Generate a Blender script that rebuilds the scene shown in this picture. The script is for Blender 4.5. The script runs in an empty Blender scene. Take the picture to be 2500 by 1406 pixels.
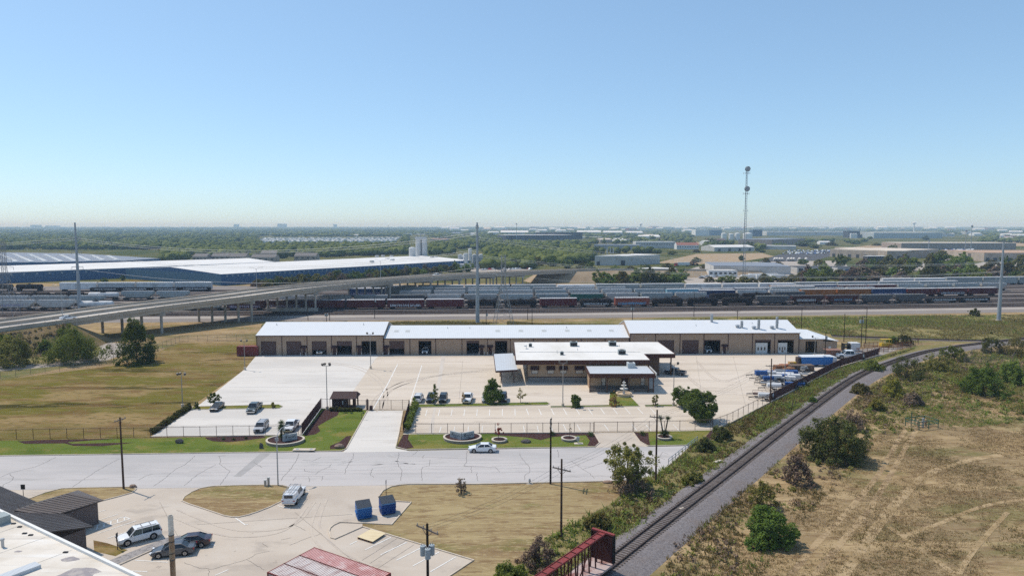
import bpy, math, random
import numpy as np
from mathutils import Vector, Matrix
R = math.radians
S = bpy.context.scene
C = S.collection
# ------------------------------------------------------------------ camera, sky, sun, exposure
CAM_H = 39.0
PITCH = R(5.18)
FPX = 24.0 / 36.0 * 2500.0
cam_data = bpy.data.cameras.new('camera')
cam_data.lens = 24.0
cam_data.sensor_width = 36.0
cam_data.clip_start = 0.5
cam_data.clip_end = 60000.0
cam = bpy.data.objects.new('camera', cam_data)
cam.location = (0, 0, CAM_H)
cam.rotation_euler = (R(90) - PITCH, 0, 0)
C.objects.link(cam)
S.camera = cam
SUN_EL = R(58.5)
SUN_DIR = Vector((-0.865 * math.cos(SUN_EL), 0.502 * math.cos(SUN_EL), math.sin(SUN_EL)))   # towards the sun
world = bpy.data.worlds.new('World')
S.world = world
world.use_nodes = True
wn = world.node_tree.nodes
bg = wn['Background']
sky = wn.new('ShaderNodeTexSky')
sky.sky_type = 'NISHITA'
sky.sun_disc = False
sky.sun_elevation = SUN_EL
sky.sun_rotation = math.atan2(SUN_DIR.x, SUN_DIR.y)
sky.altitude = 200.0
sky.air_density = 0.88
sky.dust_density = 0.6
sky.ozone_density = 8.0
tint = wn.new('ShaderNodeMix')
tint.data_type = 'RGBA'; tint.blend_type = 'MULTIPLY'; tint.inputs[0].default_value = 1.0
tint.inputs[7].default_value = (1.60, 1.80, 1.83, 1)
soft = wn.new('ShaderNodeGamma')          # softens the sky's range the way the photograph's tone curve does
soft.inputs['Gamma'].default_value = 0.65
world.node_tree.links.new(sky.outputs['Color'], soft.inputs['Color'])
world.node_tree.links.new(soft.outputs['Color'], tint.inputs[6])
world.node_tree.links.new(tint.outputs[2], bg.inputs['Color'])
bg.inputs['Strength'].default_value = 0.146
sun_data = bpy.data.lights.new('sun', 'SUN')
sun_data.energy = 3.65
sun_data.angle = R(0.5)
sun_data.color = (1.0, 0.915, 0.80)
sun = bpy.data.objects.new('sun', sun_data)
sun.rotation_euler = (-SUN_DIR).to_track_quat('-Z', 'Y').to_euler()
sun.location = (-200, 150, 400)
C.objects.link(sun)
S.view_settings.view_transform = 'Standard'
S.view_settings.look = 'None'
S.view_settings.gamma = 1.0
S.view_settings.use_curve_mapping = False
S.view_settings.exposure = 0.10
S.cycles.use_denoising = False
try:
    S.cycles.denoiser = 'OPENIMAGEDENOISE'
    S.cycles.denoising_prefilter = 'ACCURATE'
except Exception:
    pass
S.cycles.max_bounces = 4
S.cycles.diffuse_bounces = 2
S.cycles.glossy_bounces = 2
S.cycles.transmission_bounces = 2
S.cycles.volume_bounces = 1
S.cycles.transparent_max_bounces = 8
S.cycles.use_adaptive_sampling = True
S.cycles.adaptive_threshold = 0.02
S.cycles.sample_clamp_indirect = 4.0

# ------------------------------------------------------------------ pixel -> place
_c, _s = math.cos(PITCH), math.sin(PITCH)
def ray(x, y):
    u = (x - 1250.0) / FPX
    v = (703.0 - y) / FPX
    return u, _c + v * _s, -_s + v * _c
def P(x, y, z=0.0):                     # photo pixel -> point on the level z
    d = ray(x, y)
    t = (z - CAM_H) / d[2]
    return Vector((d[0] * t, d[1] * t, z))
def Q(x, y, Y):                         # photo pixel -> point on the upright plane at forward distance Y
    d = ray(x, y)
    t = Y / d[1]
    return Vector((d[0] * t, Y, CAM_H + d[2] * t))
def V(*a): return Vector(a)

# ------------------------------------------------------------------ materials
MATS = {}
def _new(name):
    m = bpy.data.materials.new(name)
    m.use_nodes = True
    nt = m.node_tree
    return m, nt, nt.nodes, nt.links, nt.nodes['Principled BSDF']
def _c4(c): return (c[0], c[1], c[2], 1.0)
def _noise(nt, vec, scale, detail=4, rough=0.55, stretch=(1, 1, 1), rot=0.0):
    mp = nt.nodes.new('ShaderNodeMapping')
    mp.inputs['Scale'].default_value = stretch
    mp.inputs['Rotation'].default_value = (0, 0, rot)
    nt.links.new(vec, mp.inputs['Vector'])
    n = nt.nodes.new('ShaderNodeTexNoise')
    n.inputs['Scale'].default_value = scale
    n.inputs['Detail'].default_value = detail
    n.inputs['Roughness'].default_value = rough
    nt.links.new(mp.outputs[0], n.inputs['Vector'])
    return n.outputs['Fac']
def _ramp(nt, fac, lo, hi):
    r = nt.nodes.new('ShaderNodeMapRange')
    r.inputs['From Min'].default_value = lo
    r.inputs['From Max'].default_value = hi
    nt.links.new(fac, r.inputs['Value'])
    return r.outputs[0]
def _mix(nt, fac, a, b, blend='MIX'):
    m = nt.nodes.new('ShaderNodeMix')
    m.data_type = 'RGBA'
    m.blend_type = blend
    if isinstance(fac, (int, float)): m.inputs[0].default_value = fac
    else: nt.links.new(fac, m.inputs[0])
    for sock, v in ((m.inputs[6], a), (m.inputs[7], b)):
        if isinstance(v, tuple): sock.default_value = _c4(v)
        else: nt.links.new(v, sock)
    return m.outputs[2]
def _vec(nt, coord):
    if coord == 'world':
        return nt.nodes.new('ShaderNodeNewGeometry').outputs['Position']
    return nt.nodes.new('ShaderNodeTexCoord').outputs['Object']
def _math(nt, op, a, b):
    m = nt.nodes.new('ShaderNodeMath'); m.operation = op
    for i, v in enumerate((a, b)):
        if isinstance(v, (int, float)): m.inputs[i].default_value = v
        else: nt.links.new(v, m.inputs[i])
    return m.outputs[0]
def mat(name, col, rough=0.75, layers=(), coord='object', metal=0.0, spec=None, bump=0.0, bscale=8.0, rnd=0.0, coat=0.0):
    """layers: (colour, noise scale, stretch, lo, hi, strength[, rotation]) laid over the base one after another"""
    if name in MATS: return MATS[name]
    m, nt, N, L, b = _new(name)
    vec = _vec(nt, coord)
    cur = col
    for ly in layers:
        f = _noise(nt, vec, ly[1], 5, 0.6, ly[2], ly[6] if len(ly) > 6 else 0.0)
        f = _ramp(nt, f, ly[3], ly[4])
        f = _math(nt, 'MULTIPLY', f, ly[5])
        cur = _mix(nt, f, cur, ly[0])
    if rnd:
        oi = N.new('ShaderNodeObjectInfo')
        h = N.new('ShaderNodeHueSaturation')
        if isinstance(cur, tuple): h.inputs['Color'].default_value = _c4(cur)
        else: L.new(cur, h.inputs['Color'])
        mr = N.new('ShaderNodeMapRange')
        mr.inputs['To Min'].default_value = 1 - rnd
        mr.inputs['To Max'].default_value = 1 + rnd
        L.new(oi.outputs['Random'], mr.inputs['Value'])
        L.new(mr.outputs[0], h.inputs['Value'])
        cur = h.outputs[0]
    if isinstance(cur, tuple): b.inputs['Base Color'].default_value = _c4(cur)
    else: L.new(cur, b.inputs['Base Color'])
    b.inputs['Roughness'].default_value = rough
    b.inputs['Metallic'].default_value = metal
    b.inputs['Specular IOR Level'].default_value = spec if spec is not None else (0.0 if rough >= 0.94 else 0.08 if rough >= 0.7 else 0.2)
    if coat: b.inputs['Coat Weight'].default_value = coat
    if bump:
        f = _noise(nt, vec, bscale, 4, 0.6)
        bp = N.new('ShaderNodeBump')
        bp.inputs['Strength'].default_value = bump
        bp.inputs['Distance'].default_value = 0.1
        L.new(f, bp.inputs['Height'])
        L.new(bp.outputs[0], b.inputs['Normal'])
    MATS[name] = m
    return m
def rib(name, col, pitch=0.3, axis=0, rough=0.5, metal=0.0, dirt=0.25, depth=0.02, coord='object', dark=0.8):
    """profiled sheet metal: ribs along one axis as fine relief with painted groove shade, and faint grime"""
    if name in MATS: return MATS[name]
    m, nt, N, L, b = _new(name)
    vec = _vec(nt, coord)
    sep = N.new('ShaderNodeSeparateXYZ'); L.new(vec, sep.inputs[0])
    w = _math(nt, 'MULTIPLY', sep.outputs[axis], 1.0 / pitch)
    w = _math(nt, 'FRACT', w, 0.0)
    w = _math(nt, 'SUBTRACT', w, 0.5)
    w = _math(nt, 'ABSOLUTE', w, 0.0)
    w = _ramp(nt, w, 0.30, 0.44)
    f = _ramp(nt, _noise(nt, vec, 0.6, 5, 0.65), 0.35, 0.75)
    c1 = _mix(nt, _math(nt, 'MULTIPLY', f, dirt), col, tuple(x * 0.62 for x in col))
    c1 = _mix(nt, _math(nt, 'MULTIPLY', w, 1 - dark), c1, tuple(x * 0.55 for x in col))  # slight groove shade painted into the colour along each rib
    L.new(c1, b.inputs['Base Color'])
    b.inputs['Roughness'].default_value = rough
    b.inputs['Metallic'].default_value = metal
    b.inputs['Specular IOR Level'].default_value = 0.08
    bp = N.new('ShaderNodeBump'); bp.inputs['Strength'].default_value = 0.6
    bp.inputs['Distance'].default_value = depth
    L.new(w, bp.inputs['Height']); L.new(bp.outputs[0], b.inputs['Normal'])
    MATS[name] = m
    return m
def brickmat(name, c1, c2, mortar, sx=4.0):
    if name in MATS: return MATS[name]
    m, nt, N, L, b = _new(name)
    tc = N.new('ShaderNodeTexCoord')
    sep = N.new('ShaderNodeSeparateXYZ'); L.new(tc.outputs['Object'], sep.inputs[0])
    add = _math(nt, 'ADD', sep.outputs[0], sep.outputs[1])
    cmb = N.new('ShaderNodeCombineXYZ'); L.new(add, cmb.inputs[0]); L.new(sep.outputs[2], cmb.inputs[1])
    br = N.new('ShaderNodeTexBrick')
    L.new(cmb.outputs[0], br.inputs['Vector'])
    br.inputs['Color1'].default_value = _c4(c1); br.inputs['Color2'].default_value = _c4(c2)
    br.inputs['Mortar'].default_value = _c4(mortar)
    br.inputs['Scale'].default_value = sx
    br.inputs['Mortar Size'].default_value = 0.02
    L.new(br.outputs['Color'], b.inputs['Base Color'])
    b.inputs['Roughness'].default_value = 0.9
    bp = N.new('ShaderNodeBump'); bp.inputs['Strength'].default_value = 0.5; bp.inputs['Distance'].default_value = 0.01
    inv = _math(nt, 'SUBTRACT', 1.0, br.outputs['Fac']); L.new(inv, bp.inputs['Height']); L.new(bp.outputs[0], b.inputs['Normal'])
    MATS[name] = m
    return m
def leafmat(name, c1, c2, trans=0.38, dry=None, dryamt=0.0):
    """foliage: colour differs from leaf to leaf and from tree to tree"""
    if name in MATS: return MATS[name]
    m, nt, N, L, b = _new(name)
    N.remove(b)
    g = N.new('ShaderNodeNewGeometry')
    oi = N.new('ShaderNodeObjectInfo')
    cur = _mix(nt, g.outputs['Random Per Island'], c1, c2)
    f = _ramp(nt, _noise(nt, g.outputs['Position'], 0.55, 3, 0.5), 0.4, 0.62)
    cur = _mix(nt, _math(nt, 'MULTIPLY', f, 0.5), cur, tuple(0.8 * (a + bb) * .5 for a, bb in zip(c1, c2)))
    if dry:
        f2 = _ramp(nt, _noise(nt, g.outputs['Position'], 0.9, 3, 0.5), 0.5, 0.66)
        cur = _mix(nt, _math(nt, 'MULTIPLY', f2, dryamt), cur, dry)
    h = N.new('ShaderNodeHueSaturation'); L.new(cur, h.inputs['Color'])
    mr = N.new('ShaderNodeMapRange'); mr.inputs['To Min'].default_value = 0.78; mr.inputs['To Max'].default_value = 1.25
    L.new(oi.outputs['Random'], mr.inputs['Value']); L.new(mr.outputs[0], h.inputs['Value'])
    mr2 = N.new('ShaderNodeMapRange'); mr2.inputs['To Min'].default_value = 0.485; mr2.inputs['To Max'].default_value = 0.515
    L.new(oi.outputs['Random'], mr2.inputs['Value']); L.new(mr2.outputs[0], h.inputs['Hue'])
    d = N.new('ShaderNodeBsdfDiffuse'); t = N.new('ShaderNodeBsdfTranslucent')
    L.new(h.outputs[0], d.inputs['Color']); L.new(h.outputs[0], t.inputs['Color'])
    mx = N.new('ShaderNodeMixShader'); mx.inputs[0].default_value = trans
    L.new(d.outputs[0], mx.inputs[1]); L.new(t.outputs[0], mx.inputs[2])
    L.new(mx.outputs[0], N['Material Output'].inputs['Surface'])
    MATS[name] = m
    return m
def meshwire(name, col, cover):
    """woven wire seen from far: mostly see-through"""
    if name in MATS: return MATS[name]
    m, nt, N, L, b = _new(name)
    b.inputs['Base Color'].default_value = _c4(col)
    b.inputs['Roughness'].default_value = 0.6
    b.inputs['Alpha'].default_value = cover
    MATS[name] = m
    return m
def glass(name, col=(0.02, 0.025, 0.03), rough=0.08):
    return mat(name, col, rough, spec=0.6)

# ------------------------------------------------------------------ mesh building
class MB:
    def __init__(s): s.v = []; s.f = []
    def add(s, vs, fs):
        o = len(s.v)
        s.v.extend([tuple(p) for p in vs])
        s.f.extend([tuple(i + o for i in f) for f in fs])
        return s
    def box(s, x0, x1, y0, y1, z0, z1):
        return s.add([(x0, y0, z0), (x1, y0, z0), (x1, y1, z0), (x0, y1, z0), (x0, y0, z1), (x1, y0, z1), (x1, y1, z1), (x0, y1, z1)],
                     [(3, 2, 1, 0), (4, 5, 6, 7), (0, 1, 5, 4), (1, 2, 6, 5), (2, 3, 7, 6), (3, 0, 4, 7)])
    def obox(s, c, size, rz=0.0, rx=0.0, ry=0.0):
        m = Matrix.Rotation(rz, 3, 'Z') @ Matrix.Rotation(ry, 3, 'Y') @ Matrix.Rotation(rx, 3, 'X')
        hx, hy, hz = size[0] / 2, size[1] / 2, size[2] / 2
        vs = [Vector(c) + m @ Vector(q) for q in ((-hx, -hy, -hz), (hx, -hy, -hz), (hx, hy, -hz), (-hx, hy, -hz), (-hx, -hy, hz), (hx, -hy, hz), (hx, hy, hz), (-hx, hy, hz))]
        return s.add(vs, [(3, 2, 1, 0), (4, 5, 6, 7), (0, 1, 5, 4), (1, 2, 6, 5), (2, 3, 7, 6), (3, 0, 4, 7)])
    def beam(s, a, b, w, h):                    # square bar between two points
        a, b = Vector(a), Vector(b); d = (b - a)
        if d.length < 1e-6: return s
        d.normalize()
        up = Vector((0, 0, 1)) if abs(d.z) < 0.95 else Vector((1, 0, 0))
        r = d.cross(up).normalized(); u = r.cross(d)
        vs = []
        for p in (a, b):
            for i, j in ((-1, -1), (1, -1), (1, 1), (-1, 1)): vs.append(p + r * (w / 2 * i) + u * (h / 2 * j))
        return s.add(vs, [(0, 1, 2, 3), (7, 6, 5, 4), (0, 4, 5, 1), (1, 5, 6, 2), (2, 6, 7, 3), (3, 7, 4, 0)])
    def cyl(s, a, b, r0, r1=None, n=10, cap=True):
        if r1 is None: r1 = r0
        a, b = Vector(a), Vector(b); d = (b - a)
        if d.length < 1e-6: return s
        d.normalize()
        up = Vector((0, 0, 1)) if abs(d.z) < 0.95 else Vector((1, 0, 0))
        r = d.cross(up).normalized(); u = r.cross(d)
        vs = []
        for p, q in ((a, r0), (b, r1)):
            for i in range(n):
                t = 2 * math.pi * i / n
                vs.append(p + r * (q * math.cos(t)) + u * (q * math.sin(t)))
        fs = [(i, n + i, n + (i + 1) % n, (i + 1) % n) for i in range(n)]
        if cap: fs += [tuple(range(n)), tuple(range(2 * n - 1, n - 1, -1))]
        return s.add(vs, fs)
    def tube(s, pts, r, n=5):
        for a, b in zip(pts[:-1], pts[1:]): s.cyl(a, b, r, r, n, False)
        return s
    def prism(s, pts, z0, z1):                  # upright prism over an outline, z0/z1 numbers
        n = len(pts)
        ar = sum(pts[i][0] * pts[(i + 1) % n][1] - pts[(i + 1) % n][0] * pts[i][1] for i in range(n))
        if ar < 0: pts = pts[::-1]
        vs = [(p[0], p[1], z0) for p in pts] + [(p[0], p[1], z1) for p in pts]
        return s.add(vs, [tuple(range(n - 1, -1, -1)), tuple(range(n, 2 * n))] + [(i, (i + 1) % n, n + (i + 1) % n, n + i) for i in range(n)])
    def sheet(s, pts, z):
        n = len(pts)
        ar = sum(pts[i][0] * pts[(i + 1) % n][1] - pts[(i + 1) % n][0] * pts[i][1] for i in range(n))
        if ar < 0: pts = pts[::-1]
        return s.add([(p[0], p[1], z) for p in pts], [tuple(range(n))])
    def lathe(s, prof, n=16, c=(0, 0, 0)):
        vs = []
        for r, z in prof:
            for i in range(n):
                t = 2 * math.pi * i / n
                vs.append((c[0] + r * math.cos(t), c[1] + r * math.sin(t), c[2] + z))
        fs = []
        for k in range(len(prof) - 1):
            for i in range(n):
                fs.append((k * n + i, k * n + (i + 1) % n, (k + 1) * n + (i + 1) % n, (k + 1) * n + i))
        fs.append(tuple(range(n - 1, -1, -1))); fs.append(tuple(range((len(prof) - 1) * n, len(prof) * n)))
        return s.add(vs, fs)
    def loft(s, rings, cap=True):               # rings of equal length, closed
        n = len(rings[0]); vs = [p for r in rings for p in r]; fs = []
        for k in range(len(rings) - 1):
            for i in range(n):
                fs.append((k * n + i, k * n + (i + 1) % n, (k + 1) * n + (i + 1) % n, (k + 1) * n + i))
        if cap:
            fs.append(tuple(range(n - 1, -1, -1))); fs.append(tuple(range((len(rings) - 1) * n, len(rings) * n)))
        return s.add(vs, fs)
    def build(s, name, m, parent=None, loc=(0, 0, 0), rz=0.0, smooth=False):
        me = bpy.data.meshes.new(name)
        me.from_pydata(s.v, [], s.f)
        me.update()
        if smooth: me.polygons.foreach_set('use_smooth', [True] * len(me.polygons))
        me.materials.append(m)
        return obj(name, me, parent, loc, rz)
def obj(name, me, parent=None, loc=(0, 0, 0), rz=0.0):
    o = bpy.data.objects.new(name, me)
    C.objects.link(o)
    o.location = loc
    o.rotation_euler = (0, 0, rz)
    if parent: o.parent = parent
    return o
def npmesh(name, verts, faces, m, parent=None, kind=None):
    """faces: numpy int array (n,k)"""
    me = bpy.data.meshes.new(name)
    n, k = faces.shape
    me.vertices.add(len(verts)); me.vertices.foreach_set('co', verts.astype(np.float32).ravel())
    me.loops.add(n * k); me.loops.foreach_set('vertex_index', faces.astype(np.int32).ravel())
    me.polygons.add(n)
    me.polygons.foreach_set('loop_start', np.arange(0, n * k, k, dtype=np.int32))
    me.polygons.foreach_set('loop_total', np.full(n, k, dtype=np.int32))
    me.update(calc_edges=True)
    me.materials.append(m)
    return me
def tag(o, label=None, cat=None, group=None, kind=None):
    if label: o['label'] = label
    if cat: o['category'] = cat
    if group: o['group'] = group
    if kind: o['kind'] = kind
    return o
def thing(name, label, cat, loc=(0, 0, 0), rz=0.0, group=None):
    o = bpy.data.objects.new(name, None)
    o.empty_display_size = 0.3
    C.objects.link(o)
    o.location = loc; o.rotation_euler = (0, 0, rz)
    return tag(o, label, cat, group)
KIDS = {}
def copy_tree(o, loc=None, rz=None, label=None, group=None, scale=None, parent=None):
    c = o.copy(); C.objects.link(c)
    if parent is not None: c.parent = parent
    if loc is not None: c.location = loc
    if rz is not None: c.rotation_euler = (0, 0, rz)
    if label: c['label'] = label
    if group: c['group'] = group
    if scale is not None: c.scale = scale if hasattr(scale, '__len__') else (scale,) * 3
    for ch in list(o.children): copy_tree(ch, parent=c)
    return c
class Proto:
    """the first use() is the thing itself, later ones are copies with copies of the parts"""
    def __init__(s, o): s.o = o; s.used = False
    def use(s, loc, rz=0.0, label=None, group=None, scale=None):
        if s.used: return copy_tree(s.o, loc, rz, label, group, scale)
        s.used = True
        s.o.location = loc; s.o.rotation_euler = (0, 0, rz)
        if label: s.o['label'] = label
        if group: s.o['group'] = group
        if scale is not None: s.o.scale = scale if hasattr(scale, '__len__') else (scale,) * 3
        return s.o
def struct(name, mb, m, smooth=False):
    return tag(mb.build(name, m, smooth=smooth), kind='structure')
def pxpoly(pts, z=0.0): return [P(x, y, z) for x, y in pts]
def ground_sheet(name, px, z, m):
    return struct(name, MB().sheet(pxpoly(px), z), m)
def ribbon(mb, pts, w, z, h=None):
    """flat strip (or a kerb of height h) along a polyline on the ground"""
    pts = [Vector((p[0], p[1])) for p in pts]
    L, Rr = [], []
    for i, p in enumerate(pts):
        a = pts[max(i - 1, 0)]; b = pts[min(i + 1, len(pts) - 1)]
        d = (b - a)
        if d.length < 1e-6: d = Vector((1, 0))
        d.normalize(); n = Vector((-d.y, d.x))
        L.append(p + n * w / 2); Rr.append(p - n * w / 2)
    n = len(pts)
    if h is None:
        vs = [(p.x, p.y, z) for p in Rr] + [(p.x, p.y, z) for p in L]
        mb.add(vs, [(i, i + 1, n + i + 1, n + i) for i in range(n - 1)])
    else:
        vs = [(p.x, p.y, z) for p in Rr] + [(p.x, p.y, z) for p in L] + [(p.x, p.y, z + h) for p in Rr] + [(p.x, p.y, z + h) for p in L]
        fs = []
        for i in range(n - 1):
            fs += [(2 * n + i, 2 * n + i + 1, 3 * n + i + 1, 3 * n + i), (i, i + 1, 2 * n + i + 1, 2 * n + i), (3 * n + i, 3 * n + i + 1, n + i + 1, n + i)]
        fs += [(0, 2 * n, 3 * n, n), (n - 1, 2 * n - 1, 4 * n - 1, 3 * n - 1)]
        mb.add(vs, fs)
    return mb
def smoothline(pts, k=6):
    """Catmull-Rom through points"""
    out = []
    n = len(pts)
    pts = [Vector(p) for p in pts]
    for i in range(n - 1):
        p0, p1, p2, p3 = pts[max(i - 1, 0)], pts[i], pts[i + 1], pts[min(i + 2, n - 1)]
        for j in range(k):
            t = j / k
            out.append(0.5 * ((2 * p1) + (p2 - p0) * t + (2 * p0 - 5 * p1 + 4 * p2 - p3) * t * t + (3 * p1 - p0 - 3 * p2 + p3) * t ** 3))
    out.append(pts[-1])
    return out
def along(pts, step):
    """points every step metres along a polyline, with headings"""
    out = []; carry = 0.0
    for a, b in zip(pts[:-1], pts[1:]):
        a, b = Vector(a), Vector(b)
        L = (b - a).length
        if L < 1e-6: continue
        d = (b - a) / L
        t = carry
        while t < L:
            out.append((a + d * t, math.atan2(d.y, d.x))); t += step
        carry = t - L
    return out
def inpoly(x, y, poly):
    """vectorised point-in-polygon"""
    ins = np.zeros(len(x), bool); n = len(poly); j = n - 1
    for i in range(n):
        xi, yi, xj, yj = poly[i][0], poly[i][1], poly[j][0], poly[j][1]
        cnd = ((yi > y) != (yj > y)) & (x < (xj - xi) * (y - yi) / (yj - yi + 1e-12) + xi)
        ins ^= cnd; j = i
    return ins
def text_mesh(name, body, size, m, parent=None, loc=(0, 0, 0), rot=(0, 0, 0), shear=0.0, ext=0.004):
    cu = bpy.data.curves.new(name, 'FONT')
    cu.body = body; cu.size = size; cu.shear = shear; cu.extrude = ext; cu.align_x = 'CENTER'; cu.resolution_u = 2
    t = bpy.data.objects.new(name, cu); C.objects.link(t)
    dg = bpy.context.evaluated_depsgraph_get()
    me = bpy.data.meshes.new_from_object(t.evaluated_get(dg))
    bpy.data.objects.remove(t)
    me.materials.append(m) if not me.materials else None
    me.materials[0] = m
    o = obj(name, me, parent, loc)
    o.rotation_euler = rot
    return o
# ------------------------------------------------------------------ ground materials
A1 = (1, 1, 1)
M_field = mat('dry field grass', (0.315, 0.225, 0.120), 0.95, (
    ((0.235, 0.175, 0.10), 0.030, (1, 1.6, 1), 0.47, 0.57, 0.8),
    ((0.40, 0.295, 0.165), 0.09, (0.7, 2.2, 1), 0.51, 0.60, 0.85, 0.5),
    ((0.150, 0.140, 0.055), 0.040, (1, 2.0, 1), 0.51, 0.59, 0.75),
    ((0.185, 0.120, 0.066), 0.5, (0.35, 1.8, 1), 0.52, 0.62, 0.75, 0.7),
    ((0.43, 0.325, 0.19), 1.5, (0.4, 1.7, 1), 0.54, 0.66, 0.6, 0.6),
    ((0.17, 0.12, 0.07), 3.2, (0.5, 1.5, 1), 0.55, 0.68, 0.6, 0.6)), 'world', bump=0.9, bscale=3.0)
M_far = mat('distant countryside', (0.125, 0.120, 0.050), 0.95, (
    ((0.22, 0.18, 0.095), 0.006, (1, 0.6, 1), 0.54, 0.64, 0.7),
    ((0.055, 0.075, 0.028), 0.010, (1, 0.6, 1), 0.45, 0.60, 0.9),
    ((0.030, 0.045, 0.018), 0.05, A1, 0.5, 0.7, 0.6)), 'world')
M_drylawn = mat('mown dry lawn', (0.205, 0.150, 0.062), 0.95, (
    ((0.130, 0.118, 0.026), 0.028, (0.6, 1.5, 1), 0.44, 0.52, 0.9, 0.12),
    ((0.285, 0.200, 0.098), 0.06, (0.6, 1.4, 1), 0.52, 0.58, 0.8),
    ((0.045, 0.040, 0.016), 0.055, (0.5, 2.0, 1), 0.56, 0.61, 0.85, 0.15),
    ((0.16, 0.095, 0.045), 0.16, (0.5, 1.6, 1), 0.52, 0.59, 0.7),
    ((0.255, 0.19, 0.082), 0.45, (0.5, 1.6, 1), 0.53, 0.60, 0.6),
    ((0.09, 0.08, 0.028), 0.9, (0.5, 1.6, 1), 0.53, 0.62, 0.7)), 'world', bump=0.5, bscale=4.0)
M_nearlawn = mat('cut straw lawn', (0.300, 0.228, 0.122), 0.95, (
    ((0.240, 0.165, 0.090), 0.05, (0.6, 1.2, 1), 0.44, 0.56, 0.8),
    ((0.375, 0.295, 0.160), 0.25, (0.15, 2.4, 1), 0.50, 0.60, 0.75),
    ((0.155, 0.145, 0.050), 0.09, (0.8, 1.3, 1), 0.55, 0.64, 0.75),
    ((0.19, 0.125, 0.068), 0.7, (0.4, 1.8, 1), 0.52, 0.60, 0.75),
    ((0.40, 0.315, 0.175), 1.6, (0.5, 1.6, 1), 0.54, 0.62, 0.7)), 'world', bump=0.6, bscale=5.0)
M_green = mat('watered lawn', (0.120, 0.155, 0.034), 0.95, (
    ((0.215, 0.180, 0.055), 0.12, (0.6, 1.3, 1), 0.51, 0.62, 0.8),
    ((0.070, 0.110, 0.022), 0.18, (0.7, 1.4, 1), 0.52, 0.62, 0.75),
    ((0.27, 0.20, 0.085), 0.35, A1, 0.58, 0.68, 0.6),
    ((0.085, 0.10, 0.028), 2.2, A1, 0.52, 0.66, 0.6)), 'world', bump=0.5, bscale=6.0)
M_mulch = mat('dark bark mulch', (0.060, 0.034, 0.034), 0.95, (((0.115, 0.070, 0.062), 3.0, A1, 0.45, 0.7, 0.8), ((0.03, 0.018, 0.02), 1.1, A1, 0.5, 0.7, 0.6)), 'world', bump=1.0, bscale=8.0)
M_street = mat('worn grey street concrete', (0.475, 0.443, 0.425), 0.85, (
    ((0.385, 0.368, 0.358), 0.06, (0.35, 1.8, 1), 0.45, 0.58, 0.8),
    ((0.48, 0.457, 0.44), 0.12, (0.2, 2.2, 1), 0.52, 0.64, 0.7),
    ((0.33, 0.315, 0.30), 0.35, (0.4, 1.6, 1), 0.57, 0.68, 0.55),
    ((0.40, 0.39, 0.385), 4.0, A1, 0.5, 0.75, 0.35), ((0.29, 0.275, 0.265), 0.6, A1, 0.66, 0.73, 0.5)), 'world', bump=0.12, bscale=6.0)
M_lot = mat('beige lot concrete', (0.510, 0.440, 0.365), 0.85, (
    ((0.425, 0.365, 0.305), 0.045, (0.6, 1.2, 1), 0.45, 0.58, 0.8),
    ((0.555, 0.50, 0.435), 0.16, (0.6, 1.2, 1), 0.5, 0.7, 0.6),
    ((0.345, 0.30, 0.255), 0.25, (0.6, 1.2, 1), 0.56, 0.66, 0.6),
    ((0.43, 0.385, 0.335), 3.0, A1, 0.5, 0.75, 0.35), ((0.25, 0.215, 0.185), 0.7, A1, 0.66, 0.72, 0.6)), 'world', bump=0.12, bscale=6.0)
M_yard = mat('beige yard concrete', (0.555, 0.480, 0.392), 0.85, (
    ((0.615, 0.54, 0.46), 0.05, (0.25, 1.6, 1), 0.44, 0.64, 0.8),
    ((0.485, 0.415, 0.34), 0.09, (0.2, 1.9, 1), 0.51, 0.62, 0.75),
    ((0.40, 0.335, 0.275), 0.35, (0.3, 1.5, 1), 0.57, 0.66, 0.5)), 'world', bump=0.1, bscale=6.0)
M_white = mat('new pale concrete', (0.605, 0.568, 0.520), 0.85, (
    ((0.515, 0.487, 0.45), 0.06, (0.3, 1.6, 1), 0.45, 0.58, 0.8),
    ((0.60, 0.57, 0.53), 0.15, (0.4, 1.4, 1), 0.52, 0.64, 0.7),
    ((0.44, 0.41, 0.37), 0.3, (0.4, 1.5, 1), 0.57, 0.67, 0.5)), 'world', bump=0.1, bscale=6.0)
M_kerb = mat('kerb concrete', (0.58, 0.50, 0.405), 0.9, (((0.38, 0.33, 0.28), 0.8, A1, 0.45, 0.7, 0.7),), 'world')
M_paint = mat('white road paint', (0.74, 0.73, 0.70), 0.7, (((0.55, 0.51, 0.46), 2.5, A1, 0.50, 0.66, 0.8),), 'world')
M_ypaint = mat('worn yellow kerb paint', (0.60, 0.45, 0.17), 0.8, (((0.52, 0.45, 0.38), 1.2, A1, 0.45, 0.6, 0.9),), 'world')
M_crack = mat('tarred crack', (0.13, 0.12, 0.115), 0.9)
M_joint = mat('slab joint', (0.30, 0.27, 0.24), 0.9)
M_patchg = mat('grey repair strip', (0.36, 0.345, 0.335), 0.9, (((0.30, 0.285, 0.275), 0.4, A1, 0.45, 0.7, 0.7),), 'world')
M_ballast = mat('grey ballast stone', (0.225, 0.205, 0.205), 0.95, (((0.135, 0.122, 0.125), 3.5, A1, 0.42, 0.62, 0.9), ((0.315, 0.290, 0.285), 7.0, A1, 0.52, 0.7, 0.8), ((0.20, 0.165, 0.15), 0.25, A1, 0.5, 0.68, 0.6)), 'world', bump=1.0, bscale=9.0)
M_yardgravel = mat('rail yard gravel', (0.245, 0.218, 0.200), 0.95, (((0.175, 0.155, 0.148), 0.05, (0.3, 2.4, 1), 0.44, 0.62, 0.8), ((0.31, 0.275, 0.24), 0.08, (0.2, 2.2, 1), 0.5, 0.68, 0.7), ((0.15, 0.13, 0.125), 1.5, A1, 0.52, 0.7, 0.5)), 'world')
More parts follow.
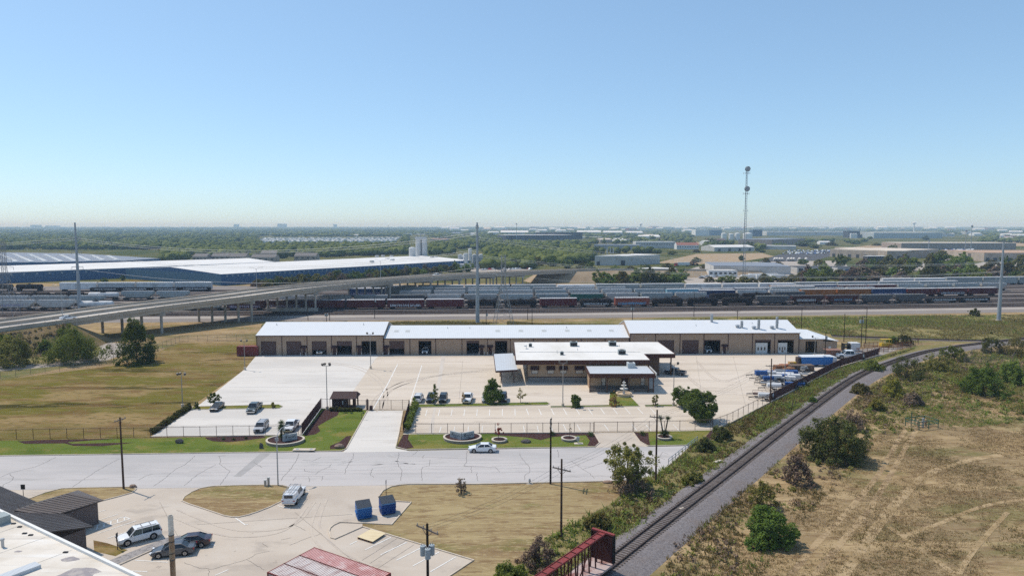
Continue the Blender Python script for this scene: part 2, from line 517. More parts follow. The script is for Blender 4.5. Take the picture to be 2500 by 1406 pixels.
M_gravelroad = mat('pale gravel road', (0.385, 0.345, 0.305), 0.95, (((0.31, 0.275, 0.245), 0.12, (0.4, 1.6, 1), 0.45, 0.66, 0.8),), 'world')
M_weeds = mat('weedy verge soil', (0.165, 0.150, 0.062), 0.95, (((0.29, 0.225, 0.11), 0.10, A1, 0.46, 0.64, 0.8), ((0.105, 0.125, 0.038), 0.18, A1, 0.5, 0.66, 0.8), ((0.30, 0.195, 0.115), 0.35, A1, 0.58, 0.7, 0.6)), 'world', bump=0.9, bscale=3.0)
M_slope = mat('weedy embankment soil', (0.185, 0.140, 0.072), 0.95, (((0.26, 0.18, 0.10), 0.15, A1, 0.46, 0.64, 0.8), ((0.115, 0.118, 0.042), 0.22, A1, 0.5, 0.66, 0.7)), 'world', bump=0.9, bscale=2.0)
M_dirt = mat('bare tan earth', (0.36, 0.275, 0.185), 0.95, (((0.27, 0.20, 0.13), 0.12, A1, 0.45, 0.66, 0.8),), 'world')
M_rutt = mat('bleached wheel track', (0.37, 0.27, 0.155), 0.95, (((0.21, 0.145, 0.085), 0.35, (0.6, 1, 1), 0.46, 0.58, 0.85), ((0.44, 0.33, 0.20), 1.2, A1, 0.52, 0.62, 0.7)), 'world', bump=0.8, bscale=4.0)
M_fline = mat('bleached mown track edge', (0.39, 0.29, 0.17), 0.95, (((0.30, 0.215, 0.115), 0.25, A1, 0.46, 0.56, 0.9), ((0.24, 0.17, 0.09), 1.2, A1, 0.52, 0.62, 0.7)), 'world')

# ------------------------------------------------------------------ ground sheets
g = MB().add([(-16000, -300, -0.004), (16000, -300, -0.004), (16000, 16000, -0.004), (-16000, 16000, -0.004)], [(0, 1, 2, 3)])
struct('ground', g, M_field)
# countryside beyond the rail yard
struct('distant_ground', MB().sheet([(-15900, 466), (15900, 466), (15900, 15900), (-15900, 15900)], 0.004), M_far)

def CY(X, off=0.0): return 306 + 0.079 * X + 0.00009 * X * X + off
XS = list(range(-640, 761, 40))
def strip(off0, off1, x0=-640, x1=760, step=40):
    xs = list(range(x0, x1 + 1, step))
    return [(x, CY(x, off0)) for x in xs] + [(x, CY(x, off1)) for x in xs[::-1]]
ballast_yard = MB()
def band(mb, off0, off1, z, x0=-640, x1=760):
    xs = list(range(x0, x1 + 1, 40)); n = len(xs)
    vs = [(x, CY(x, off0), z) for x in xs] + [(x, CY(x, off1), z) for x in xs]
    return mb.add(vs, [(i, i + 1, n + i + 1, n + i) for i in range(n - 1)])
struct('rail_yard_ground', band(MB(), -21, 150, 0.008), M_yardgravel)
struct('yard_service_road', band(MB(), -10, -4.5, 0.014), M_gravelroad)
ground_sheet('rough_grass_strip', [(-400, 870), (628, 836), (640, 788), (1300, 790), (1700, 772), (2500, 768), (2900, 770), (2900, 850), (2500, 842), (2250, 836), (2046, 828), (1960, 815), (640, 830), (430, 842), (0, 930), (-400, 985)], 0.004, M_weeds)
ground_sheet('dry_lawn', [(-500, 1000), (0, 928), (310, 888), (440, 838), (640, 834), (640, 870), (600, 900), (470, 990), (365, 1068), (0, 1078), (-500, 1090)], 0.010, M_drylawn)
ground_sheet('verge_lawn', [(-500, 1090), (0, 1076), (365, 1069), (735, 1063), (784, 998), (812, 984), (896, 1002), (846, 1096), (832, 1102), (660, 1104), (0, 1114), (-500, 1122)], 0.016, M_green)
ground_sheet('verge_lawn', [(984, 1060), (1449, 1057), (1466, 1080), (1452, 1091), (992, 1098), (966, 1092)], 0.016, M_green)
ground_sheet('verge_lawn', [(1546, 1055), (1736, 1050), (1712, 1072), (1684, 1088), (1582, 1089), (1562, 1078)], 0.016, M_green)
ground_sheet('straw_lawn', [(1560, 1168), (1480, 1174), (1000, 1181), (958, 1186), (935, 1197), (923, 1214), (966, 1224), (1004, 1226), (956, 1281), (885, 1277), (885, 1286), (1157, 1368), (1098, 1406), (960, 1500), (1240, 1500), (1330, 1406), (1470, 1290), (1600, 1180)], 0.012, M_nearlawn)
ground_sheet('weed_verge', [(1160, 1500), (1240, 1406), (1320, 1320), (1430, 1262), (1500, 1225), (1540, 1172), (1640, 1130), (1700, 1075), (1740, 1050), (1780, 1034), (1900, 972), (2050, 895), (2240, 843), (2330, 838), (2260, 862), (2160, 892), (2080, 930), (1940, 1030), (1800, 1140), (1660, 1250), (1472, 1395), (1340, 1500)], 0.018, M_weeds)
ground_sheet('front_lot', [(-500, 1204), (0, 1196), (660, 1188), (1000, 1181), (958, 1186), (935, 1197), (923, 1214), (966, 1224), (1004, 1226), (956, 1281), (885, 1277), (885, 1286), (1157, 1368), (1098, 1406), (960, 1500), (-500, 1500)], 0.008, M_lot)
ground_sheet('street', [(-500, 1120), (0, 1113.5), (660, 1104.5), (1000, 1100), (1450, 1092), (1600, 1090), (1684, 1088), (1650, 1122), (1600, 1160), (1535, 1172), (1480, 1174), (1160, 1181), (660, 1188), (0, 1196), (-500, 1204)], 0.020, M_street)
ground_sheet('yard_pavement', [(600, 899), (627, 866), (935, 864), (1950, 861), (2100, 858), (2150, 866), (2050, 897), (1900, 974), (1780, 1036), (1738, 1051), (984, 1061), (1000, 1001), (784, 999), (737, 1063), (366, 1067), (490, 985)], 0.014, M_yard)
ground_sheet('pale_yard_pavement', [(601, 899), (628, 866), (930, 864), (917, 876), (864, 952), (825, 998), (785, 997), (738, 1062), (370, 1066), (490, 986)], 0.020, M_white)
ground_sheet('driveway', [(896, 1002), (984, 1002), (974, 1058), (966, 1094), (992, 1099), (1000, 1102), (836, 1104), (846, 1096)], 0.026, M_white)
ground_sheet('gate_driveway', [(1450, 1056), (1546, 1055), (1562, 1078), (1582, 1090), (1452, 1093), (1464, 1080)], 0.026, M_lot)
# grey trench drain strip that runs across the yard, and the repair strip across the street
ground_sheet('yard_drain_strip', [(1078, 868), (1088, 868), (1062, 1010), (1058, 1058), (1046, 1058), (1056, 1008)], 0.020, mat('pale drain strip', (.53, .475, .415), .9))
ground_sheet('street_repair_strip', [(636, 1106), (662, 1106), (588, 1163), (570, 1163)], 0.026, M_patchg)
# island lawns and beds
def island(name, px, m, z=0.05, kerb=True, k=0.15):
    o = ground_sheet(name, px, z, m)
    if kerb:
        pts = pxpoly(px + [px[0]])
        struct('kerb', ribbon(MB(), pts, k, 0.0, 0.13), M_kerb)
    return o
oval = [(468, 1201), (490, 1192), (520, 1187), (584, 1185), (640, 1184), (690, 1185), (712, 1191), (706, 1206), (687, 1224), (660, 1237), (630, 1249), (606, 1257), (584, 1262), (565, 1262), (547, 1259), (500, 1243), (460, 1230), (444, 1223), (450, 1213)]
island('lawn_island', oval, M_nearlawn)
island('lawn_island', [(70, 1218), (110, 1203), (150, 1193), (200, 1191), (322, 1189), (333, 1194), (322, 1203), (290, 1212), (239, 1225), (150, 1236), (80, 1230)], M_nearlawn)
island('parking_island', [(1012, 988), (1335, 982), (1342, 985), (1336, 989), (1016, 995)], M_green)
island('parking_island', [(1343, 992), (1486, 989), (1489, 957), (1526, 954), (1562, 992), (1345, 995)], M_green)
island('parking_island', [(1573, 989), (1652, 988), (1652, 992), (1576, 993)], M_green)
island('parking_island', [(470, 993), (680, 988), (690, 992), (682, 997), (468, 1000)], M_green)
struct('kerb', ribbon(MB(), pxpoly([(803, 1297), (806, 1289), (814, 1282), (830, 1275), (885, 1277), (956, 1281), (1004, 1226), (966, 1223.5)]), 0.16, 0.0, 0.14), M_kerb)
struct('kerb', ribbon(MB(), pxpoly([(885, 1286), (817, 1316), (808, 1313), (803, 1297)]), 0.16, 0.0, 0.14), M_kerb)
struct('kerb', ribbon(MB(), pxpoly([(885, 1286), (1157, 1368), (1098, 1406), (960, 1500)]), 0.16, 0.0, 0.14), M_kerb)
struct('kerb', ribbon(MB(), pxpoly([(1535, 1173), (1480, 1175), (1160, 1182), (1000, 1182), (975, 1184), (955, 1188), (935, 1198), (924, 1213)]), 0.16, 0.0, 0.14), M_kerb)
struct('kerb', ribbon(MB(), pxpoly([(-500, 1120), (0, 1113), (660, 1104), (832, 1101.5), (845, 1096), (897, 1003)]), 0.16, 0.0, 0.15), M_kerb)
struct('kerb', ribbon(MB(), pxpoly([(984, 1003), (974, 1058), (966, 1091), (992, 1098), (1452, 1091.5), (1464, 1081), (1450, 1058)]), 0.16, 0.0, 0.15), M_kerb)
struct('kerb', ribbon(MB(), pxpoly([(1546, 1056), (1562, 1078), (1582, 1089), (1684, 1087)]), 0.16, 0.0, 0.15), M_kerb)
struct('kerb', ribbon(MB(), pxpoly([(366, 1066.5), (735, 1062.5)]), 0.16, 0.0, 0.16), M_kerb)
struct('kerb', ribbon(MB(), pxpoly([(1002, 1058.5), (1448, 1056.5)]), 0.16, 0.0, 0.16), M_kerb)
struct('kerb', ribbon(MB(), pxpoly([(1738, 1050.5), (1780, 1035.5), (1900, 973), (2050, 896)]), 0.25, 0.0, 0.30), M_kerb)
for px in ([(165, 1079), (175, 1083), (270, 1081), (330, 1080), (250, 1089), (180, 1088), (158, 1082), (60, 1083), (42, 1077), (100, 1074), (290, 1070)],
           [(500, 1067), (640, 1063), (650, 1068), (600, 1075), (560, 1079), (520, 1077), (505, 1072)],
           [(740, 1061), (790, 1000), (826, 997), (828, 1005), (824, 1014), (800, 1026), (776, 1040), (782, 1052), (770, 1060), (745, 1064)],
           [(858, 1063), (845, 1094), (806, 1096), (806, 1088), (830, 1078), (845, 1065)],
           [(968, 1092), (985, 1060), (998, 1061), (996, 1072), (1010, 1092), (990, 1096)],
           [(1200, 1057), (1449, 1057), (1466, 1080), (1452, 1089), (1434, 1088), (1440, 1075), (1430, 1062), (1350, 1066), (1320, 1074), (1290, 1068), (1215, 1062)],
           [(1546, 1055), (1583, 1056), (1584, 1072), (1588, 1087), (1570, 1083), (1556, 1072)],
           [(1736, 1050), (1752, 1057), (1730, 1078), (1716, 1074)]):
    ground_sheet('mulch_bed', px, 0.024, M_mulch)
ground_sheet('gravel_walk', [(255, 1372), (405, 1312), (440, 1306), (445, 1312), (368, 1344), (287, 1380), (270, 1386)], 0.014, mat('rough grey gravel', (0.33, 0.31, 0.30), 0.95, (((0.17, 0.16, 0.155), 2.2, A1, 0.5, 0.62, 0.8),), 'world', bump=1.0, bscale=6))
struct('kerb', ribbon(MB(), pxpoly([(287, 1381), (369, 1344.5), (446, 1313)]), 0.16, 0.0, 0.14), M_kerb)
ground_sheet('lawn_island', [(228, 1318), (262, 1325), (312, 1342), (282, 1357), (230, 1345)], 0.014, M_drylawn)

# paint
paint = MB()
def line(px, w=0.14, z=0.032, mb=None):
    ribbon(mb if mb is not None else paint, pxpoly(px), w, z)
for k in range(8):
    line([(1043 + 30.6 * k, 1000 - 0.25 * k), (1038.5 + 31.3 * k, 1016 - .3 * k)])
for k in range(11):
    line([(1285 + 30.2 * k, 998 - 0.2 * k), (1291 + 31.0 * k, 1013 - .3 * k)])
for k in range(9):
    x = 1077 + 33.5 * k
    if k in (5,): continue
    line([(x, 1041 - .2 * k), (x - 4 + 1.1 * k, 1056 - .2 * k)])
for k in range(9):
    x = 1375 + 33.5 * k
    if k in (2, 4): continue
    line([(x, 1036), (x + 8 + 1.0 * k, 1052)])
for a, b in (((239, 1250), (260, 1244)), ((218, 1276), (288, 1255)), ((231, 1283), (303, 1261)), ((228, 1295), (318, 1266)), ((238, 1302), (332, 1271)), ((262, 1314), (316, 1296)), ((303, 1261), (318, 1266)),
             ((575, 1264), (599, 1281)), ((599, 1281), (606, 1279)), ((678, 1234), (709, 1242)), ((748, 1196), (756, 1197)), ((330, 1367), (410, 1372)), ((315, 1393), (360, 1395)), ((512, 1327), (526, 1331)),
             ((854, 1329), (872, 1320)), ((891, 1342), (955, 1311)), ((929, 1354), (993, 1323)), ((968, 1367), (1032, 1335)), ((1008, 1381), (1072, 1347)), ((1051, 1395), (1113, 1359)),
             ((907, 1241), (923, 1242)), ((918, 1259), (968, 1263)), ((525, 1404), (558, 1390))):
    line([a, b])
for k in range(5): line([(236 + 17 * k, 1292 - 5.4 * k), (239 + 16 * k, 1281 - 5.2 * k)])
struct('parking_lines', paint, M_paint)
struct('yard_lane_lines', ribbon(ribbon(MB(), pxpoly([(971, 889), (948, 935), (910, 1000)]), 0.22, 0.030), pxpoly([(1030, 892), (1008, 960), (1000, 985)]), 0.18, 0.030), M_paint)
# cracks
rnd = random.Random(5)
def crack(mb, px, w=0.05, z=0.030, jit=0.10):
    pts = [P(*p) for p in px]; out = []
    for a, b in zip(pts[:-1], pts[1:]):
        n = max(2, int((b - a).length / 0.45))
        for i in range(n):
            q = a.lerp(b, i / n); out.append((q.x + rnd.uniform(-jit, jit), q.y + rnd.uniform(-jit, jit)))
    out.append(tuple(pts[-1])[:2])
    ribbon(mb, out, w, z)
def zc(ox, oy, s, pts): return [(ox + x / s, oy + y / s) for x, y in pts]
ck = MB()
for pts in ([(530, 1000), (370, 1080), (100, 1150), (0, 1190)], [(1140, 1015), (1000, 1085), (830, 1190), (690, 1285)], [(1860, 985), (1780, 1060), (1650, 1130), (1560, 1210), (1465, 1275)],
            [(2060, 1070), (1880, 1165), (1755, 1270)], [(2150, 985), (2090, 990), (2110, 1040), (2095, 1065), (2190, 1130), (2150, 1190), (2100, 1265)], [(1450, 1160), (1380, 1180), (1325, 1215)], [(90, 1160), (130, 1195), (110, 1225), (30, 1260), (25, 1290)], [(2420, 1045), (2500, 1100)]):
    crack(ck, zc(0, 860, 3.906, pts), 0.055)
for pts in ([(505, 965), (490, 1020), (430, 1110), (370, 1170), (335, 1225)], [(1030, 960), (1020, 1010), (960, 1100), (945, 1160)], [(1465, 955), (1440, 1050), (1490, 1130), (1480, 1225)],
            [(2110, 940), (2105, 1050), (2075, 1080), (2150, 1090), (2150, 1145)], [(1760, 1020), (1755, 1080), (1680, 1095), (1675, 1150), (1685, 1225)], [(820, 1060), (800, 1090), (700, 1130), (660, 1165)],
            [(540, 1030), (640, 1035), (720, 1000)], [(1210, 1110), (1185, 1160), (1220, 1190)], [(600, 1185), (610, 1235)], [(730, 1180), (725, 1220)], [(2205, 1145), (2210, 1225)], [(1640, 940), (1590, 980)], [(1700, 980), (1690, 1010)],
            [(555, 1110), (560, 1135), (640, 1140)], [(480, 1190), (450, 1220)], [(2080, 1088), (2380, 1095), (2420, 1140)]):
    crack(ck, zc(600, 860, 3.906, pts), 0.055)
for pts in ([(400, 1110), (870, 1115)], [(640, 1140), (940, 1145)], [(1110, 1160), (2480, 1155)], [(1200, 1100), (1440, 1100)], [(360, 1180), (750, 1182)], [(530, 1052), (1000, 1052)], [(1500, 990), (2100, 1010)], [(1750, 1085), (2290, 1087)]):
    crack(ck, zc(600, 860, 3.906, pts), 0.022, jit=0.03)
for pts in ([(265, 960), (290, 1010), (365, 1100), (360, 1140), (320, 1170), (315, 1215)], [(630, 930), (640, 1000)], [(755, 1030), (870, 1115), (930, 1150), (980, 1200)], [(870, 1115), (950, 1090), (1100, 1040)], [(1690, 970), (1630, 950), (1600, 1000), (1650, 1020)]):
    crack(ck, zc(1200, 860, 3.906, pts), 0.055)
for pts in ([(0, 1085), (330, 1070)], [(0, 1145), (800, 1140)], [(550, 1190), (1150, 1180)]):
    crack(ck, zc(1200, 860, 3.906, pts), 0.022, jit=0.03)
struct('street_cracks', ck, M_crack)
ck2 = MB()
for pts in ([(460, 1280), (620, 1300), (850, 1240), (1110, 1165), (1220, 1100), (1400, 1060)], [(1110, 1175), (1330, 1305)], [(270, 1210), (460, 1275)], [(600, 1300), (600, 1391)], [(1300, 950), (1380, 1005)], [(1560, 915), (1690, 880)], [(1730, 700), (1830, 760), (1880, 790)], [(1670, 980), (1920, 880), (2130, 815)]):
    crack(ck2, zc(400, 1150, 5.435, pts), 0.035, 0.022)
for pts in ([(410, 1210), (920, 890)], [(530, 1240), (1030, 920)], [(660, 1290), (1150, 970)]):
    crack(ck2, zc(800, 1150, 5.435, pts), 0.03, 0.022, jit=0.015)
struct('lot_cracks', ck2, M_crack)
jn = MB()
for a, b in (((640, 905), (890, 905)), ((560, 945), (866, 945)), ((520, 985), (760, 975)), ((905, 880), (1240, 878)), ((890, 910), (1200, 908)), ((870, 950), (1250, 945)), ((1000, 1022), (1740, 1016)), ((1400, 965), (1640, 962)), ((1660, 905), (2000, 900)), ((1650, 950), (1900, 944)), ((1130, 880), (1120, 985)), ((1700, 870), (1712, 960)), ((1790, 870), (1820, 990)),
             ((440, 1040), (735, 1034)), ((905, 1040), (972, 1040)), ((880, 1075), (968, 1075)), ((390, 1225), (440, 1320)), ((720, 1250), (900, 1400)), ((480, 1280), (860, 1255))):
    ribbon(jn, pxpoly([a, b]), 0.05, 0.031)
struct('slab_joints', jn, M_joint)
M_tyrem = mat('faint tyre marks on concrete', (0.462, 0.40, 0.34), 0.9, (((0.515, 0.445, 0.37), 0.35, A1, 0.42, 0.56, 1.0),), 'world')
M_tyres = mat('faint tyre marks on the street', (0.40, 0.38, 0.37), 0.9, (((0.45, 0.43, 0.415), 0.3, A1, 0.42, 0.56, 1.0),), 'world')
tm = MB()
for pts in ([(905, 1003), (930, 960), (1010, 925), (1180, 905)], [(925, 1003), (960, 950), (1080, 915), (1240, 900)], [(940, 1002), (935, 940), (880, 900), (800, 885)], [(760, 1230), (700, 1290), (560, 1300), (420, 1250)], [(790, 1220), (770, 1290), (820, 1350), (900, 1390)], [(1700, 880), (1760, 930), (1850, 900)], [(1660, 900), (1720, 950), (1800, 960)]):
    c_ = [tuple(p) for p in pxpoly(pts)]
    for o_ in (-.8, .8): ribbon(tm, [(x + o_ * .4, y + o_, 0) for x, y, z in smoothline(c_, 8)], 0.32, 0.0285)
struct('tyre_marks', tm, M_tyrem)
tm2 = MB()
for pts in ([(830, 1130), (880, 1118), (920, 1104)], [(1000, 1128), (960, 1118), (940, 1104)], [(900, 1140), (960, 1134), (1010, 1136)], [(300, 1140), (600, 1134), (1000, 1129), (1400, 1124)], [(300, 1160), (600, 1155), (1000, 1150), (1400, 1145)]):
    c_ = [tuple(p) for p in pxpoly(pts)]
    for o_ in (-.75, .75): ribbon(tm2, [(x + o_ * .2, y + o_, 0) for x, y, z in smoothline(c_, 8)], 0.3, 0.0245)
struct('tyre_marks', tm2, M_tyres)
# wheel tracks in the field to the right of the spur line
rt = MB(); RUTS = []
for pts in ([(1900, 1440), (1990, 1330), (2080, 1235), (2150, 1150), (2190, 1080), (2240, 1010), (2290, 960), (2340, 930)], [(1960, 1440), (2040, 1340), (2120, 1245), (2170, 1165), (2215, 1085), (2260, 1015), (2310, 960)]):
    RUTS += smoothline(pxpoly(pts), 9); ribbon(rt, smoothline(pxpoly(pts), 5), 0.8, 0.003 + .004 * len(rt.v) / 500)
struct('wheel_track', rt, M_rutt)
fl = MB()
for pts, w in (([(2500, 1105), (2380, 1120), (2270, 1155), (2200, 1215), (2130, 1300), (2060, 1400), (2000, 1480)], 1.3), ([(2600, 1210), (2420, 1230), (2300, 1275), (2200, 1310)], 0.7), ([(2170, 1285), (2290, 1370), (2380, 1440)], 0.8), ([(2460, 1250), (2380, 1340), (2330, 1420)], 0.6)):
    RUTS += smoothline(pxpoly(pts), 9); ribbon(fl, smoothline(pxpoly(pts), 5), w, 0.010 + .00008 * len(fl.v))
struct('field_path', fl, M_fline)

# ------------------------------------------------------------------ tracks
M_rail = mat('brown steel rail', (0.060, 0.042, 0.036), 0.55, metal=0.2)
M_railtop = mat('worn rail head', (0.32, 0.30, 0.29), 0.35, metal=0.6)
M_tie = mat('weathered sleeper timber', (0.105, 0.085, 0.075), 0.95, (((0.17, 0.145, 0.13), 1.5, (0.3, 3, 1), 0.45, 0.7, 0.8),), rnd=0.25)
M_tiebed = mat('oily yard sleepers and ballast', (0.120, 0.100, 0.092), 0.95, (((0.19, 0.165, 0.15), 0.7, (3, 0.2, 1), 0.45, 0.65, 0.8), ((0.085, 0.07, 0.066), 0.06, (0.4, 1, 1), 0.5, 0.66, 0.7)), 'world')
def railrun(mb, pts, half, z0, z1, w=0.075):
    for sgn in (-1, 1):
        off = []
        for i, p in enumerate(pts):
            a = pts[max(i - 1, 0)]; b = pts[min(i + 1, len(pts) - 1)]
            d = Vector((b[0] - a[0], b[1] - a[1])).normalized()
            off.append((p[0] - d.y * half * sgn, p[1] + d.x * half * sgn))
        ribbon(mb, off, w, z0, z1 - z0)
spur_px = [(1472, 1388), (1660, 1242), (1800, 1134), (1940, 1026), (2080, 926), (2160, 890), (2250, 861), (2320, 848), (2385, 839)]
spur = [P(x, y, 0.5) for x, y in spur_px]
d0 = (spur[1] - spur[0]).normalized()
spur = [spur[0] - d0 * 42, spur[0] - d0 * 20] + spur
d1 = (spur[-1] - spur[-2]).normalized()
spur = spur + [spur[-1] + Vector((40, 17, 0)), spur[-1] + Vector((110, 38, 0))]
SPUR = smoothline([(p.x, p.y, 0) for p in spur], 8)
def bed(mb, pts, prof):
    """ballast shoulder swept along the line; prof = (offset, height) list"""
    k = len(prof); vs = []
    for i, p in enumerate(pts):
        a = pts[max(i - 1, 0)]; b = pts[min(i + 1, len(pts) - 1)]
        d = Vector((b[0] - a[0], b[1] - a[1])).normalized()
        for o, z in prof: vs.append((p[0] - d.y * o, p[1] + d.x * o, z))
    fs = [(i * k + j, i * k + j + 1, (i + 1) * k + j + 1, (i + 1) * k + j) for i in range(len(pts) - 1) for j in range(k - 1)]
    fs = [f[::-1] for f in fs]
    return mb.add(vs, fs)
sp = tag(thing('railway_track', None, None, (0, 0, 0)), kind='structure')
del_keys = [k for k in ('label', 'category') if k in sp]
for k in del_keys: del sp[k]
bed(MB(), SPUR, [(3.3, 0.0), (2.4, 0.30), (1.7, 0.42), (-1.7, 0.42), (-2.9, 0.28), (-4.4, 0.0)]).build('ballast_bed', M_ballast, sp)
rl = MB(); railrun(rl, SPUR, 0.75, 0.47, 0.64, 0.14)
rl.build('rail', M_rail, sp)
tie_mesh = None; ties_far = MB(); nt_ = 0
for p, h in along(SPUR, 0.56):
    if p.y < 62: continue
    if nt_ < 295:
        if tie_mesh is None:
            tie_mesh = MB().box(-0.115, 0.115, -1.3, 1.3, 0.36, 0.485).build('sleeper', M_tie, sp, (p.x, p.y, 0), h)
        else:
            o = tie_mesh.copy(); C.objects.link(o); o.location = (p.x, p.y, rnd.uniform(-.015, .01)); o.rotation_euler = (0, 0, h + rnd.uniform(-.03, .03))
    else:
        ties_far.obox((p.x, p.y, 0.42), (0.23, 2.6, 0.125), h)
    nt_ += 1
tag(ties_far.build('sleeper', M_tie, sp), kind='stuff')
# second line that joins from the right
def simple_track(pts, z=0.0, m=M_tiebed):
    t = thing('railway_track', None, None); t['kind'] = 'structure'
    bed(MB(), pts, [(2.6, z + 0.012), (1.5, z + 0.16), (-1.5, z + 0.16), (-2.6, z + 0.012)]).build('ballast_bed', m, t)
    r = MB(); railrun(r, pts, 0.75, z + 0.15, z + 0.34, 0.11); r.build('rail', M_rail, t)
    return t
simple_track(smoothline([tuple(P(x, y, 0)) for x, y in ((2030, 820), (2150, 825), (2260, 829), (2390, 832), (2520, 833), (2800, 836))], 4))
TRK = [0, 5, 10, 18, 23, 29, 38, 43.5, 49, 60, 66, 75, 86, 92, 100, 112, 119]
for o in TRK:
    simple_track([(x, CY(x, o), 0) for x in range(-640, 761, 20)])

# ------------------------------------------------------------------ road bridge over the yard and its embankments
M_conc = mat('weathered bridge concrete', (0.47, 0.395, 0.315), 0.9, (((0.36, 0.30, 0.24), 0.22, (1, 1, 2.5), 0.45, 0.66, 0.8), ((0.38, 0.35, 0.32), 0.5, A1, 0.55, 0.7, 0.5)), 'world')
M_deck = mat('pale bridge road surface', (0.52, 0.475, 0.42), 0.9, (((0.38, 0.355, 0.33), 0.06, (0.6, 1, 1), 0.45, 0.66, 0.7),), 'world')
M_column = mat('bridge column concrete', (0.46, 0.41, 0.35), 0.9, (((0.25, 0.23, 0.21), 0.35, (1, 1, 0.6), 0.45, 0.66, 0.7),), 'world')
# right-hand edge of the deck: (X, Y, top of parapet)
EDGE = [(-190, 160, 3.6), (-172, 185, 6.0), (-155.6, 207.5, 8.0), (-145.5, 221.4, 8.6), (-126.5, 247.6, 10.0), (-106, 276, 10.9), (-89, 309, 11.4), (-63, 354, 11.2), (-41, 386, 10.7), (-14, 424, 9.8), (13, 455, 8.9), (38, 474, 8.6)]
EDGES = [(-205, 140, 1.6)] + EDGE + [(75, 496, 8.2), (125, 520, 6.5), (180, 545, 4.0), (230, 566, 1.6)]
ES = smoothline(EDGES, 5)
WX = 24.0; PAR = 0.95
bridge = thing('road_bridge', 'long concrete road bridge on columns crossing the rail yard', 'bridge', (0, 0, 0))
def deckstrip(mb, o0, o1, z0, z1, pts):
    n = len(pts)
    vs = []
    for p in pts: vs += [(p.x + o0, p.y, p.z - PAR + z0), (p.x + o1, p.y, p.z - PAR + z0), (p.x + o1, p.y, p.z - PAR + z1), (p.x + o0, p.y, p.z - PAR + z1)]
    fs = []
    for i in range(n - 1):
        a, b = 4 * i, 4 * i + 4
        for j in range(4): fs.append((a + j, a + (j + 1) % 4, b + (j + 1) % 4, b + j))
    fs += [(3, 2, 1, 0), (4 * n - 4, 4 * n - 3, 4 * n - 2, 4 * n - 1)]
    return mb.add(vs, fs)
BR = [p for p in ES if p.y >= 221 and p.y <= 484]
deckstrip(MB(), -WX, 0, -0.25, 0.0, ES).build('deck', M_deck, bridge)
for o0, o1 in ((-0.45, 0.05), (-WX - 0.05, -WX + 0.45), (-WX / 2 - 0.3, -WX / 2 + 0.3)):
    deckstrip(MB(), o0, o1, -0.30 if o0 != -WX / 2 - 0.3 else 0.0, PAR if o0 != -WX / 2 - 0.3 else 1.05, ES).build('parapet', M_conc, bridge)
posts = MB()
for p, h in along([tuple(q) for q in ES if q.y > 200], 3.2):
    posts.box(p.x - 0.5, p.x - 0.2, p.y - 0.12, p.y + 0.12, p.z, p.z + 0.10)
tag(posts.build('parapet_posts', M_conc, bridge), kind='stuff')
for o in (-0.6, -5.2, -9.8, -14.4, -19.0, -23.4):
    deckstrip(MB(), o - 0.35, o + 0.35, -1.55, -0.26, BR).build('girder', M_conc, bridge)
def edge_at(Y):
    for a, b in zip(ES[:-1], ES[1:]):
        if a.y <= Y <= b.y:
            t = (Y - a.y) / (b.y - a.y); return a.lerp(b, t)
def bent(Y, n, wall=False):
    e = edge_at(Y); zt = e.z - PAR - 1.58
    MB().box(e.x - WX - 0.2, e.x + 0.3, Y - 0.65, Y + 0.65, zt - 1.0, zt).build('bent_cap', M_column, bridge)
    for i in range(n):
        x = e.x - 1.0 - i * (WX - 2.4) / (n - 1)
        MB().cyl((x, Y, 0), (x, Y, zt - 1.0), 0.48, 0.48, 12).build('column', M_column, bridge)
    if wall:
        MB().box(e.x - WX + 0.4, e.x + 0.2, Y - 0.55, Y + 0.55, 0, 1.9).build('crash_wall', M_column, bridge)
for Y, n, w in ((247, 4, 0), (277, 5, 0), (309.5, 6, 1), (354.5, 6, 0), (381, 6, 0), (402, 6, 0), (428, 6, 0), (450, 6, 0)): bent(Y, n, w)
# lamp posts on the bridge parapet
def embank(name, pts, m, right=17.0, left=17.0, end=None, start=None):
    vs = []; fs = []; k = 6
    rows = []
    for p in pts: rows.append((p.x, p.y, p.z - PAR - 0.28))
    def row(x, y, z, f=1.0):
        rz = 2.1 * z * f
        return [(x + rz * .81, y - rz * .586, -0.02), (x + rz * .42, y - rz * .30, z * .52), (x + 0.9, y, z), (x - WX - 0.9, y, z), (x - WX - rz * .42, y + rz * .3, z * .52), (x - WX - rz * .81, y + rz * .586, -0.02)]
    rr = [row(*r) for r in rows]
    if end:
        x, y, z = rows[-1]; rr.append([(x + end[0] + a[0] * 0, y + end[1], -0.02) if False else (q[0] + end[0] * (q[2] + .02) / max(z, .1), q[1] + end[1] * (q[2] + .02) / max(z, .1), -0.02) for q in rr[-1]])
    if start:
        x, y, z = rows[0]; rr.insert(0, [(q[0] + start[0] * (q[2] + .02) / max(z, .1), q[1] + start[1] * (q[2] + .02) / max(z, .1), -0.02) for q in rr[0]])
    for r in rr: vs += r
    for i in range(len(rr) - 1):
        for j in range(k - 1): fs.append((i * k + j, i * k + j + 1, (i + 1) * k + j + 1, (i + 1) * k + j))
    return struct(name, MB().add(vs, [f[::-1] for f in fs]), m)
embank('embankment', [p for p in ES if p.y <= 224], M_slope, end=(8, 11))
embank('embankment', [p for p in ES if p.y >= 477], M_dirt, start=(-7, -9))
ground_sheet('gravel_drive', [(-200, 930), (0, 906), (150, 893), (260, 880), (310, 862), (330, 846), (300, 838), (255, 836), (235, 825), (225, 832), (245, 850), (240, 870), (140, 884), (0, 895), (-200, 915)], 0.010, M_gravelroad)
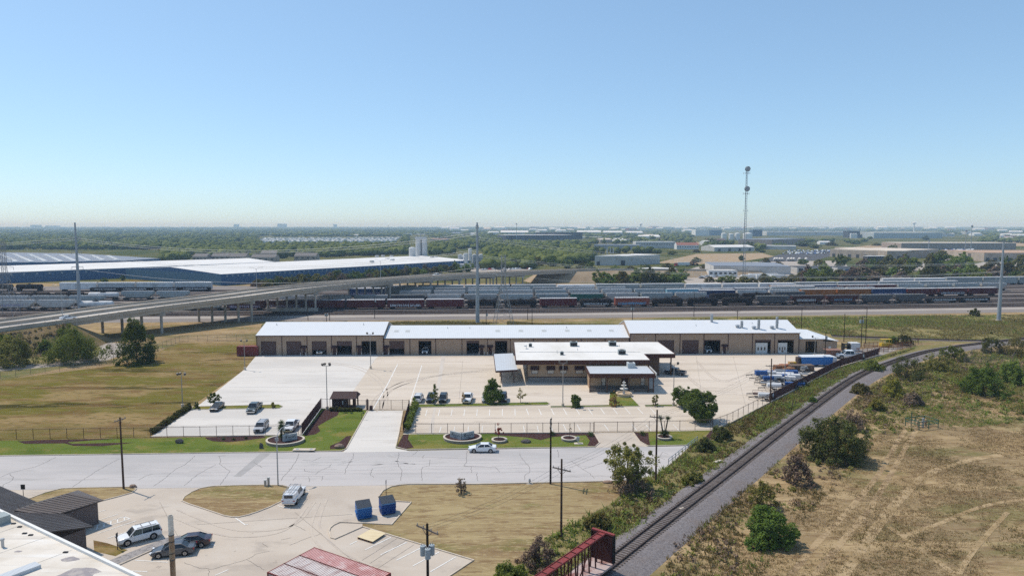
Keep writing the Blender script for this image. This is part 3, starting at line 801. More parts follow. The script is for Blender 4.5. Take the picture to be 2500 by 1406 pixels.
# ------------------------------------------------------------------ road vehicles
M_tyre = mat('black tyre rubber', (0.018, 0.018, 0.019), 0.9)
M_rim = mat('wheel rim alloy', (0.42, 0.43, 0.44), 0.35, metal=0.7)
M_glass = glass('dark car glass', (0.020, 0.026, 0.032), 0.06)
M_head = mat('headlight lens', (0.70, 0.72, 0.74), 0.15, spec=0.6)
M_tail = mat('red tail lens', (0.30, 0.012, 0.012), 0.25, spec=0.5)
M_blackp = mat('black trim plastic', (0.022, 0.022, 0.024), 0.55)
M_plate = mat('licence plate', (0.60, 0.60, 0.58), 0.5)
M_chrome = mat('chrome trim', (0.62, 0.63, 0.65), 0.18, metal=0.9)
def paintm(name, col): return mat('car paint ' + name, col, 0.32, spec=0.5, coat=0.5)
WH = {}
def wheel(parent, x, y, r):
    if r not in WH:
        w = MB().cyl((0, -0.11, 0), (0, 0.11, 0), r, r, 18)
        t = w.build('wheel', M_tyre, parent, (x, y, r))
        rm = MB().cyl((0, -0.118, 0), (0, 0.118, 0), r * 0.64, r * 0.64, 14)
        k = rm.build('rim', M_rim, t)
        hub = MB()
        for i in range(5):
            a = i * 2 * math.pi / 5
            for sg in (-1, 1): hub.obox((math.cos(a) * r * .34, sg * 0.121, math.sin(a) * r * .34), (r * .5, 0.006, r * .12), 0, 0, -a)
        h = tag(hub.build('spokes', M_blackp, t), kind='stuff')
        WH[r] = t
        return t
    t = WH[r].copy(); C.objects.link(t); t.parent = parent; t.location = (x, y, r)
    for ch in WH[r].children:
        q = ch.copy(); C.objects.link(q); q.parent = t
    return t
def ringsec(x, zb, zt, w, crown=0.03):
    return [(x, -w * .86, zb), (x, -w, zb + .14), (x, -w, zt * .62 + zb * .38), (x, -w * .95, zt - .02), (x, -w * .80, zt + crown * .6), (x, 0, zt + crown),
            (x, w * .80, zt + crown * .6), (x, w * .95, zt - .02), (x, w, zt * .62 + zb * .38), (x, w, zb + .14), (x, w * .86, zb)]
def greenhouse(t, belt, roof, zb, zr, wb, wr, paint, bpil=(), glassm=None):
    """belt/roof = (rear x, front x); glass frustum, painted roof shell and pillars"""
    (rb, fb), (rr, fr) = belt, roof
    g = MB().loft([[(rb, -wb, zb), (fb, -wb, zb), (fb, wb, zb), (rb, wb, zb)], [(rr, -wr, zr), (fr, -wr, zr), (fr, wr, zr), (rr, wr, zr)]])
    g.build('window_glass', glassm or M_glass, t)
    e = 0.03
    rf = MB().loft([[(rr - e, -wr - e, zr - .02), (fr + e, -wr - e, zr - .02), (fr + e, wr + e, zr - .02), (rr - e, wr + e, zr - .02)],
                    [(rr - e, -wr - e, zr + .035), (fr + e, -wr - e, zr + .035), (fr + e, wr + e, zr + .035), (rr - e, wr + e, zr + .035)],
                    [(rr + .14, -wr * .80, zr + .075), (fr - .14, -wr * .80, zr + .075), (fr - .14, wr * .80, zr + .075), (rr + .14, wr * .80, zr + .075)]])
    rf.build('roof', paint, t)
    pl = MB()
    for sg in (-1, 1):
        pl.beam((fb, sg * wb, zb), (fr, sg * wr, zr), 0.08, 0.08)
        pl.beam((rb, sg * wb, zb), (rr, sg * wr, zr), 0.13, 0.10)
        for bx in bpil: pl.beam((bx, sg * (wb + .004), zb), (bx - .03, sg * (wr + .004), zr), 0.09, 0.04)
    tag(pl.build('pillars', paint, t), kind='stuff')
def lights(t, L, zf, zr, w, paint, tailh=0.16):
    for sg in (-1, 1):
        MB().obox((L / 2 - .10, sg * w * .72, zf), (0.20, 0.42, 0.15), -sg * .25).build('headlight', M_head, t)
        MB().obox((-L / 2 + .07, sg * w * .76, zr), (0.15, 0.36, tailh), sg * .15).build('tail_light', M_tail, t)
    MB().box(L / 2 - .04, L / 2 + .012, -w * .42, w * .42, .38, zf + .04).build('grille', M_blackp, t)
    MB().box(-L / 2 - .015, -L / 2 + .03, -.17, .17, zr - .10, zr + .04).build('licence_plate', M_plate, t)
def mirrors(t, x, w, z, m):
    for sg in (-1, 1): MB().obox((x, sg * (w + .10), z), (.12, .2, .14)).build('mirror', m, t)
def arches(t, xs, w, r):
    a = MB()
    for x in xs:
        for sg in (-1, 1): a.cyl((x, sg * (w - .30), r + .02), (x, sg * (w + .004), r + .02), r + .07, r + .07, 16)
    tag(a.build('wheel_arches', M_blackp, t), kind='stuff')
def make_car(kind, paint, name=None, label='', cat='car'):
    t = thing(name or 'parked_car', label, cat)
    if kind == 'sedan':
        L, w, r = 4.85, .91, .33
        st = [(-L / 2, .34, .86, .74), (-L / 2 + .12, .24, .97, .84), (-1.75, .20, 1.00, .90), (-.9, .19, .98, .915), (.6, .19, .95, .915), (1.1, .19, .93, .91), (1.75, .20, .83, .89), (2.2, .24, .70, .83), (L / 2, .32, .58, .68)]
        belt, roof, zb, zr = (-1.85, 1.15), (-1.05, .28), .95, 1.40
        ax, bp = (-1.42, 1.45), (-.35,)
        zf, zr_, wr = .64, .80, .60
    elif kind == 'suv':
        L, w, r = 4.95, .98, .39
        st = [(-L / 2, .40, 1.00, .90), (-L / 2 + .10, .32, 1.08, .95), (-1.4, .28, 1.08, .98), (.4, .28, 1.07, .98), (1.0, .28, 1.06, .97), (1.8, .30, 1.02, .95), (2.3, .34, .94, .89), (L / 2, .42, .80, .76)]
        belt, roof, zb, zr = (-L / 2 + .06, 1.25), (-L / 2 + .30, .55), 1.06, 1.74
        ax, bp = (-1.45, 1.5), (-1.35, -.2)
        zf, zr_, wr = .88, .98, .74
    else:   # pickup
        L, w, r = 5.7, .99, .40
        st = [(-L / 2, .52, .86, .90), (-L / 2 + .06, .46, .90, .95), (-1.0, .40, .90, .98), (-.9, .34, 1.08, .98), (.9, .34, 1.08, .98), (1.5, .34, 1.08, .97), (2.3, .36, 1.05, .95), (2.65, .40, .98, .90), (L / 2, .46, .80, .82)]
        belt, roof, zb, zr = (-.95, 1.38), (-.80, .75), 1.06, 1.78
        ax, bp = (-1.72, 1.78), (-.05,)
        zf, zr_, wr = .88, .92, .72
    bd = MB(); rings = [ringsec(*q) for q in st]; bd.loft(rings)
    b = bd.build('body', paint, t, smooth=False)
    greenhouse(t, belt, roof, zb, zr, w * .90, wr, paint, bp)
    arches(t, ax, w, r)
    for x in ax:
        for sg in (-1, 1): wheel(t, x, sg * (w - .10), r)
    lights(t, L, zf, zr_, w, paint)
    mirrors(t, belt[1] - .35, w * .9, zb + .06, paint)
    if kind == 'pickup':
        wl = MB()
        for sg in (-1, 1): wl.box(-L / 2 + .02, -1.0, sg * .97 - .05, sg * .97 + .05, .88, 1.16)
        wl.box(-L / 2 + .01, -L / 2 + .09, -.92, .92, .60, 1.15)
        tag(wl.build('bed_walls', paint, t), kind='stuff')
        MB().box(-L / 2 + .1, -1.0, -.91, .91, .90, .945).build('bed_floor', M_blackp, t)
        MB().box(L / 2 - .12, L / 2 + .06, -.92, .92, .42, .60).build('front_bumper', M_chrome, t)
        MB().box(-L / 2 - .12, -L / 2 + .02, -.92, .92, .46, .62).build('rear_bumper', M_chrome, t)
    if kind == 'suv':
        rk = MB()
        for sg in (-1, 1): rk.beam((-1.9, sg * .62, zr + .12), (.3, sg * .62, zr + .12), .04, .04)
        for x in (-1.3, -.3): rk.beam((x, -.62, zr + .12), (x, .62, zr + .12), .05, .03)
        tag(rk.build('roof_rack', M_blackp, t), kind='stuff')
    return t
def car_at(kind, paint, px, ang, label, name=None, cat='car', sc=None):
    t = make_car(kind, paint, name, label, cat)
    p = P(*px); t.location = (p.x, p.y, 0.025); t.rotation_euler = (0, 0, R(ang))
    if sc: t.scale = (sc,) * 3
    return t
W_ = paintm('white', (0.72, 0.73, 0.74)); K_ = paintm('black', (0.010, 0.011, 0.014)); NV = paintm('dark navy', (0.018, 0.028, 0.055)); GR = paintm('graphite', (0.070, 0.080, 0.095))
SV = paintm('silver', (0.42, 0.43, 0.45)); PL = paintm('dark plum', (0.022, 0.010, 0.020)); SG = paintm('slate green', (0.045, 0.065, 0.070)); RD = paintm('red', (0.32, 0.02, 0.02)); BL = paintm('blue', (0.02, 0.08, 0.28))
def pxang(a, b):
    p, q = P(*a), P(*b); return math.degrees(math.atan2(q.y - p.y, q.x - p.x))
car_at('sedan', W_, (1178, 1101.5), 180, 'white sedan parked at the kerb of the grey street below the V-shaped stone sign', 'sedan_car')
car_at('suv', W_, (340, 1318), pxang((392, 1310), (296, 1336)) , 'large white SUV with roof rack beside the white hatched parking bay', 'suv_car', sc=0.98)
car_at('sedan', PL, (464, 1332), 180 + 14, 'dark plum sedan parked next to the graphite sedan', 'sedan_car')
car_at('sedan', GR, (424, 1352), 180 + 14, 'graphite grey sedan parked beside the rusty flue pipe', 'sedan_car')
car_at('sedan', K_, (530, 999), -86, 'black sedan in the left lot beside the young street tree', 'sedan_car')
car_at('pickup', SG, (621, 1003), -86, 'slate green pickup truck with open bed in the pale concrete lot', 'pickup_truck', 'truck')
car_at('suv', SV, (638, 1050), -86, 'silver SUV behind the brown post fence beside the white pickup', 'suv_car', sc=.95)
tp = car_at('pickup', W_, (711, 1048), -86, 'white pickup truck parked against the dark slatted fence', 'pickup_truck', 'truck')
car_at('suv', W_, (1022, 978), 90, 'white SUV seen from behind, next to the clipped hedge', 'suv_car', sc=.95)
car_at('suv', NV, (1052, 979), -90, 'navy car standing behind the slender sapling, beside the white SUV', 'suv_car', sc=.9)
car_at('suv', K_, (1082, 979), -90, 'black car parked right of the slender sapling', 'suv_car', sc=.9)
car_at('pickup', W_, (1142, 979), -92, 'white pickup with black front parked by a thin young tree', 'pickup_truck', 'truck')
car_at('sedan', SV, (1187, 978), -90, 'silver sedan half hidden behind the dense pointed tree', 'sedan_car')
car_at('suv', K_, (1228, 978), -90, 'black SUV in the shade right of the dense pointed tree', 'suv_car', sc=.95)
car_at('pickup', GR, (1648, 914), 150, 'grey pickup under the flat roof overhang of the office', 'pickup_truck', 'truck')
# work pickup with a topper and ladder rack
tw = car_at('pickup', W_, (719, 1219), pxang((704, 1236), (733, 1199)), 'white work pickup with cap and ladder rack by the oval grass island', 'work_pickup', 'truck', sc=.95)
MB().loft([[(-2.8, -.93, 1.14), (-1.0, -.93, 1.14), (-1.0, .93, 1.14), (-2.8, .93, 1.14)], [(-2.74, -.84, 1.82), (-1.02, -.84, 1.82), (-1.02, .84, 1.82), (-2.74, .84, 1.82)]]).build('bed_cap', W_, tw)
MB().box(-2.81, -2.77, -.62, .62, 1.30, 1.72).build('cap_window', M_glass, tw)
lr = MB()
for sg in (-1, 1):
    lr.beam((-2.7, sg * .80, 2.08), (1.0, sg * .80, 2.08), .05, .05)
    for x in (-2.6, -1.2, .6): lr.beam((x, sg * .80, 1.80), (x, sg * .80, 2.08), .05, .05)
for x in (-2.6, -1.2, .6): lr.beam((x, -.80, 2.08), (x, .80, 2.08), .05, .05)
for y in (-.3, .12): lr.beam((-2.75, y, 2.13), (.9, y, 2.13), .05, .07)
for i in range(12): lr.beam((-2.6 + i * .3, -.3, 2.13), (-2.6 + i * .3, .12, 2.13), .03, .03)
tag(lr.build('ladder_rack', mat('grey rack metal', (.35, .35, .36), .4, metal=.5), tw), kind='stuff')
# cars on the bridge
e = edge_at(238); o = make_car('sedan', W_, 'sedan_car', 'white sedan driving on the bridge road above the bushes'); bx = P(188, 777, 8.3); bb = edge_at(bx.y)
o.location = (edge_at(226).x - 6.0, 226, edge_at(226).z - PAR + .01); o.rotation_euler = (0, 0, R(54))
o = make_car('pickup', W_, 'pickup_truck', 'white pickup driving on the far side of the bridge road', 'truck'); o.location = (edge_at(405).x - 17, 405, edge_at(405).z - PAR + .01); o.rotation_euler = (0, 0, R(232))
o = make_car('suv', SV, 'suv_car', 'silver car on the bridge road near its far abutment'); o.location = (edge_at(452).x - 16, 452, edge_at(452).z - PAR + .01); o.rotation_euler = (0, 0, R(225))

# ------------------------------------------------------------------ railway wagons
M_under = mat('wagon underframe black', (0.030, 0.026, 0.024), 0.8)
def truckmesh():
    b = MB()
    for sg in (-1, 1):
        b.box(-1.1, 1.1, sg * 1.0 - .1, sg * 1.0 + .1, .45, .80)
        b.box(-.4, .4, sg * 1.0 - .12, sg * 1.0 + .12, .35, .95)
    for x in (-.88, .88):
        for sg in (-1, 1): b.cyl((x, sg * .68, .80), (x, sg * .82, .80), .46, .46, 14)
        b.cyl((x, -.7, .80), (x, .7, .80), .09, .09, 6)
    b.box(-.3, .3, -1.0, 1.0, .7, .95)
    return b
TRM = None
def bogies(t, L):
    global TRM
    for x in (-L / 2 + 2.2, L / 2 - 2.2):
        if TRM is None: TRM = truckmesh().build('bogie', M_under, t, (x, 0, 0))
        else:
            o = TRM.copy(); C.objects.link(o); o.parent = t; o.location = (x, 0, 0)
    MB().box(-L / 2 - .45, L / 2 + .45, -.16, .16, .85, 1.12).build('centre_sill', M_under, t)
GM = [mat('pale spray paint', (.55, .58, .60), .7), mat('sky blue spray paint', (.18, .42, .62), .7), mat('chalky lilac spray paint', (.45, .42, .55), .7)]
def graffiti(t, x0, x1, z0, z1, y, seed, m):
    r = random.Random(seed); b = MB(); x = x0
    while x < x1:
        wd = r.uniform(.55, 1.0)
        for k in range(r.randint(3, 5)):
            a = (x + r.uniform(0, wd), y, r.uniform(z0, z1)); c = (x + r.uniform(0, wd), y, r.uniform(z0, z1))
            b.beam(a, c, .015, r.uniform(.10, .24))
        b.beam((x + .1, y, z0), (x + .1 + r.uniform(-.2, .2), y, z1), .015, .18)
        x += wd
    return tag(b.build('graffiti', m, t), kind='stuff')
def boxcar(mb, mr, L=17.2, tall=4.55, gr=None, seed=1, ribs=True, door=True, name='boxcar', label='', cat='wagon'):
    t = thing(name, label, cat); bogies(t, L)
    MB().box(-L / 2, L / 2, -1.48, 1.48, 1.12, tall).build('body', mb, t)
    rf = MB().loft([[(x, -1.55, tall - .03), (x, 1.55, tall - .03), (x, 1.55, tall + .07), (x, 0, tall + .26), (x, -1.55, tall + .07)] for x in (-L / 2 - .06, L / 2 + .06)])
    for i in range(int(L / 1.1)): rf.obox((-L / 2 + .6 + i * 1.1, 0, tall + .20), (.07, 2.9, .13))
    rf.build('roof', mr, t)
    if ribs:
        b = MB(); n = int(L / 1.0)
        for i in range(n + 1):
            x = -L / 2 + L * i / n
            if door and abs(x) < 1.7: continue
            for sg in (-1, 1): b.box(x - .06, x + .06, sg * 1.52 - .045, sg * 1.52 + .045, 1.15, tall - .05)
        tag(b.build('side_posts', mb, t), kind='stuff')
    if door:
        for sg in (-1, 1):
            d = MB().box(-1.55, 1.55, sg * 1.54 - .05, sg * 1.54 + .05, 1.18, tall - .22).build('door', mb, t)
            hb = MB()
            for x in (-1.0, -.35, .35, 1.0): hb.box(x - .03, x + .03, sg * 1.60 - .02, sg * 1.60 + .02, 1.25, tall - .3)
            tag(hb.build('door_bars', M_under, d), kind='stuff')
    ld = MB()
    for x in (-L / 2 + .25, L / 2 - .25):
        for sg in (-1, 1):
            for k in range(9): ld.box(x - .2, x + .2, sg * 1.60 - .015, sg * 1.60 + .015, 1.2 + k * .38, 1.235 + k * .38)
    tag(ld.build('ladder', M_under, t), kind='stuff')
    if gr is not None: graffiti(t, -L * .42, L * .38, 1.25, 2.5, -1.62, seed, gr)
    return t
def hopper(mb, mr, L=17.0, tall=4.65, gr=None, seed=1, label='', text=None):
    t = thing('covered_hopper_wagon', label, 'wagon'); bogies(t, L)
    def ring(x, zb, k=1.0):
        return [(x, -1.25 * k, zb), (x, -1.50, max(zb, 1.6) + .35), (x, -1.52, 3.6), (x, -1.34, tall - .28), (x, -.8, tall - .04), (x, .8, tall - .04), (x, 1.34, tall - .28), (x, 1.52, 3.6), (x, 1.50, max(zb, 1.6) + .35), (x, 1.25 * k, zb)]
    MB().loft([ring(-L / 2 + .35, 3.2), ring(-L / 2 + 2.9, 1.35), ring(L / 2 - 2.9, 1.35), ring(L / 2 - .35, 3.2)]).build('body', mb, t)
    rf = MB().box(-L / 2 + .2, L / 2 - .2, -.42, .42, tall - .03, tall + .16)
    for i in range(10): rf.obox((-L / 2 + 1.2 + i * (L - 2.4) / 9, 0, tall + .20), (.9, .95, .10))
    for sg in (-1, 1): rf.box(-L / 2 + .2, L / 2 - .2, sg * 1.05 - .18, sg * 1.05 + .18, tall - .06, tall + .05)
    tag(rf.build('roof_hatches', mr, t), kind='stuff')
    ch = MB()
    for i in range(4):
        x = -L / 2 + 3.9 + i * (L - 7.8) / 3
        ch.loft([[(x - 1.1, -1.1, 1.5), (x + 1.1, -1.1, 1.5), (x + 1.1, 1.1, 1.5), (x - 1.1, 1.1, 1.5)], [(x - .35, -.5, .62), (x + .35, -.5, .62), (x + .35, .5, .62), (x - .35, .5, .62)]])
    tag(ch.build('discharge_chutes', M_under, t), kind='stuff')
    en = MB()
    for sx in (-1, 1):
        for sg in (-1, 1):
            en.beam((sx * (L / 2 - .3), sg * 1.3, 1.0), (sx * (L / 2 - .3), sg * 1.3, tall - .2), .12, .12)
            en.beam((sx * (L / 2 - .3), sg * 1.3, 1.1), (sx * (L / 2 - 2.2), sg * 1.3, 1.5), .12, .2)
        en.box(sx * (L / 2 - .1) - .5, sx * (L / 2 - .1) + .5, -1.3, 1.3, 1.0, 1.16)
    for i in range(14):
        x = -L / 2 + 1.6 + i * (L - 3.2) / 13
        for sg in (-1, 1): en.box(x - .05, x + .05, sg * 1.53 - .03, sg * 1.53 + .03, 2.0, 3.7)
    tag(en.build('end_frames', mb, t), kind='stuff')
    if gr is not None: graffiti(t, -L * .36, L * .2, 1.9, 3.1, -1.60, seed, gr)
    if text:
        text_mesh('painted_lettering', text, 1.5, GM[1], t, (0, -1.61, 2.0), (R(90), 0, 0))
    return t
def tankcar(mb, L=16.5, label='', gr=None, seed=3):
    t = thing('tank_wagon', label, 'wagon'); bogies(t, L)
    r = 1.48; zc_ = 2.75; n = 18; rings = []
    for x, k in ((-L / 2 + .5, .25), (-L / 2 + .62, .62), (-L / 2 + .9, .88), (-L / 2 + 1.3, 1), (L / 2 - 1.3, 1), (L / 2 - .9, .88), (L / 2 - .62, .62), (L / 2 - .5, .25)):
        rings.append([(x, r * k * math.cos(2 * math.pi * i / n), zc_ + r * k * math.sin(2 * math.pi * i / n)) for i in range(n)])
    MB().loft(rings).build('tank', mb, t, smooth=True)
    d = MB().cyl((0, 0, zc_ + r - .1), (0, 0, zc_ + r + .38), .48, .48, 12)
    d.box(-1.3, 1.3, -.75, .75, zc_ + r - .05, zc_ + r + .02)
    for x in (-1.3, 1.3):
        for y in (-.75, .75): d.beam((x, y, zc_ + r - .2), (x, y, zc_ + r + .75), .05, .05)
    for y in (-.75, .75): d.beam((-1.3, y, zc_ + r + .75), (1.3, y, zc_ + r + .75), .05, .05)
    d.build('manway_platform', M_under, t)
    s = MB()
    for x in (-L / 2 + 2.2, L / 2 - 2.2): s.box(x - .8, x + .8, -1.2, 1.2, .95, 1.65)
    for sx in (-1, 1):
        s.box(sx * (L / 2 - .3) - .5, sx * (L / 2 - .3) + .5, -1.4, 1.4, 1.05, 1.2)
        for sg in (-1, 1): s.beam((sx * (L / 2 - .2), sg * 1.4, 1.1), (sx * (L / 2 - .2), sg * 1.4, 2.1), .05, .05)
    tag(s.build('saddles', M_under, t), kind='stuff')
    ld = MB()
    for sg in (-1, 1):
        for k in range(8): ld.box(-.25, .25, sg * 1.56 - .02, sg * 1.56 + .02, 1.2 + k * .4, 1.235 + k * .4)
    tag(ld.build('ladder', M_under, t), kind='stuff')
    if gr is not None: graffiti(t, -L * .36, L * .36, 1.3, 2.3, -1.56, seed, gr)
    return t
def gondola(mb, L=16.5, label='', tall=2.6, gr=None, seed=2):
    t = thing('gondola_wagon', label, 'wagon'); bogies(t, L)
    b = MB().box(-L / 2, L / 2, -1.45, 1.45, 1.05, 1.25)
    for sg in (-1, 1): b.box(-L / 2, L / 2, sg * 1.42 - .06, sg * 1.42 + .06, 1.25, tall)
    for sx in (-1, 1): b.box(sx * (L / 2 - .06) - .06, sx * (L / 2 - .06) + .06, -1.36, 1.36, 1.25, tall)
    b.build('tub', mb, t)
    p = MB()
    for i in range(15):
        x = -L / 2 + .2 + i * (L - .4) / 14
        for sg in (-1, 1): p.box(x - .07, x + .07, sg * 1.52 - .04, sg * 1.52 + .04, 1.05, tall + .02)
    tag(p.build('side_posts', mb, t), kind='stuff')
    if gr is not None: graffiti(t, -L * .4, L * .4, 1.3, 2.3, -1.58, seed, gr)
    return t
def wm(name, c, r=.75): return mat('wagon ' + name, c, r, (((c[0] * .55 + .03, c[1] * .5 + .02, c[2] * .5 + .015), .35, (1, 1, 1.6), .45, .7, .6),), rnd=.18)
m_maroon = wm('maroon', (.112, .026, .029)); m_rust = wm('rusty red', (.26, .075, .05)); m_lgrey = wm('light grey', (.47, .455, .43)); m_mgrey = wm('mid grey', (.30, .30, .285)); m_teal = wm('bluish grey', (.31, .345, .345))
m_dgrey = wm('dark grey', (.10, .10, .105)); m_white = wm('off white', (.62, .63, .63)); m_blue = wm('deep blue', (.025, .055, .14)); m_orange = wm('brown orange', (.36, .13, .035)); m_black = wm('black', (.016, .015, .016)); m_green = wm('dark green', (.03, .12, .095))
m_sky = wm('powder blue', (.22, .42, .52)); m_dmar = wm('dark brown', (.075, .030, .028)); m_silver = mat('wagon roof metal', (.52, .53, .54), .45, (((.33, .31, .30), .5, A1, .45, .7, .6),)); m_roofd = mat('wagon roof dull', (.20, .19, .19), .7)
WAG = {
 'mbox': Proto(boxcar(m_maroon, m_silver, 17.0, gr=GM[0], seed=3, label='maroon boxcar with pale graffiti')),
 'mbox2': Proto(boxcar(m_maroon, m_silver, 17.6, label='plain maroon boxcar')),
 'rbox': Proto(boxcar(m_rust, m_silver, 16.6, gr=GM[1], seed=8, label='rusty red ribbed boxcar with blue graffiti')),
 'dbox': Proto(boxcar(m_dmar, m_roofd, 16.8, gr=GM[2], seed=12, label='dark brown boxcar with lilac graffiti')),
 'bbox': Proto(boxcar(m_blue, m_silver, 19.5, tall=4.75, gr=GM[2], seed=15, label='deep blue boxcar with bright roof')),
 'obox': Proto(boxcar(m_orange, m_silver, 19.5, tall=4.75, label='brown orange boxcar with bright roof')),
 'sbox': Proto(boxcar(m_sky, m_silver, 19.0, gr=mat('black spray paint', (.01, .01, .012), .7), seed=21, label='powder blue boxcar with black graffiti')),
 'reefer': Proto(boxcar(m_white, mat('bright wagon roof', (.70, .70, .70), .5), 21.5, tall=5.0, ribs=False, gr=None, name='refrigerator_wagon', label='tall off-white refrigerator wagon')),
 'reeferg': Proto(boxcar(m_white, mat('bright wagon roof', (.70, .70, .70), .5), 21.5, tall=5.0, ribs=False, gr=GM[2], seed=31, name='refrigerator_wagon', label='off-white refrigerator wagon with lilac graffiti')),
 'auto': Proto(boxcar(m_teal, m_silver, 25.5, tall=5.3, door=False, name='autorack_wagon', label='long bluish grey autorack wagon')),
 'lhop': Proto(hopper(m_lgrey, m_silver, label='light grey covered hopper wagon')),
 'lhopg': Proto(hopper(m_lgrey, m_silver, gr=GM[2], seed=5, label='light grey covered hopper wagon with lilac graffiti')),
 'thop': Proto(hopper(m_teal, m_silver, label='bluish grey covered hopper wagon')),
 'mhop': Proto(hopper(m_mgrey, m_silver, label='mid grey covered hopper wagon')),
 'dhop': Proto(hopper(m_dgrey, m_mgrey, label='dark grey covered hopper wagon')),
 'brhop': Proto(hopper(m_dmar, m_roofd, gr=GM[0], seed=44, label='dark brown covered hopper wagon with pale graffiti')),
 'ghop': Proto(hopper(m_green, m_silver, label='dark green covered hopper wagon')),
 'text': Proto(hopper(m_dmar, m_roofd, text='NOCK SONW', label='dark brown hopper wagon with blue block lettering')),
 'tank': Proto(tankcar(m_black, label='black tank wagon with top platform')),
 'tankg': Proto(tankcar(m_black, label='black tank wagon with pale graffiti', gr=GM[0])),
 'wtank': Proto(tankcar(m_white, label='white tank wagon with top platform')),
 'gon': Proto(gondola(m_black, label='black open gondola wagon with pale graffiti', gr=GM[0])),
 'mgon': Proto(gondola(m_maroon, label='maroon open gondola wagon')),
}
for q_ in WAG.values(): q_.base = q_.o['label']
WL = dict(mbox=17.0, mbox2=17.6, rbox=16.6, dbox=16.8, bbox=19.5, obox=19.5, sbox=19, reefer=21.5, reeferg=21.5, auto=25.5, lhop=17, lhopg=17, thop=17, mhop=17, dhop=17, brhop=17, ghop=17, text=17, tank=16.5, tankg=16.5, wtank=16.5, gon=16.5, mgon=16.5)
WG = dict(mbox='graffitied maroon boxcars', mbox2='plain maroon boxcars', bbox='deep blue boxcars', obox='orange boxcars', reefer='white refrigerator wagons', reeferg='graffitied refrigerator wagons', auto='autorack wagons', lhop='light grey hoppers', lhopg='graffitied light hoppers', thop='bluish hoppers', mhop='mid grey hoppers', dhop='dark grey hoppers', brhop='graffitied brown hoppers', tank='black tank wagons', tankg='graffitied tank wagons', gon='graffitied gondolas', mgon='maroon gondolas', dbox='dark brown boxcars', rbox='rusty boxcars', sbox='powder blue boxcars', wtank='white tank wagons', ghop='dark green hoppers')
def row(off, x0, seq, desc):
    x = x0
    for k in seq:
        if isinstance(k, (int, float)): x += k; continue
        L = WL[k]; xm = x + L / 2
        h = math.atan(0.079 + 0.00018 * xm)
        WAG[k].use((xm, CY(xm, off), 0.0), h, label=WAG[k].base + ' ' + desc, group=WG.get(k, k) + ' ' + desc)
        x += L * math.cos(h) + 1.15
A_ = lambda s: s.split()
row(18, -150, A_('thop dbox dbox mbox2 mbox2 mbox mbox2 tank tank mbox2 tankg rbox tank tank tank dhop brhop text dhop dhop gon gon'), 'in the train beside the service road')
row(23, -275, A_('mbox lhop lhopg lhop wtank'), 'in the short train left of the bridge')
row(38, -115, A_('lhop lhop mhop dhop lhop mhop thop thop ghop lhop thop mhop tank tank dhop'), 'in the train behind the maroon boxcars')
row(43.5, -310, A_('mhop mhop lhop lhop mhop thop'), 'in the left train behind the front hoppers')
row(66, -330, A_('mgon tank mgon tank tank tank wtank thop thop'), 'in the left dark tank train')
row(49, 100, A_('bbox lhop lhop obox obox bbox mbox2 mbox mbox2'), 'in the mixed boxcar train on the right')
row(75, -330, A_('tank gon tank gon gon gon'), 'in the left gondola train')
row(60, -60, A_('lhop lhop thop lhop thop lhop lhop thop sbox mbox2 bbox auto lhop lhop'), 'in the train of pale hoppers beyond the tanks')
row(75, -90, A_('bbox auto mhop lhop thop mhop lhop lhop'), 'in the far train near the bridge')
row(75, 150, A_('obox bbox mbox2 mbox2 thop thop thop lhop'), 'in the far train below the thickets')
row(86, -80, A_('auto auto auto auto reefer auto auto reefer reefer reefer auto auto auto auto'), 'in the long autorack train')
row(119, -440, A_('tank tank tank tank tank tank tank tank tank'), 'in the black tank train below the blue warehouse')
row(119, -272, A_('reefer reeferg reefer reeferg'), 'below the blue warehouse')
row(112, -250, A_('gon gon gon gon'), 'before the refrigerator wagons')
row(112, 240, A_('reefer reefer auto auto auto'), 'in the furthest right train')
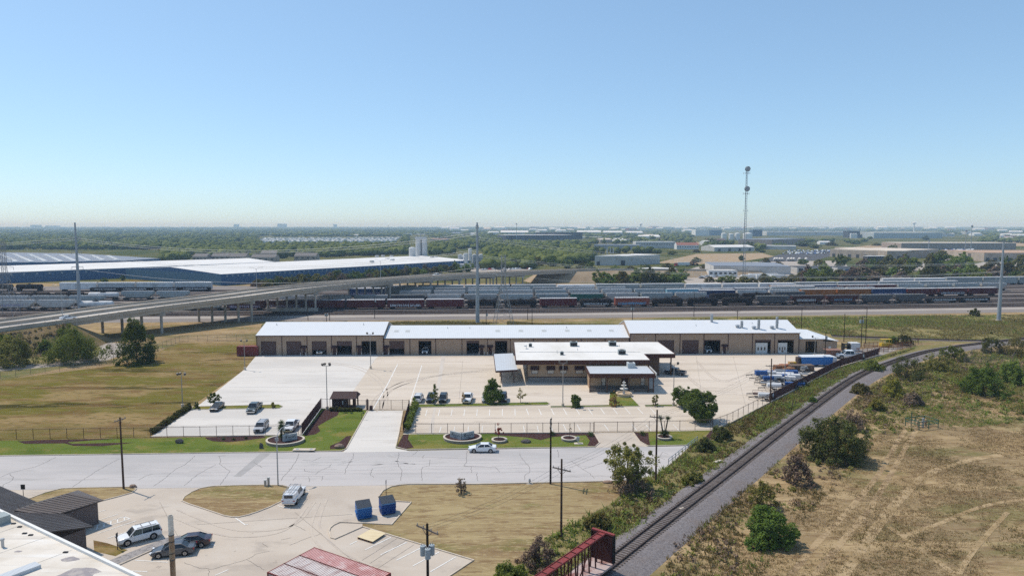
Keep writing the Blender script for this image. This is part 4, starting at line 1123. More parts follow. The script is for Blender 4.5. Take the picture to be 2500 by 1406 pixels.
# centre-beam flat wagon on the spur line
def centrebeam():
    m_red = mat('centre beam red paint', (.235, .048, .046), .6, (((.13, .035, .032), .5, A1, .45, .7, .6),))
    L = 22.0
    t = thing('centre_beam_wagon', 'red centre-beam flat wagon with dark graffitied end bulkhead on the spur track', 'wagon'); bogies(t, L)
    MB().box(-L / 2, L / 2, -1.4, 1.4, 1.08, 1.30).build('deck', mat('worn pale wagon deck', (.45, .36, .34), .8, (((.20, .07, .06), .6, A1, .45, .62, .9),)), t)
    MB().box(-L / 2 + .35, L / 2 - .35, -.38, .38, 4.45, 4.52).build('top_beam', m_red, t)
    for sg in (-1, 1): MB().box(-L / 2 + .35, L / 2 - .35, sg * .40 - .03, sg * .40 + .03, 4.40, 4.60).build('top_beam_flange', m_red, t)
    for i in range(16):
        x = -L / 2 + 1.0 + i * (L - 2.0) / 15
        MB().box(x - .03, x + .03, -.36, .36, 4.52, 4.60).build('top_beam_rib', m_dmar, t)
        for sg in (-1, 1): MB().beam((x, sg * .34, 1.3), (x, sg * .20, 4.42), .10, .16).build('upright', m_dmar, t)
    for i in range(0, 15, 3):
        x = -L / 2 + 1.0 + i * (L - 2.0) / 15
        MB().beam((x, 0, 1.35), (x + 2.6, 0, 4.4), .08, .14).build('diagonal_brace', m_dmar, t)
    for sx in (-1, 1):
        b = MB().box(sx * (L / 2 - .18) - .16, sx * (L / 2 - .18) + .16, -1.38, 1.38, 1.3, 4.50).build('bulkhead', m_dmar, t)
        MB().box(sx * (L / 2 - .18) - .18, sx * (L / 2 - .18) + .18, -1.42, 1.42, 4.50, 4.66).build('bulkhead_cap', m_red, t)
        for q in (-1, 1): MB().box(sx * (L / 2 - .18) - .22, sx * (L / 2 - .18) + .22, q * 1.38 - .08, q * 1.38 + .08, 1.3, 4.50).build('bulkhead_post', m_black, t)
    gb = MB(); r = random.Random(9)
    for k in range(9):
        a = r.uniform(-.9, .7); z = r.uniform(1.7, 3.9); gb.beam((L / 2 - .0, a, z), (L / 2 - .0, a + r.uniform(-.4, .6), z + r.uniform(-.4, .5)), .01, .07)
    gb.build('graffiti', GM[2], t)
    gb2 = MB()
    for k in range(14):
        a = r.uniform(-.9, .7); z = r.uniform(1.7, 3.9); gb2.beam((-L / 2 + .01, a, z), (-L / 2 + .01, a + r.uniform(-.4, .6), z + r.uniform(-.4, .5)), .01, .08)
    gb2.build('graffiti', GM[2], t)
    return t
cb = centrebeam()
e0 = P(1457, 1396, .5); hd = math.atan2(d0.y, d0.x)
ctr = spur[2] - d0 * 13.0
tt = ((e0 - spur[2]).dot(d0))
ctr = spur[2] + d0 * (tt - 11.0 + 1.2)
cb.location = (ctr.x, ctr.y, 0.28); cb.rotation_euler = (0, 0, hd)
# ------------------------------------------------------------------ long three-part workshop
M_tan = rib('tan ribbed siding', (0.375, 0.275, 0.20), 0.30, 0, 0.65, dirt=.35)
M_tan2 = rib('tan ribbed siding end', (0.375, 0.275, 0.20), 0.30, 1, 0.65, dirt=.35)
M_trim = mat('dark red-brown trim', (0.060, 0.028, 0.026), 0.6)
M_roller = rib('brown roller door slats', (0.105, 0.068, 0.062), 0.12, 2, 0.6, dirt=.3, dark=.6)
M_roofw = rib('white standing seam roof', (0.66, 0.68, 0.70), 0.60, 0, 0.5, dirt=.12, dark=.88)
M_dark = mat('interior shade', (0.05, 0.045, 0.042), 0.9)  # near-black colour stands in for the shade inside bays and drain inlet
M_concf = mat('interior floor concrete', (0.30, 0.28, 0.26), 0.9)
M_wdoor = mat('white sectional door', (0.60, 0.60, 0.58), 0.6)
M_galv = mat('galvanised metal', (0.42, 0.44, 0.46), 0.4, (((.30, .31, .32), 1.0, A1, .45, .7, .7),), metal=.5)
def wall_open(mb, x0, x1, z0, zt, ops, y0, y1):
    x = x0
    for a, b, za, zb in sorted(ops):
        if a > x: mb.box(x, a, y0, y1, z0, zt)
        if zb < zt: mb.box(a, b, y0, y1, zb, zt)
        if za > z0: mb.box(a, b, y0, y1, z0, za)
        x = b
    if x < x1: mb.box(x, x1, y0, y1, z0, zt)
    return mb
A0 = P(627, 867.5); B0 = P(1950, 863)
WA = math.atan2(B0.y - A0.y, B0.x - A0.x)
wax = Vector((math.cos(WA), math.sin(WA)))
def lx(px, py=866):
    """photo column -> metres along the workshop front"""
    d = ray(px, py); # intersect upright plane through A0 with direction wax
    k = (A0.x * wax.y - A0.y * wax.x) / (d[0] * wax.y - d[1] * wax.x)
    return (Vector((d[0] * k - A0.x, d[1] * k - A0.y))).dot(wax)
def workshop(x0, x1, eave, ridge, dep, cols, doors, mandoors, label, name, skylights=(), vents=()):
    t = thing(name, label, 'building', (A0.x, A0.y, 0.02), WA)
    half = dep / 2
    w = MB()
    ops = [(a, b, 0, 4.15) for a, b, *_ in doors] + [(a, a + 1.0, 0, 2.15) for a in mandoors]
    wall_open(w, x0, x1, 0, eave, ops, 0, .18)
    w.build('front_wall', M_tan, t)
    MB().box(x0, x1, dep - .18, dep, 0, eave).build('rear_wall', M_tan, t)
    for xa in (x0, x1 - .18):
        MB().add([(xa, .19, 0), (xa, dep - .19, 0), (xa, dep - .19, eave), (xa, half, ridge - .05), (xa, .19, eave), (xa + .18, .19, 0), (xa + .18, dep - .19, 0), (xa + .18, dep - .19, eave), (xa + .18, half, ridge - .05), (xa + .18, .19, eave)],
                 [(4, 3, 2, 1, 0), (5, 6, 7, 8, 9), (0, 1, 6, 5), (1, 2, 7, 6), (2, 3, 8, 7), (3, 4, 9, 8), (4, 0, 5, 9)]).build('gable_wall', M_tan2, t)
    MB().box(x0 + .2, x1 - .2, .2, dep - .2, 0, .03).build('floor', M_concf, t)
    MB().box(x0 + .2, x1 - .2, 7.5, 7.6, .03, eave).build('inner_partition', M_dark, t)
    sl = (ridge - eave) / half
    for sg in (0, 1):
        ya, yb = (-.25, half) if sg == 0 else (dep + .25, half)
        za = eave - .25 * sl + .06
        MB().add([(x0 - .12, ya, za), (x1 + .12, ya, za), (x1 + .12, yb, ridge + .06), (x0 - .12, yb, ridge + .06), (x0 - .12, ya, za + .12), (x1 + .12, ya, za + .12), (x1 + .12, yb, ridge + .18), (x0 - .12, yb, ridge + .18)],
                 [(3, 2, 1, 0), (4, 5, 6, 7), (0, 1, 5, 4), (1, 2, 6, 5), (2, 3, 7, 6), (3, 0, 4, 7)]).build('roof', M_roofw, t)
    MB().box(x0 - .12, x1 + .12, -.42, -.26, eave - .25 * sl - .04, eave - .25 * sl + .17).build('gutter', M_trim, t)
    for c in cols: MB().box(c - .09, c + .09, -.09, -.004, 0, eave - .1).build('downpipe', M_trim, t)
    for d in doors:
        a, b, frac = d[0], d[1], d[2]
        fr = MB().box(a - .12, a, -.03, .21, 0, 4.15).box(b, b + .12, -.03, .21, 0, 4.15).box(a - .12, b + .12, -.032, .212, 4.152, 4.28)
        fr.build('door_frame', M_trim, t)
        if frac > 0: MB().box(a, b, .06, .12, 4.15 * (1 - frac), 4.14).build('roller_door', M_roller, t)
    for a in mandoors:
        dd = MB().box(a, a + 1.0, .05, .11, 0, 2.14).build('door', M_trim, t)
        MB().add([(a - .35, -.005, 3.0), (a + 1.35, -.005, 3.0), (a + 1.35, -.95, 2.35), (a - .35, -.95, 2.35), (a - .35, -.005, 2.3), (a + 1.35, -.005, 2.3), (a + 1.35, -.95, 2.25), (a - .35, -.95, 2.25)],
                 [(0, 1, 2, 3), (7, 6, 5, 4), (0, 3, 7, 4), (1, 5, 6, 2), (2, 6, 7, 3)]).build('door_awning', M_trim, t)
        for q in (a - .3, a + 1.3): MB().cyl((q, -1.05, 0), (q, -1.05, 1.0), .07, .07, 8).build('bollard', M_wdoor, t)
    for s in skylights:
        zz = eave + sl * 5.0 + .19
        MB().add([(s - .7, 4.2, zz - .8 * sl), (s + .7, 4.2, zz - .8 * sl), (s + .7, 5.8, zz + .8 * sl), (s - .7, 5.8, zz + .8 * sl)], [(0, 1, 2, 3)]).build('skylight', mat('fogged skylight panel', (.47, .48, .47), .4), t)
    for k, (x, y, h) in enumerate(vents):
        zz = eave + sl * y + .12
        if h < 1.0: MB().cyl((x, y, zz - .1), (x, y, zz + h), .09, .09, 8).build('vent_pipe', M_galv, t)
        else:
            v = MB().cyl((x, y, zz - .2), (x, y, zz + h), .42, .42, 12).build('exhaust_stack', M_galv, t)
            MB().cyl((x, y, zz + h * .45), (x, y, zz + h * .55), .50, .50, 12).build('stack_collar', M_galv, v)
    return t
s1, s2, s3 = lx(937), lx(1537), lx(1950)
d1_ = [(lx(639), lx(674), 1), (lx(701), lx(735.5), 1), (lx(763), lx(797), .62), (lx(824), lx(858.5), .32), (lx(884), lx(918.5), 0)]
w1 = workshop(0, s1, 6.0, 8.7, 19, [.1, lx(689), lx(750.5), lx(810), lx(871), s1 - .1], d1_, [lx(738.5), lx(813), lx(873.5)], 'left workshop wing with white gable roof and five brown bay doors', 'workshop_building', vents=[(4, 7, .6), (31, 7, .6)])
d2_ = [(lx(952), lx(986.5), .55), (lx(1023), lx(1052.5), 0), (lx(1140), lx(1169), .15), (lx(1209.5), lx(1237.5), .05)]
w2 = workshop(s1 + .3, s2 - .3, 5.0, 7.5, 19, [lx(1001), lx(1064), lx(1128), lx(1190), lx(1246), lx(1302), lx(1359), lx(1419), lx(1477)], d2_, [lx(939), lx(1172), lx(1193)], 'low middle workshop wing with skylights in its white roof', 'workshop_building',
              skylights=[lx(p, 810) for p in (962, 990, 1215, 1273, 1331, 1389, 1444, 1499)], vents=[(lx(1089), 7, .5), (lx(1145), 7, .5), (lx(1388), 7, .5)])
d3_ = [(lx(1606.5), lx(1644), 1), (lx(1666), lx(1704), 1), (lx(1719.5), lx(1757), .03), (lx(1843.5), lx(1880), .12), (lx(1898.5), lx(1936), .05)]
w3 = workshop(s2, s3, 6.35, 8.95, 19, [s2 + .1, lx(1599.4), lx(1659.5), lx(1719 - 1.5), lx(1777), lx(1836), lx(1890), s3 - .1], d3_, [lx(1764)], 'right workshop wing with exhaust stacks on its white roof', 'workshop_building',
              vents=[(lx(1757, 800), 8, 2.6), (lx(1821, 800), 3.6, 2.2), (lx(1860, 800), 2.6, 3.0), (lx(1907, 800), 3.2, 3.6), (lx(1709), 5, .6), (lx(1853), 6.5, .6)])
for a, b in ((lx(1845), lx(1874)), (lx(1899), lx(1922))):
    d = MB().box(a, b, .30, .38, 0.03, 3.3).build('sectional_door', M_wdoor, w3)
    for i in range(3): MB().box(a + (b - a) * (.16 + .27 * i), a + (b - a) * (.29 + .27 * i), .285, .30, 1.0, 2.0).build('door_pane', M_glass, d)
for px, yy in ((1820, 3.9), (1858, 2.9), (1903, 3.0)):
    x = lx(px, 800); zz = 6.35 + (8.95 - 6.35) / 9.5 * yy
    MB().lathe([(.38, 0), (.38, .5), (.75, .6), (.70, .85), (.2, 1.05)], 14, (x - 1.1, yy, zz)).build('roof_fan', M_galv, w3)
# lean-to at the right end
lt = thing('lean_to_shed', 'low lean-to shed at the right end of the workshops', 'building', (A0.x, A0.y, 0.02), WA)
xa, xb, xc = s3 + .2, lx(2011), lx(2045)
lw = MB(); wall_open(lw, xa, xb, 0, 4.3, [(lx(1968), lx(1996), 0, 3.7)], .6, .78); lw.box(xb - .18, xb, .79, 12, 0, 3.9); lw.build('front_wall', M_tan, lt)
MB().box(xb, xc, .6, .78, 0, 3.6).box(xc - .18, xc, .79, 12, 0, 3.4).build('side_wall', M_tan, lt)
MB().box(lx(2024), lx(2030), .55, .62, 0, 2.1).build('door', M_wdoor, lt)
MB().add([(xa, .2, 4.45), (xb, .2, 4.35), (xc + .2, .2, 3.7), (xc + .2, 12.2, 3.9), (xb, 12.2, 5.4), (xa, 12.2, 5.9), (xa, .2, 4.6), (xb, .2, 4.5), (xc + .2, .2, 3.85), (xc + .2, 12.2, 4.05), (xb, 12.2, 5.55), (xa, 12.2, 6.05)],
         [(6, 7, 10, 11), (7, 8, 9, 10), (0, 1, 7, 6), (1, 2, 8, 7), (2, 3, 9, 8), (3, 4, 10, 9), (4, 5, 11, 10), (5, 0, 6, 11), (5, 4, 1, 0), (4, 3, 2, 1)]).build('roof', M_roofw, lt)
MB().box(xa, xb - .2, 11.8, 12, 0, 4).build('rear_wall', M_tan, lt)
# vehicles standing in the open bays
def inbay(px, kind, label, dy=2.2, ang=-90):
    q = A0 + Vector((wax.x, wax.y, 0)) * lx(px) + Vector((-wax.y, wax.x, 0)) * dy
    o = make_car(kind, W_, 'service_truck', label, 'truck'); o.location = (q.x, q.y, .05); o.rotation_euler = (0, 0, R(ang)); return o
inbay(779, 'pickup', 'white truck nosing out under a half-open workshop door', 3.2)
inbay(1037, 'suv', 'white van in the doorway of the low middle workshop', 2.6)
inbay(1733, 'suv', 'white van in the open bay of the right workshop wing', 3.0)

# ------------------------------------------------------------------ office
M_owall = mat('tan office wall', (0.40, 0.285, 0.19), 0.8, (((.27, .185, .12), .6, A1, .45, .7, .6),))
M_fascia = rib('brown fascia boards', (0.095, 0.045, 0.036), 0.35, 0, 0.7, dirt=.3, dark=.7)
M_plinth = mat('grey plinth', (0.25, 0.23, 0.21), 0.9, (((.17, .155, .145), .5, A1, .45, .7, .7),))
M_roofm = mat('white membrane roof', (0.70, 0.68, 0.645), 0.7, (((.60, .575, .53), .12, (1, .5, 1), .45, .66, .8), ((.52, .48, .43), .3, A1, .62, .76, .6), ((.48, .45, .41), .8, (2.5, .2, 1), .64, .74, .5)), 'world')
M_lroof = rib('pale grey roof sheets', (0.52, 0.55, 0.58), 0.45, 0, 0.5, dirt=.2, dark=.85)
M_wood = mat('brown timber post', (0.11, 0.06, 0.042), 0.8)
M_stone = brickmat('dark stone veneer', (0.14, 0.115, 0.10), (0.20, 0.165, 0.14), (0.07, 0.06, 0.055), 3.0)
M_unit = mat('rooftop unit metal', (0.30, 0.34, 0.34), 0.5, (((.22, .25, .25), .9, A1, .45, .7, .7),), metal=.2)
of = thing('office_building', 'single-storey office with white flat roof and brown fascia before the workshops', 'building')
RZ = 5.7
poly = [(0.6, 194.0), (42.0, 194.3), (42.5, 175.8), (34.4, 175.6), (34.35, 167.6), (1.0, 167.05)]
pr = MB().prism(poly, RZ, RZ + .10); pr.build('roof', M_roofm, of)
f = MB()
for a, b in zip(poly, poly[1:] + poly[:1]):
    dx, dy = b[0] - a[0], b[1] - a[1]; L = math.hypot(dx, dy); nx, ny = dy / L, -dx / L
    o = 0.06
    vs = [(a[0], a[1]), (b[0], b[1]), (b[0] - nx * .12, b[1] - ny * .12), (a[0] - nx * .12, a[1] - ny * .12)]
    MB().prism(vs, RZ - .95, RZ + .18).build('fascia', M_fascia, of)
wl = MB(); y0 = 168.5
wins = [(1297, 1314), (1336, 1353), (1367, 1384), (1405, 1424)]
X_at = lambda px, Y, y=905: Q(px, y, Y).x
ow = [(X_at(a, y0), X_at(b, y0), 2.15, 3.75) for a, b in wins]
wall_open(wl, 4.0, 34.0, 1.45, RZ - .2, ow, y0, y0 + .2)
wl.build('front_wall', M_owall, of)
MB().box(4.0, 34.0, y0 - .02, y0 + .2, 0, 1.25).build('plinth', M_plinth, of)
MB().box(3.95, 34.05, y0 - .06, y0 + .2, 1.25, 1.45).build('wall_band', M_trim, of)
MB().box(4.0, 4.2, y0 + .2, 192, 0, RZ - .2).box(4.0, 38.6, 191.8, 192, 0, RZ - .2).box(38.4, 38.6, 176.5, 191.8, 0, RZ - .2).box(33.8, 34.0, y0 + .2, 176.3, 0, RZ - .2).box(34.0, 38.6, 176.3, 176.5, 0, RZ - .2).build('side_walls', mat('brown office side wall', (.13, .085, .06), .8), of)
for a, b, za, zb in ow:
    fr = MB().box(a, b, y0 + .02, y0 + .08, za, za + .10).box(a, b, y0 + .02, y0 + .08, zb - .7, zb - .62).box(a, a + .1, y0 + .02, y0 + .08, za, zb).box(b - .1, b, y0 + .02, y0 + .08, za, zb).build('window_frame', M_trim, of)
    MB().box(a + .1, b - .1, y0 + .10, y0 + .13, za + .1, zb - .7).build('window_pane', mat('window with pale blind', (.50, .47, .42), .3, spec=.5), fr)
    MB().add([(a - .2, y0 - .01, zb + .45), (b + .2, y0 - .01, zb + .45), (b + .2, y0 - .75, zb - .45), (a - .2, y0 - .75, zb - .45), (a - .2, y0 - .01, zb - .5), (b + .2, y0 - .01, zb - .5), (b + .2, y0 - .75, zb - .55), (a - .2, y0 - .75, zb - .55)],
             [(0, 1, 2, 3), (7, 6, 5, 4), (0, 3, 7, 4), (1, 5, 6, 2), (2, 6, 7, 3)]).build('window_awning', M_trim, of)
MB().box(41.5, 41.8, 176.2, 176.5, 0, RZ - .9).build('roof_post', M_wood, of)
MB().box(41.5, 41.8, 193.4, 193.7, 0, RZ - .9).build('roof_post', M_wood, of)
ZT = RZ + .10
for px, py, sx, sy, sz in ((1401, 842, 2.0, 1.7, 1.25), (1496, 841, 2.0, 1.7, 1.25), (1519, 862, 1.9, 1.6, 1.2), (1295, 843, .9, .8, .9), (1372, 863, .9, .8, .85)):
    p = P(px, py + 4, ZT)
    u = MB().box(p.x - sx / 2, p.x + sx / 2, p.y, p.y + sy, ZT, ZT + sz).build('rooftop_unit', M_unit, of)
    MB().cyl((p.x, p.y + sy / 2, ZT + sz), (p.x, p.y + sy / 2, ZT + sz + .07), min(sx, sy) * .36, min(sx, sy) * .36, 14).build('unit_fan', M_blackp, u)
    MB().box(p.x - sx / 2 + .1, p.x + sx / 2 - .1, p.y - .03, p.y, ZT + .2, ZT + sz - .2).build('unit_grille', M_blackp, u)
for px, py, h in ((1285, 850, .9), (1577, 832, 1.0), (1410, 855, .5), (1360, 862, .8), (1512, 846, .4)):
    p = P(px, py, ZT); MB().cyl((p.x, p.y, ZT - .05), (p.x, p.y, ZT + h), .07, .07, 6).build('roof_vent', M_galv, of)
p = P(1283, 851, ZT); MB().lathe([(.05, 0), (.35, .08), (.5, .2), (.46, .2), (.05, .1)], 12, (p.x, p.y, ZT + .6)).build('satellite_dish', M_galv, of)
MB().beam((2, 178.5, ZT + .05), (33.9, 178.5, ZT + .05), .18, .10).build('roof_conduit', M_roofm, of)
# entry porch annex
an = thing('entry_annex', 'brown-fascia entry annex with porch posts before the office', 'building')
x0, x1, yf, yb = 18.3, 33.5, 157.7, 166.9; AZ = 4.45
MB().box(x0, x1, yf, yb, AZ - .14, AZ).build('roof', M_lroof, an)
MB().box(x0 - .1, x1 + .1, yf - .12, yf - .002, AZ - .95, AZ + .12).build('fascia', M_fascia, an)
for xx in (x0 - .1, x1 + .002): MB().box(xx, xx + .10, yf, yb, AZ - .95, AZ + .12).build('fascia', mat('brown fascia end boards', (.085, .045, .036), .7), an)
MB().box(x1 + .45, x1 + .6, yf + .5, yb - .5, AZ - 1.3, AZ + .10).build('sign_panel', M_wdoor, an)
yw = yf + 3.2
wn_ = MB(); wops = [(X_at(1468, yw, 935), X_at(1479, yw, 935), .95, 2.9), (X_at(1517, yw, 935), X_at(1533, yw, 935), 0, 2.75), (X_at(1564, yw, 935), X_at(1575, yw, 935), .95, 2.9)]
wall_open(wn_, x0 + .3, x1 - .6, 0, AZ - .2, wops, yw, yw + .2); wn_.build('front_wall', M_owall, an)
MB().box(x0 + .3, x0 + .5, yw + .2, yb, 0, AZ - .2).box(x1 - .8, x1 - .6, yw + .2, yb, 0, AZ - .2).build('side_walls', M_owall, an)
so = [(a, b, 0, 1.0) for a, b, za, zb in wops]
sv = MB(); wall_open(sv, x0 + .3, x1 - .6, 0, .95, [(wops[1][0], wops[1][1], 0, .95)], yw - .08, yw - .004); sv.build('stone_base', M_stone, an)
for i, (a, b, za, zb) in enumerate(wops):
    if i == 1:
        MB().box(a, b, yw + .06, yw + .14, 0, 2.75).build('door', M_trim, an)
    else:
        fr = MB().box(a, b, yw - .03, yw + .05, za, za + .1).box(a, b, yw - .03, yw + .05, zb - .1, zb).box(a, a + .1, yw - .03, yw + .05, za + .1, zb - .1).box(b - .1, b, yw - .03, yw + .05, za + .1, zb - .1).box(a + .1, b - .1, yw - .03, yw + .05, 1.65, 1.72).build('window_frame', M_trim, an)
        MB().box(a + .1, b - .1, yw + .06, yw + .09, za + .1, zb - .1).build('window_pane', mat('window with pale blind', (.50, .47, .42), .3), fr)
for px in (1440, 1482, 1536, 1583): 
    xx = X_at(px, yf + .15, 945); MB().box(xx - .11, xx + .11, yf + .05, yf + .27, 0, AZ - .15).build('porch_post', M_wood, an)
MB().box(x1 - .35, x1 - .1, yf + .05, yf + .3, 0, AZ - .15).build('porch_post', M_wood, an)
sw = MB()
for a, b in ((x0 + .1, X_at(1505, yf, 950)), (X_at(1550, yf, 950), x1 - .3)): sw.box(a, b, yf + .6, yf + .95, 0.02, .75)
sw.build('low_stone_wall', M_stone, an)
u = MB().box(28.3, 30.1, 164.2, 166.4, AZ, AZ + 1.2).build('rooftop_unit', mat('pale rooftop unit', (.48, .50, .50), .5), an)
MB().cyl((29.2, 165.3, AZ + 1.2), (29.2, 165.3, AZ + 1.27), .6, .6, 14).build('unit_fan', M_blackp, u)
# carport canopy at the left of the office
cp = thing('carport_canopy', 'pale sheet-roofed carport on brown posts at the end of the office', 'canopy')
ca = [P(1211, 905, 3.7), P(1264, 902, 3.7), P(1252, 862, 4.1), P(1206, 864, 4.1)]
MB().add([tuple(q) for q in ca] + [(q.x, q.y, q.z - .14) for q in ca], [(0, 1, 2, 3), (7, 6, 5, 4), (0, 4, 5, 1), (1, 5, 6, 2), (2, 6, 7, 3), (3, 7, 4, 0)]).build('roof', M_lroof, cp)
MB().beam((ca[0].x, ca[0].y - .1, 3.5), (ca[1].x, ca[1].y - .1, 3.5), .12, .45).build('fascia', M_trim, cp)
MB().beam((ca[0].x - .1, ca[0].y, 3.5), (ca[3].x - .1, ca[3].y, 3.9), .12, .45).build('fascia', M_trim, cp)
for k in (.12, .5, .88):
    for s in (.25, .85):
        a = ca[0].lerp(ca[3], k); b = ca[1].lerp(ca[2], k); q = a.lerp(b, s)
        MB().box(q.x - .12, q.x + .12, q.y - .12, q.y + .12, 0, q.z - .12).build('post', M_wood, cp)
# guard house at the gate
gh = thing('guard_house', 'small brown guard house with open porch beside the driveway gate', 'hut', tuple(P(838, 998)), 0)
gx0, gx1, gy1 = -2.4, 2.6, 3.4
M_bwood = rib('brown lap siding', (0.085, 0.055, 0.045), .2, 2, .8, dark=.7)
gwl = MB(); wall_open(gwl, gx0, .4, 0, 2.45, [(-.9, .1, 0, 2.1)], 0, .12); gwl.box(gx0, gx0 + .12, .13, gy1, 0, 2.45).box(gx0, .4, gy1 - .12, gy1, 0, 2.45).box(.28, .4, .13, gy1 - .13, 0, 2.45)
gwl.build('walls', M_bwood, gh)
MB().box(-.9, .1, .05, .09, 0, 2.1).build('door', M_trim, gh)
MB().box(-.2, .0, .03, .05, 1.0, 1.8).build('door_pane', mat('pale pane', (.5, .5, .48), .3), gh)
for x in (1.4, 2.4):
    for y in (.1, gy1 - .1): MB().box(x - .13, x + .13, y - .1, y + .1, 0, 2.45).build('porch_post', M_wood, gh)
MB().box(.4, 2.5, .02, .10, 0, .9).box(2.42, 2.5, .2, 1.2, 0, 2.45).build('porch_panel', M_bwood, gh)
gr_ = MB().add([(gx0 - .35, -.5, 2.35), (gx1 + .3, -.5, 2.35), (gx1 + .1, gy1 / 2, 3.45), (gx0 - .1, gy1 / 2, 3.45), (gx1 + .3, gy1 + .5, 2.35), (gx0 - .35, gy1 + .5, 2.35), (gx0 - .35, -.5, 2.25), (gx1 + .3, -.5, 2.25), (gx1 + .3, gy1 + .5, 2.25), (gx0 - .35, gy1 + .5, 2.25)],
               [(0, 1, 2, 3), (3, 2, 4, 5), (1, 4, 2), (0, 3, 5), (0, 6, 7, 1), (1, 7, 8, 4), (4, 8, 9, 5), (5, 9, 6, 0), (9, 8, 7, 6)])
gr_.build('roof', mat('brown roof shingles', (.095, .065, .06), .9, (((.06, .042, .04), 3, (1, 3, 1), .45, .6, .8),)), gh)
for i in range(7): MB().box(-2.3 + i * .75, -1.6 + i * .75, -1.3, -.55, 0.02, .55 + .12 * (i % 2)).build('dark_shrub_bed', M_mulch, gh) if False else None

# ------------------------------------------------------------------ near buildings, lower left
nb = thing('flat_roofed_building', 'large building with dirty white flat roof and raised white edge', 'building')
b0, b1 = P(0, 1247, 6.0), P(335, 1406, 6.0)
dd = (b1 - b0).normalized(); nn = Vector((dd.y, -dd.x, 0))
if nn.x > 0: nn = -nn
c0, c1 = b0 - dd * 22, b1 + dd * 7
fp = [c0, c1, c1 + nn * 26, c0 + nn * 26]
M_nroof = mat('stained white roof membrane', (0.68, 0.625, 0.55), 0.7, (((.55, .49, .41), .10, (1, 1, 1), .45, .58, .8), ((.50, .455, .40), .5, (.25, 2.4, 1), .54, .7, .7, .55), ((.74, .72, .68), .3, (.3, 2.4, 1), .56, .7, .7, .55)), 'world', bump=.1)
MB().prism([tuple(q)[:2] for q in fp], 5.75, 5.85).build('roof', M_nroof, nb)
MB().prism([tuple(q)[:2] for q in [c0 + nn * .3 + dd * .3, c1 + nn * .3 - dd * .3, c1 + nn * 25.7 - dd * .3, c0 + nn * 25.7 + dd * .3]], 0, 5.74).build('walls', brickmat('beige block wall', (.34, .29, .24), (.38, .33, .27), (.25, .22, .19), 2.2), nb)
pe = MB()
for a, b in zip(fp, fp[1:] + fp[:1]): pe.beam((a.x, a.y, 5.93), (b.x, b.y, 5.93), .32, .42)
pe.build('roof_edge', mat('white roof edge metal', (.72, .71, .68), .6), nb)
M_stain = mat('dark ponding stain', (.27, .245, .25), .6, (((.40, .36, .33), 1.2, A1, .45, .6, .9),), 'world')
for cx, cy, rx, ry in ((170, 1365, 1.0, .55), (190, 1400, 2.2, 1.0), (45, 1345, .5, .2), (75, 1305, .35, .15)):
    q = P(cx, cy, 5.85); r = random.Random(cx)
    ptsq = [(q.x + rx * (1 + r.uniform(-.25, .25)) * math.cos(a * .5236) * .9, q.y + ry * (1 + r.uniform(-.3, .3)) * math.sin(a * .5236)) for a in range(12)]
    MB().sheet(ptsq, 5.856).build('roof_stain', M_stain, nb)
for k in range(7):
    o = 3.4 * k + 2.2
    a = c0 + nn * .4 + dd * (6 + 5.5 * k); b = a + nn * 25
    MB().beam((a.x, a.y, 5.86), (b.x, b.y, 5.86), .10, .03).build('roof_seam', M_nroof, nb)
for px, py, sx, sy, sz in ((4, 1275, 1.6, 1.2, .9), (45, 1400, 3.4, 1.2, .35)):
    q = P(px, py, 5.85); u = MB().obox((q.x, q.y, 5.85 + sz / 2), (sx, sy, sz), math.atan2(dd.y, dd.x) + (1.57 if sz < .5 else 0)).build('rooftop_unit' if sz > .5 else 'skylight_curb', M_unit if sz > .5 else M_lroof, nb)
q = P(7, 1335, 5.85); MB().cyl((q.x, q.y, 5.8), (q.x, q.y, 6.7), .14, .14, 8).cyl((q.x, q.y, 6.6), (q.x, q.y, 6.78), .2, .2, 8).build('vent_pipe', M_galv, nb)
for px, py in ((33, 1278), (48, 1286), (60, 1302), (75, 1306), (160, 1348)):
    q = P(px, py, 5.85); MB().box(q.x - .22, q.x + .22, q.y - .12, q.y + .12, 5.84, 5.95).build('roof_drain', M_blackp, nb)
# brown metal-roofed office with porch gable
M_brn = mat('brown metal roof', (.060, .050, .047), .5, (((.085, .072, .068), .4, A1, .45, .7, .7),), metal=.1)
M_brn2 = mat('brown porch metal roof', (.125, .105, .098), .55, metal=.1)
M_brk = brickmat('brown brick wall', (.115, .085, .08), (.15, .11, .10), (.20, .18, .17), 4.0)
bb_ = thing('brown_roofed_office', 'low brick building with brown standing-seam roof and gabled entrance', 'building')
E1, E2 = P(229, 1284, 3.1), P(38, 1202, 3.1)
ed = (E2 - E1).normalized(); ep = Vector((-ed.y, ed.x, 0))
if ep.x > 0: ep = -ep        # towards the building's inside
DEP = 12.0; RH = 3.0
E2 = E2 + ed * 6
r1, r2 = E1 + ep * DEP + Vector((0, 0, RH)), E2 + ep * DEP + Vector((0, 0, RH))
g1, g2 = E1 + ep * DEP * 2, E2 + ep * DEP * 2
def slab(name, quad, m, parent, th=.14):
    vs = [tuple(q) for q in quad] + [(q[0], q[1], q[2] - th) for q in quad]; n = len(quad)
    return MB().add(vs, [tuple(range(n)), tuple(range(2 * n - 1, n - 1, -1))] + [(i, n + i, n + (i + 1) % n, (i + 1) % n) for i in range(n)]).build(name, m, parent)
rf1 = slab('roof', [E1, r1, r2, E2][::-1], M_brn, bb_); slab('roof', [r1, g1, g2, r2][::-1], M_brn, bb_)
for k in range(40):
    t_ = k / 39; a = E1.lerp(E2, t_) + Vector((0, 0, .03)); b = r1.lerp(r2, t_) + Vector((0, 0, .03))
    MB().beam(a, b, .022, .03).build('roof_seam', M_brn, rf1)
i1, i2 = E1 + ep * .7 + ed * .5, E2 + ep * .7 - ed * .5
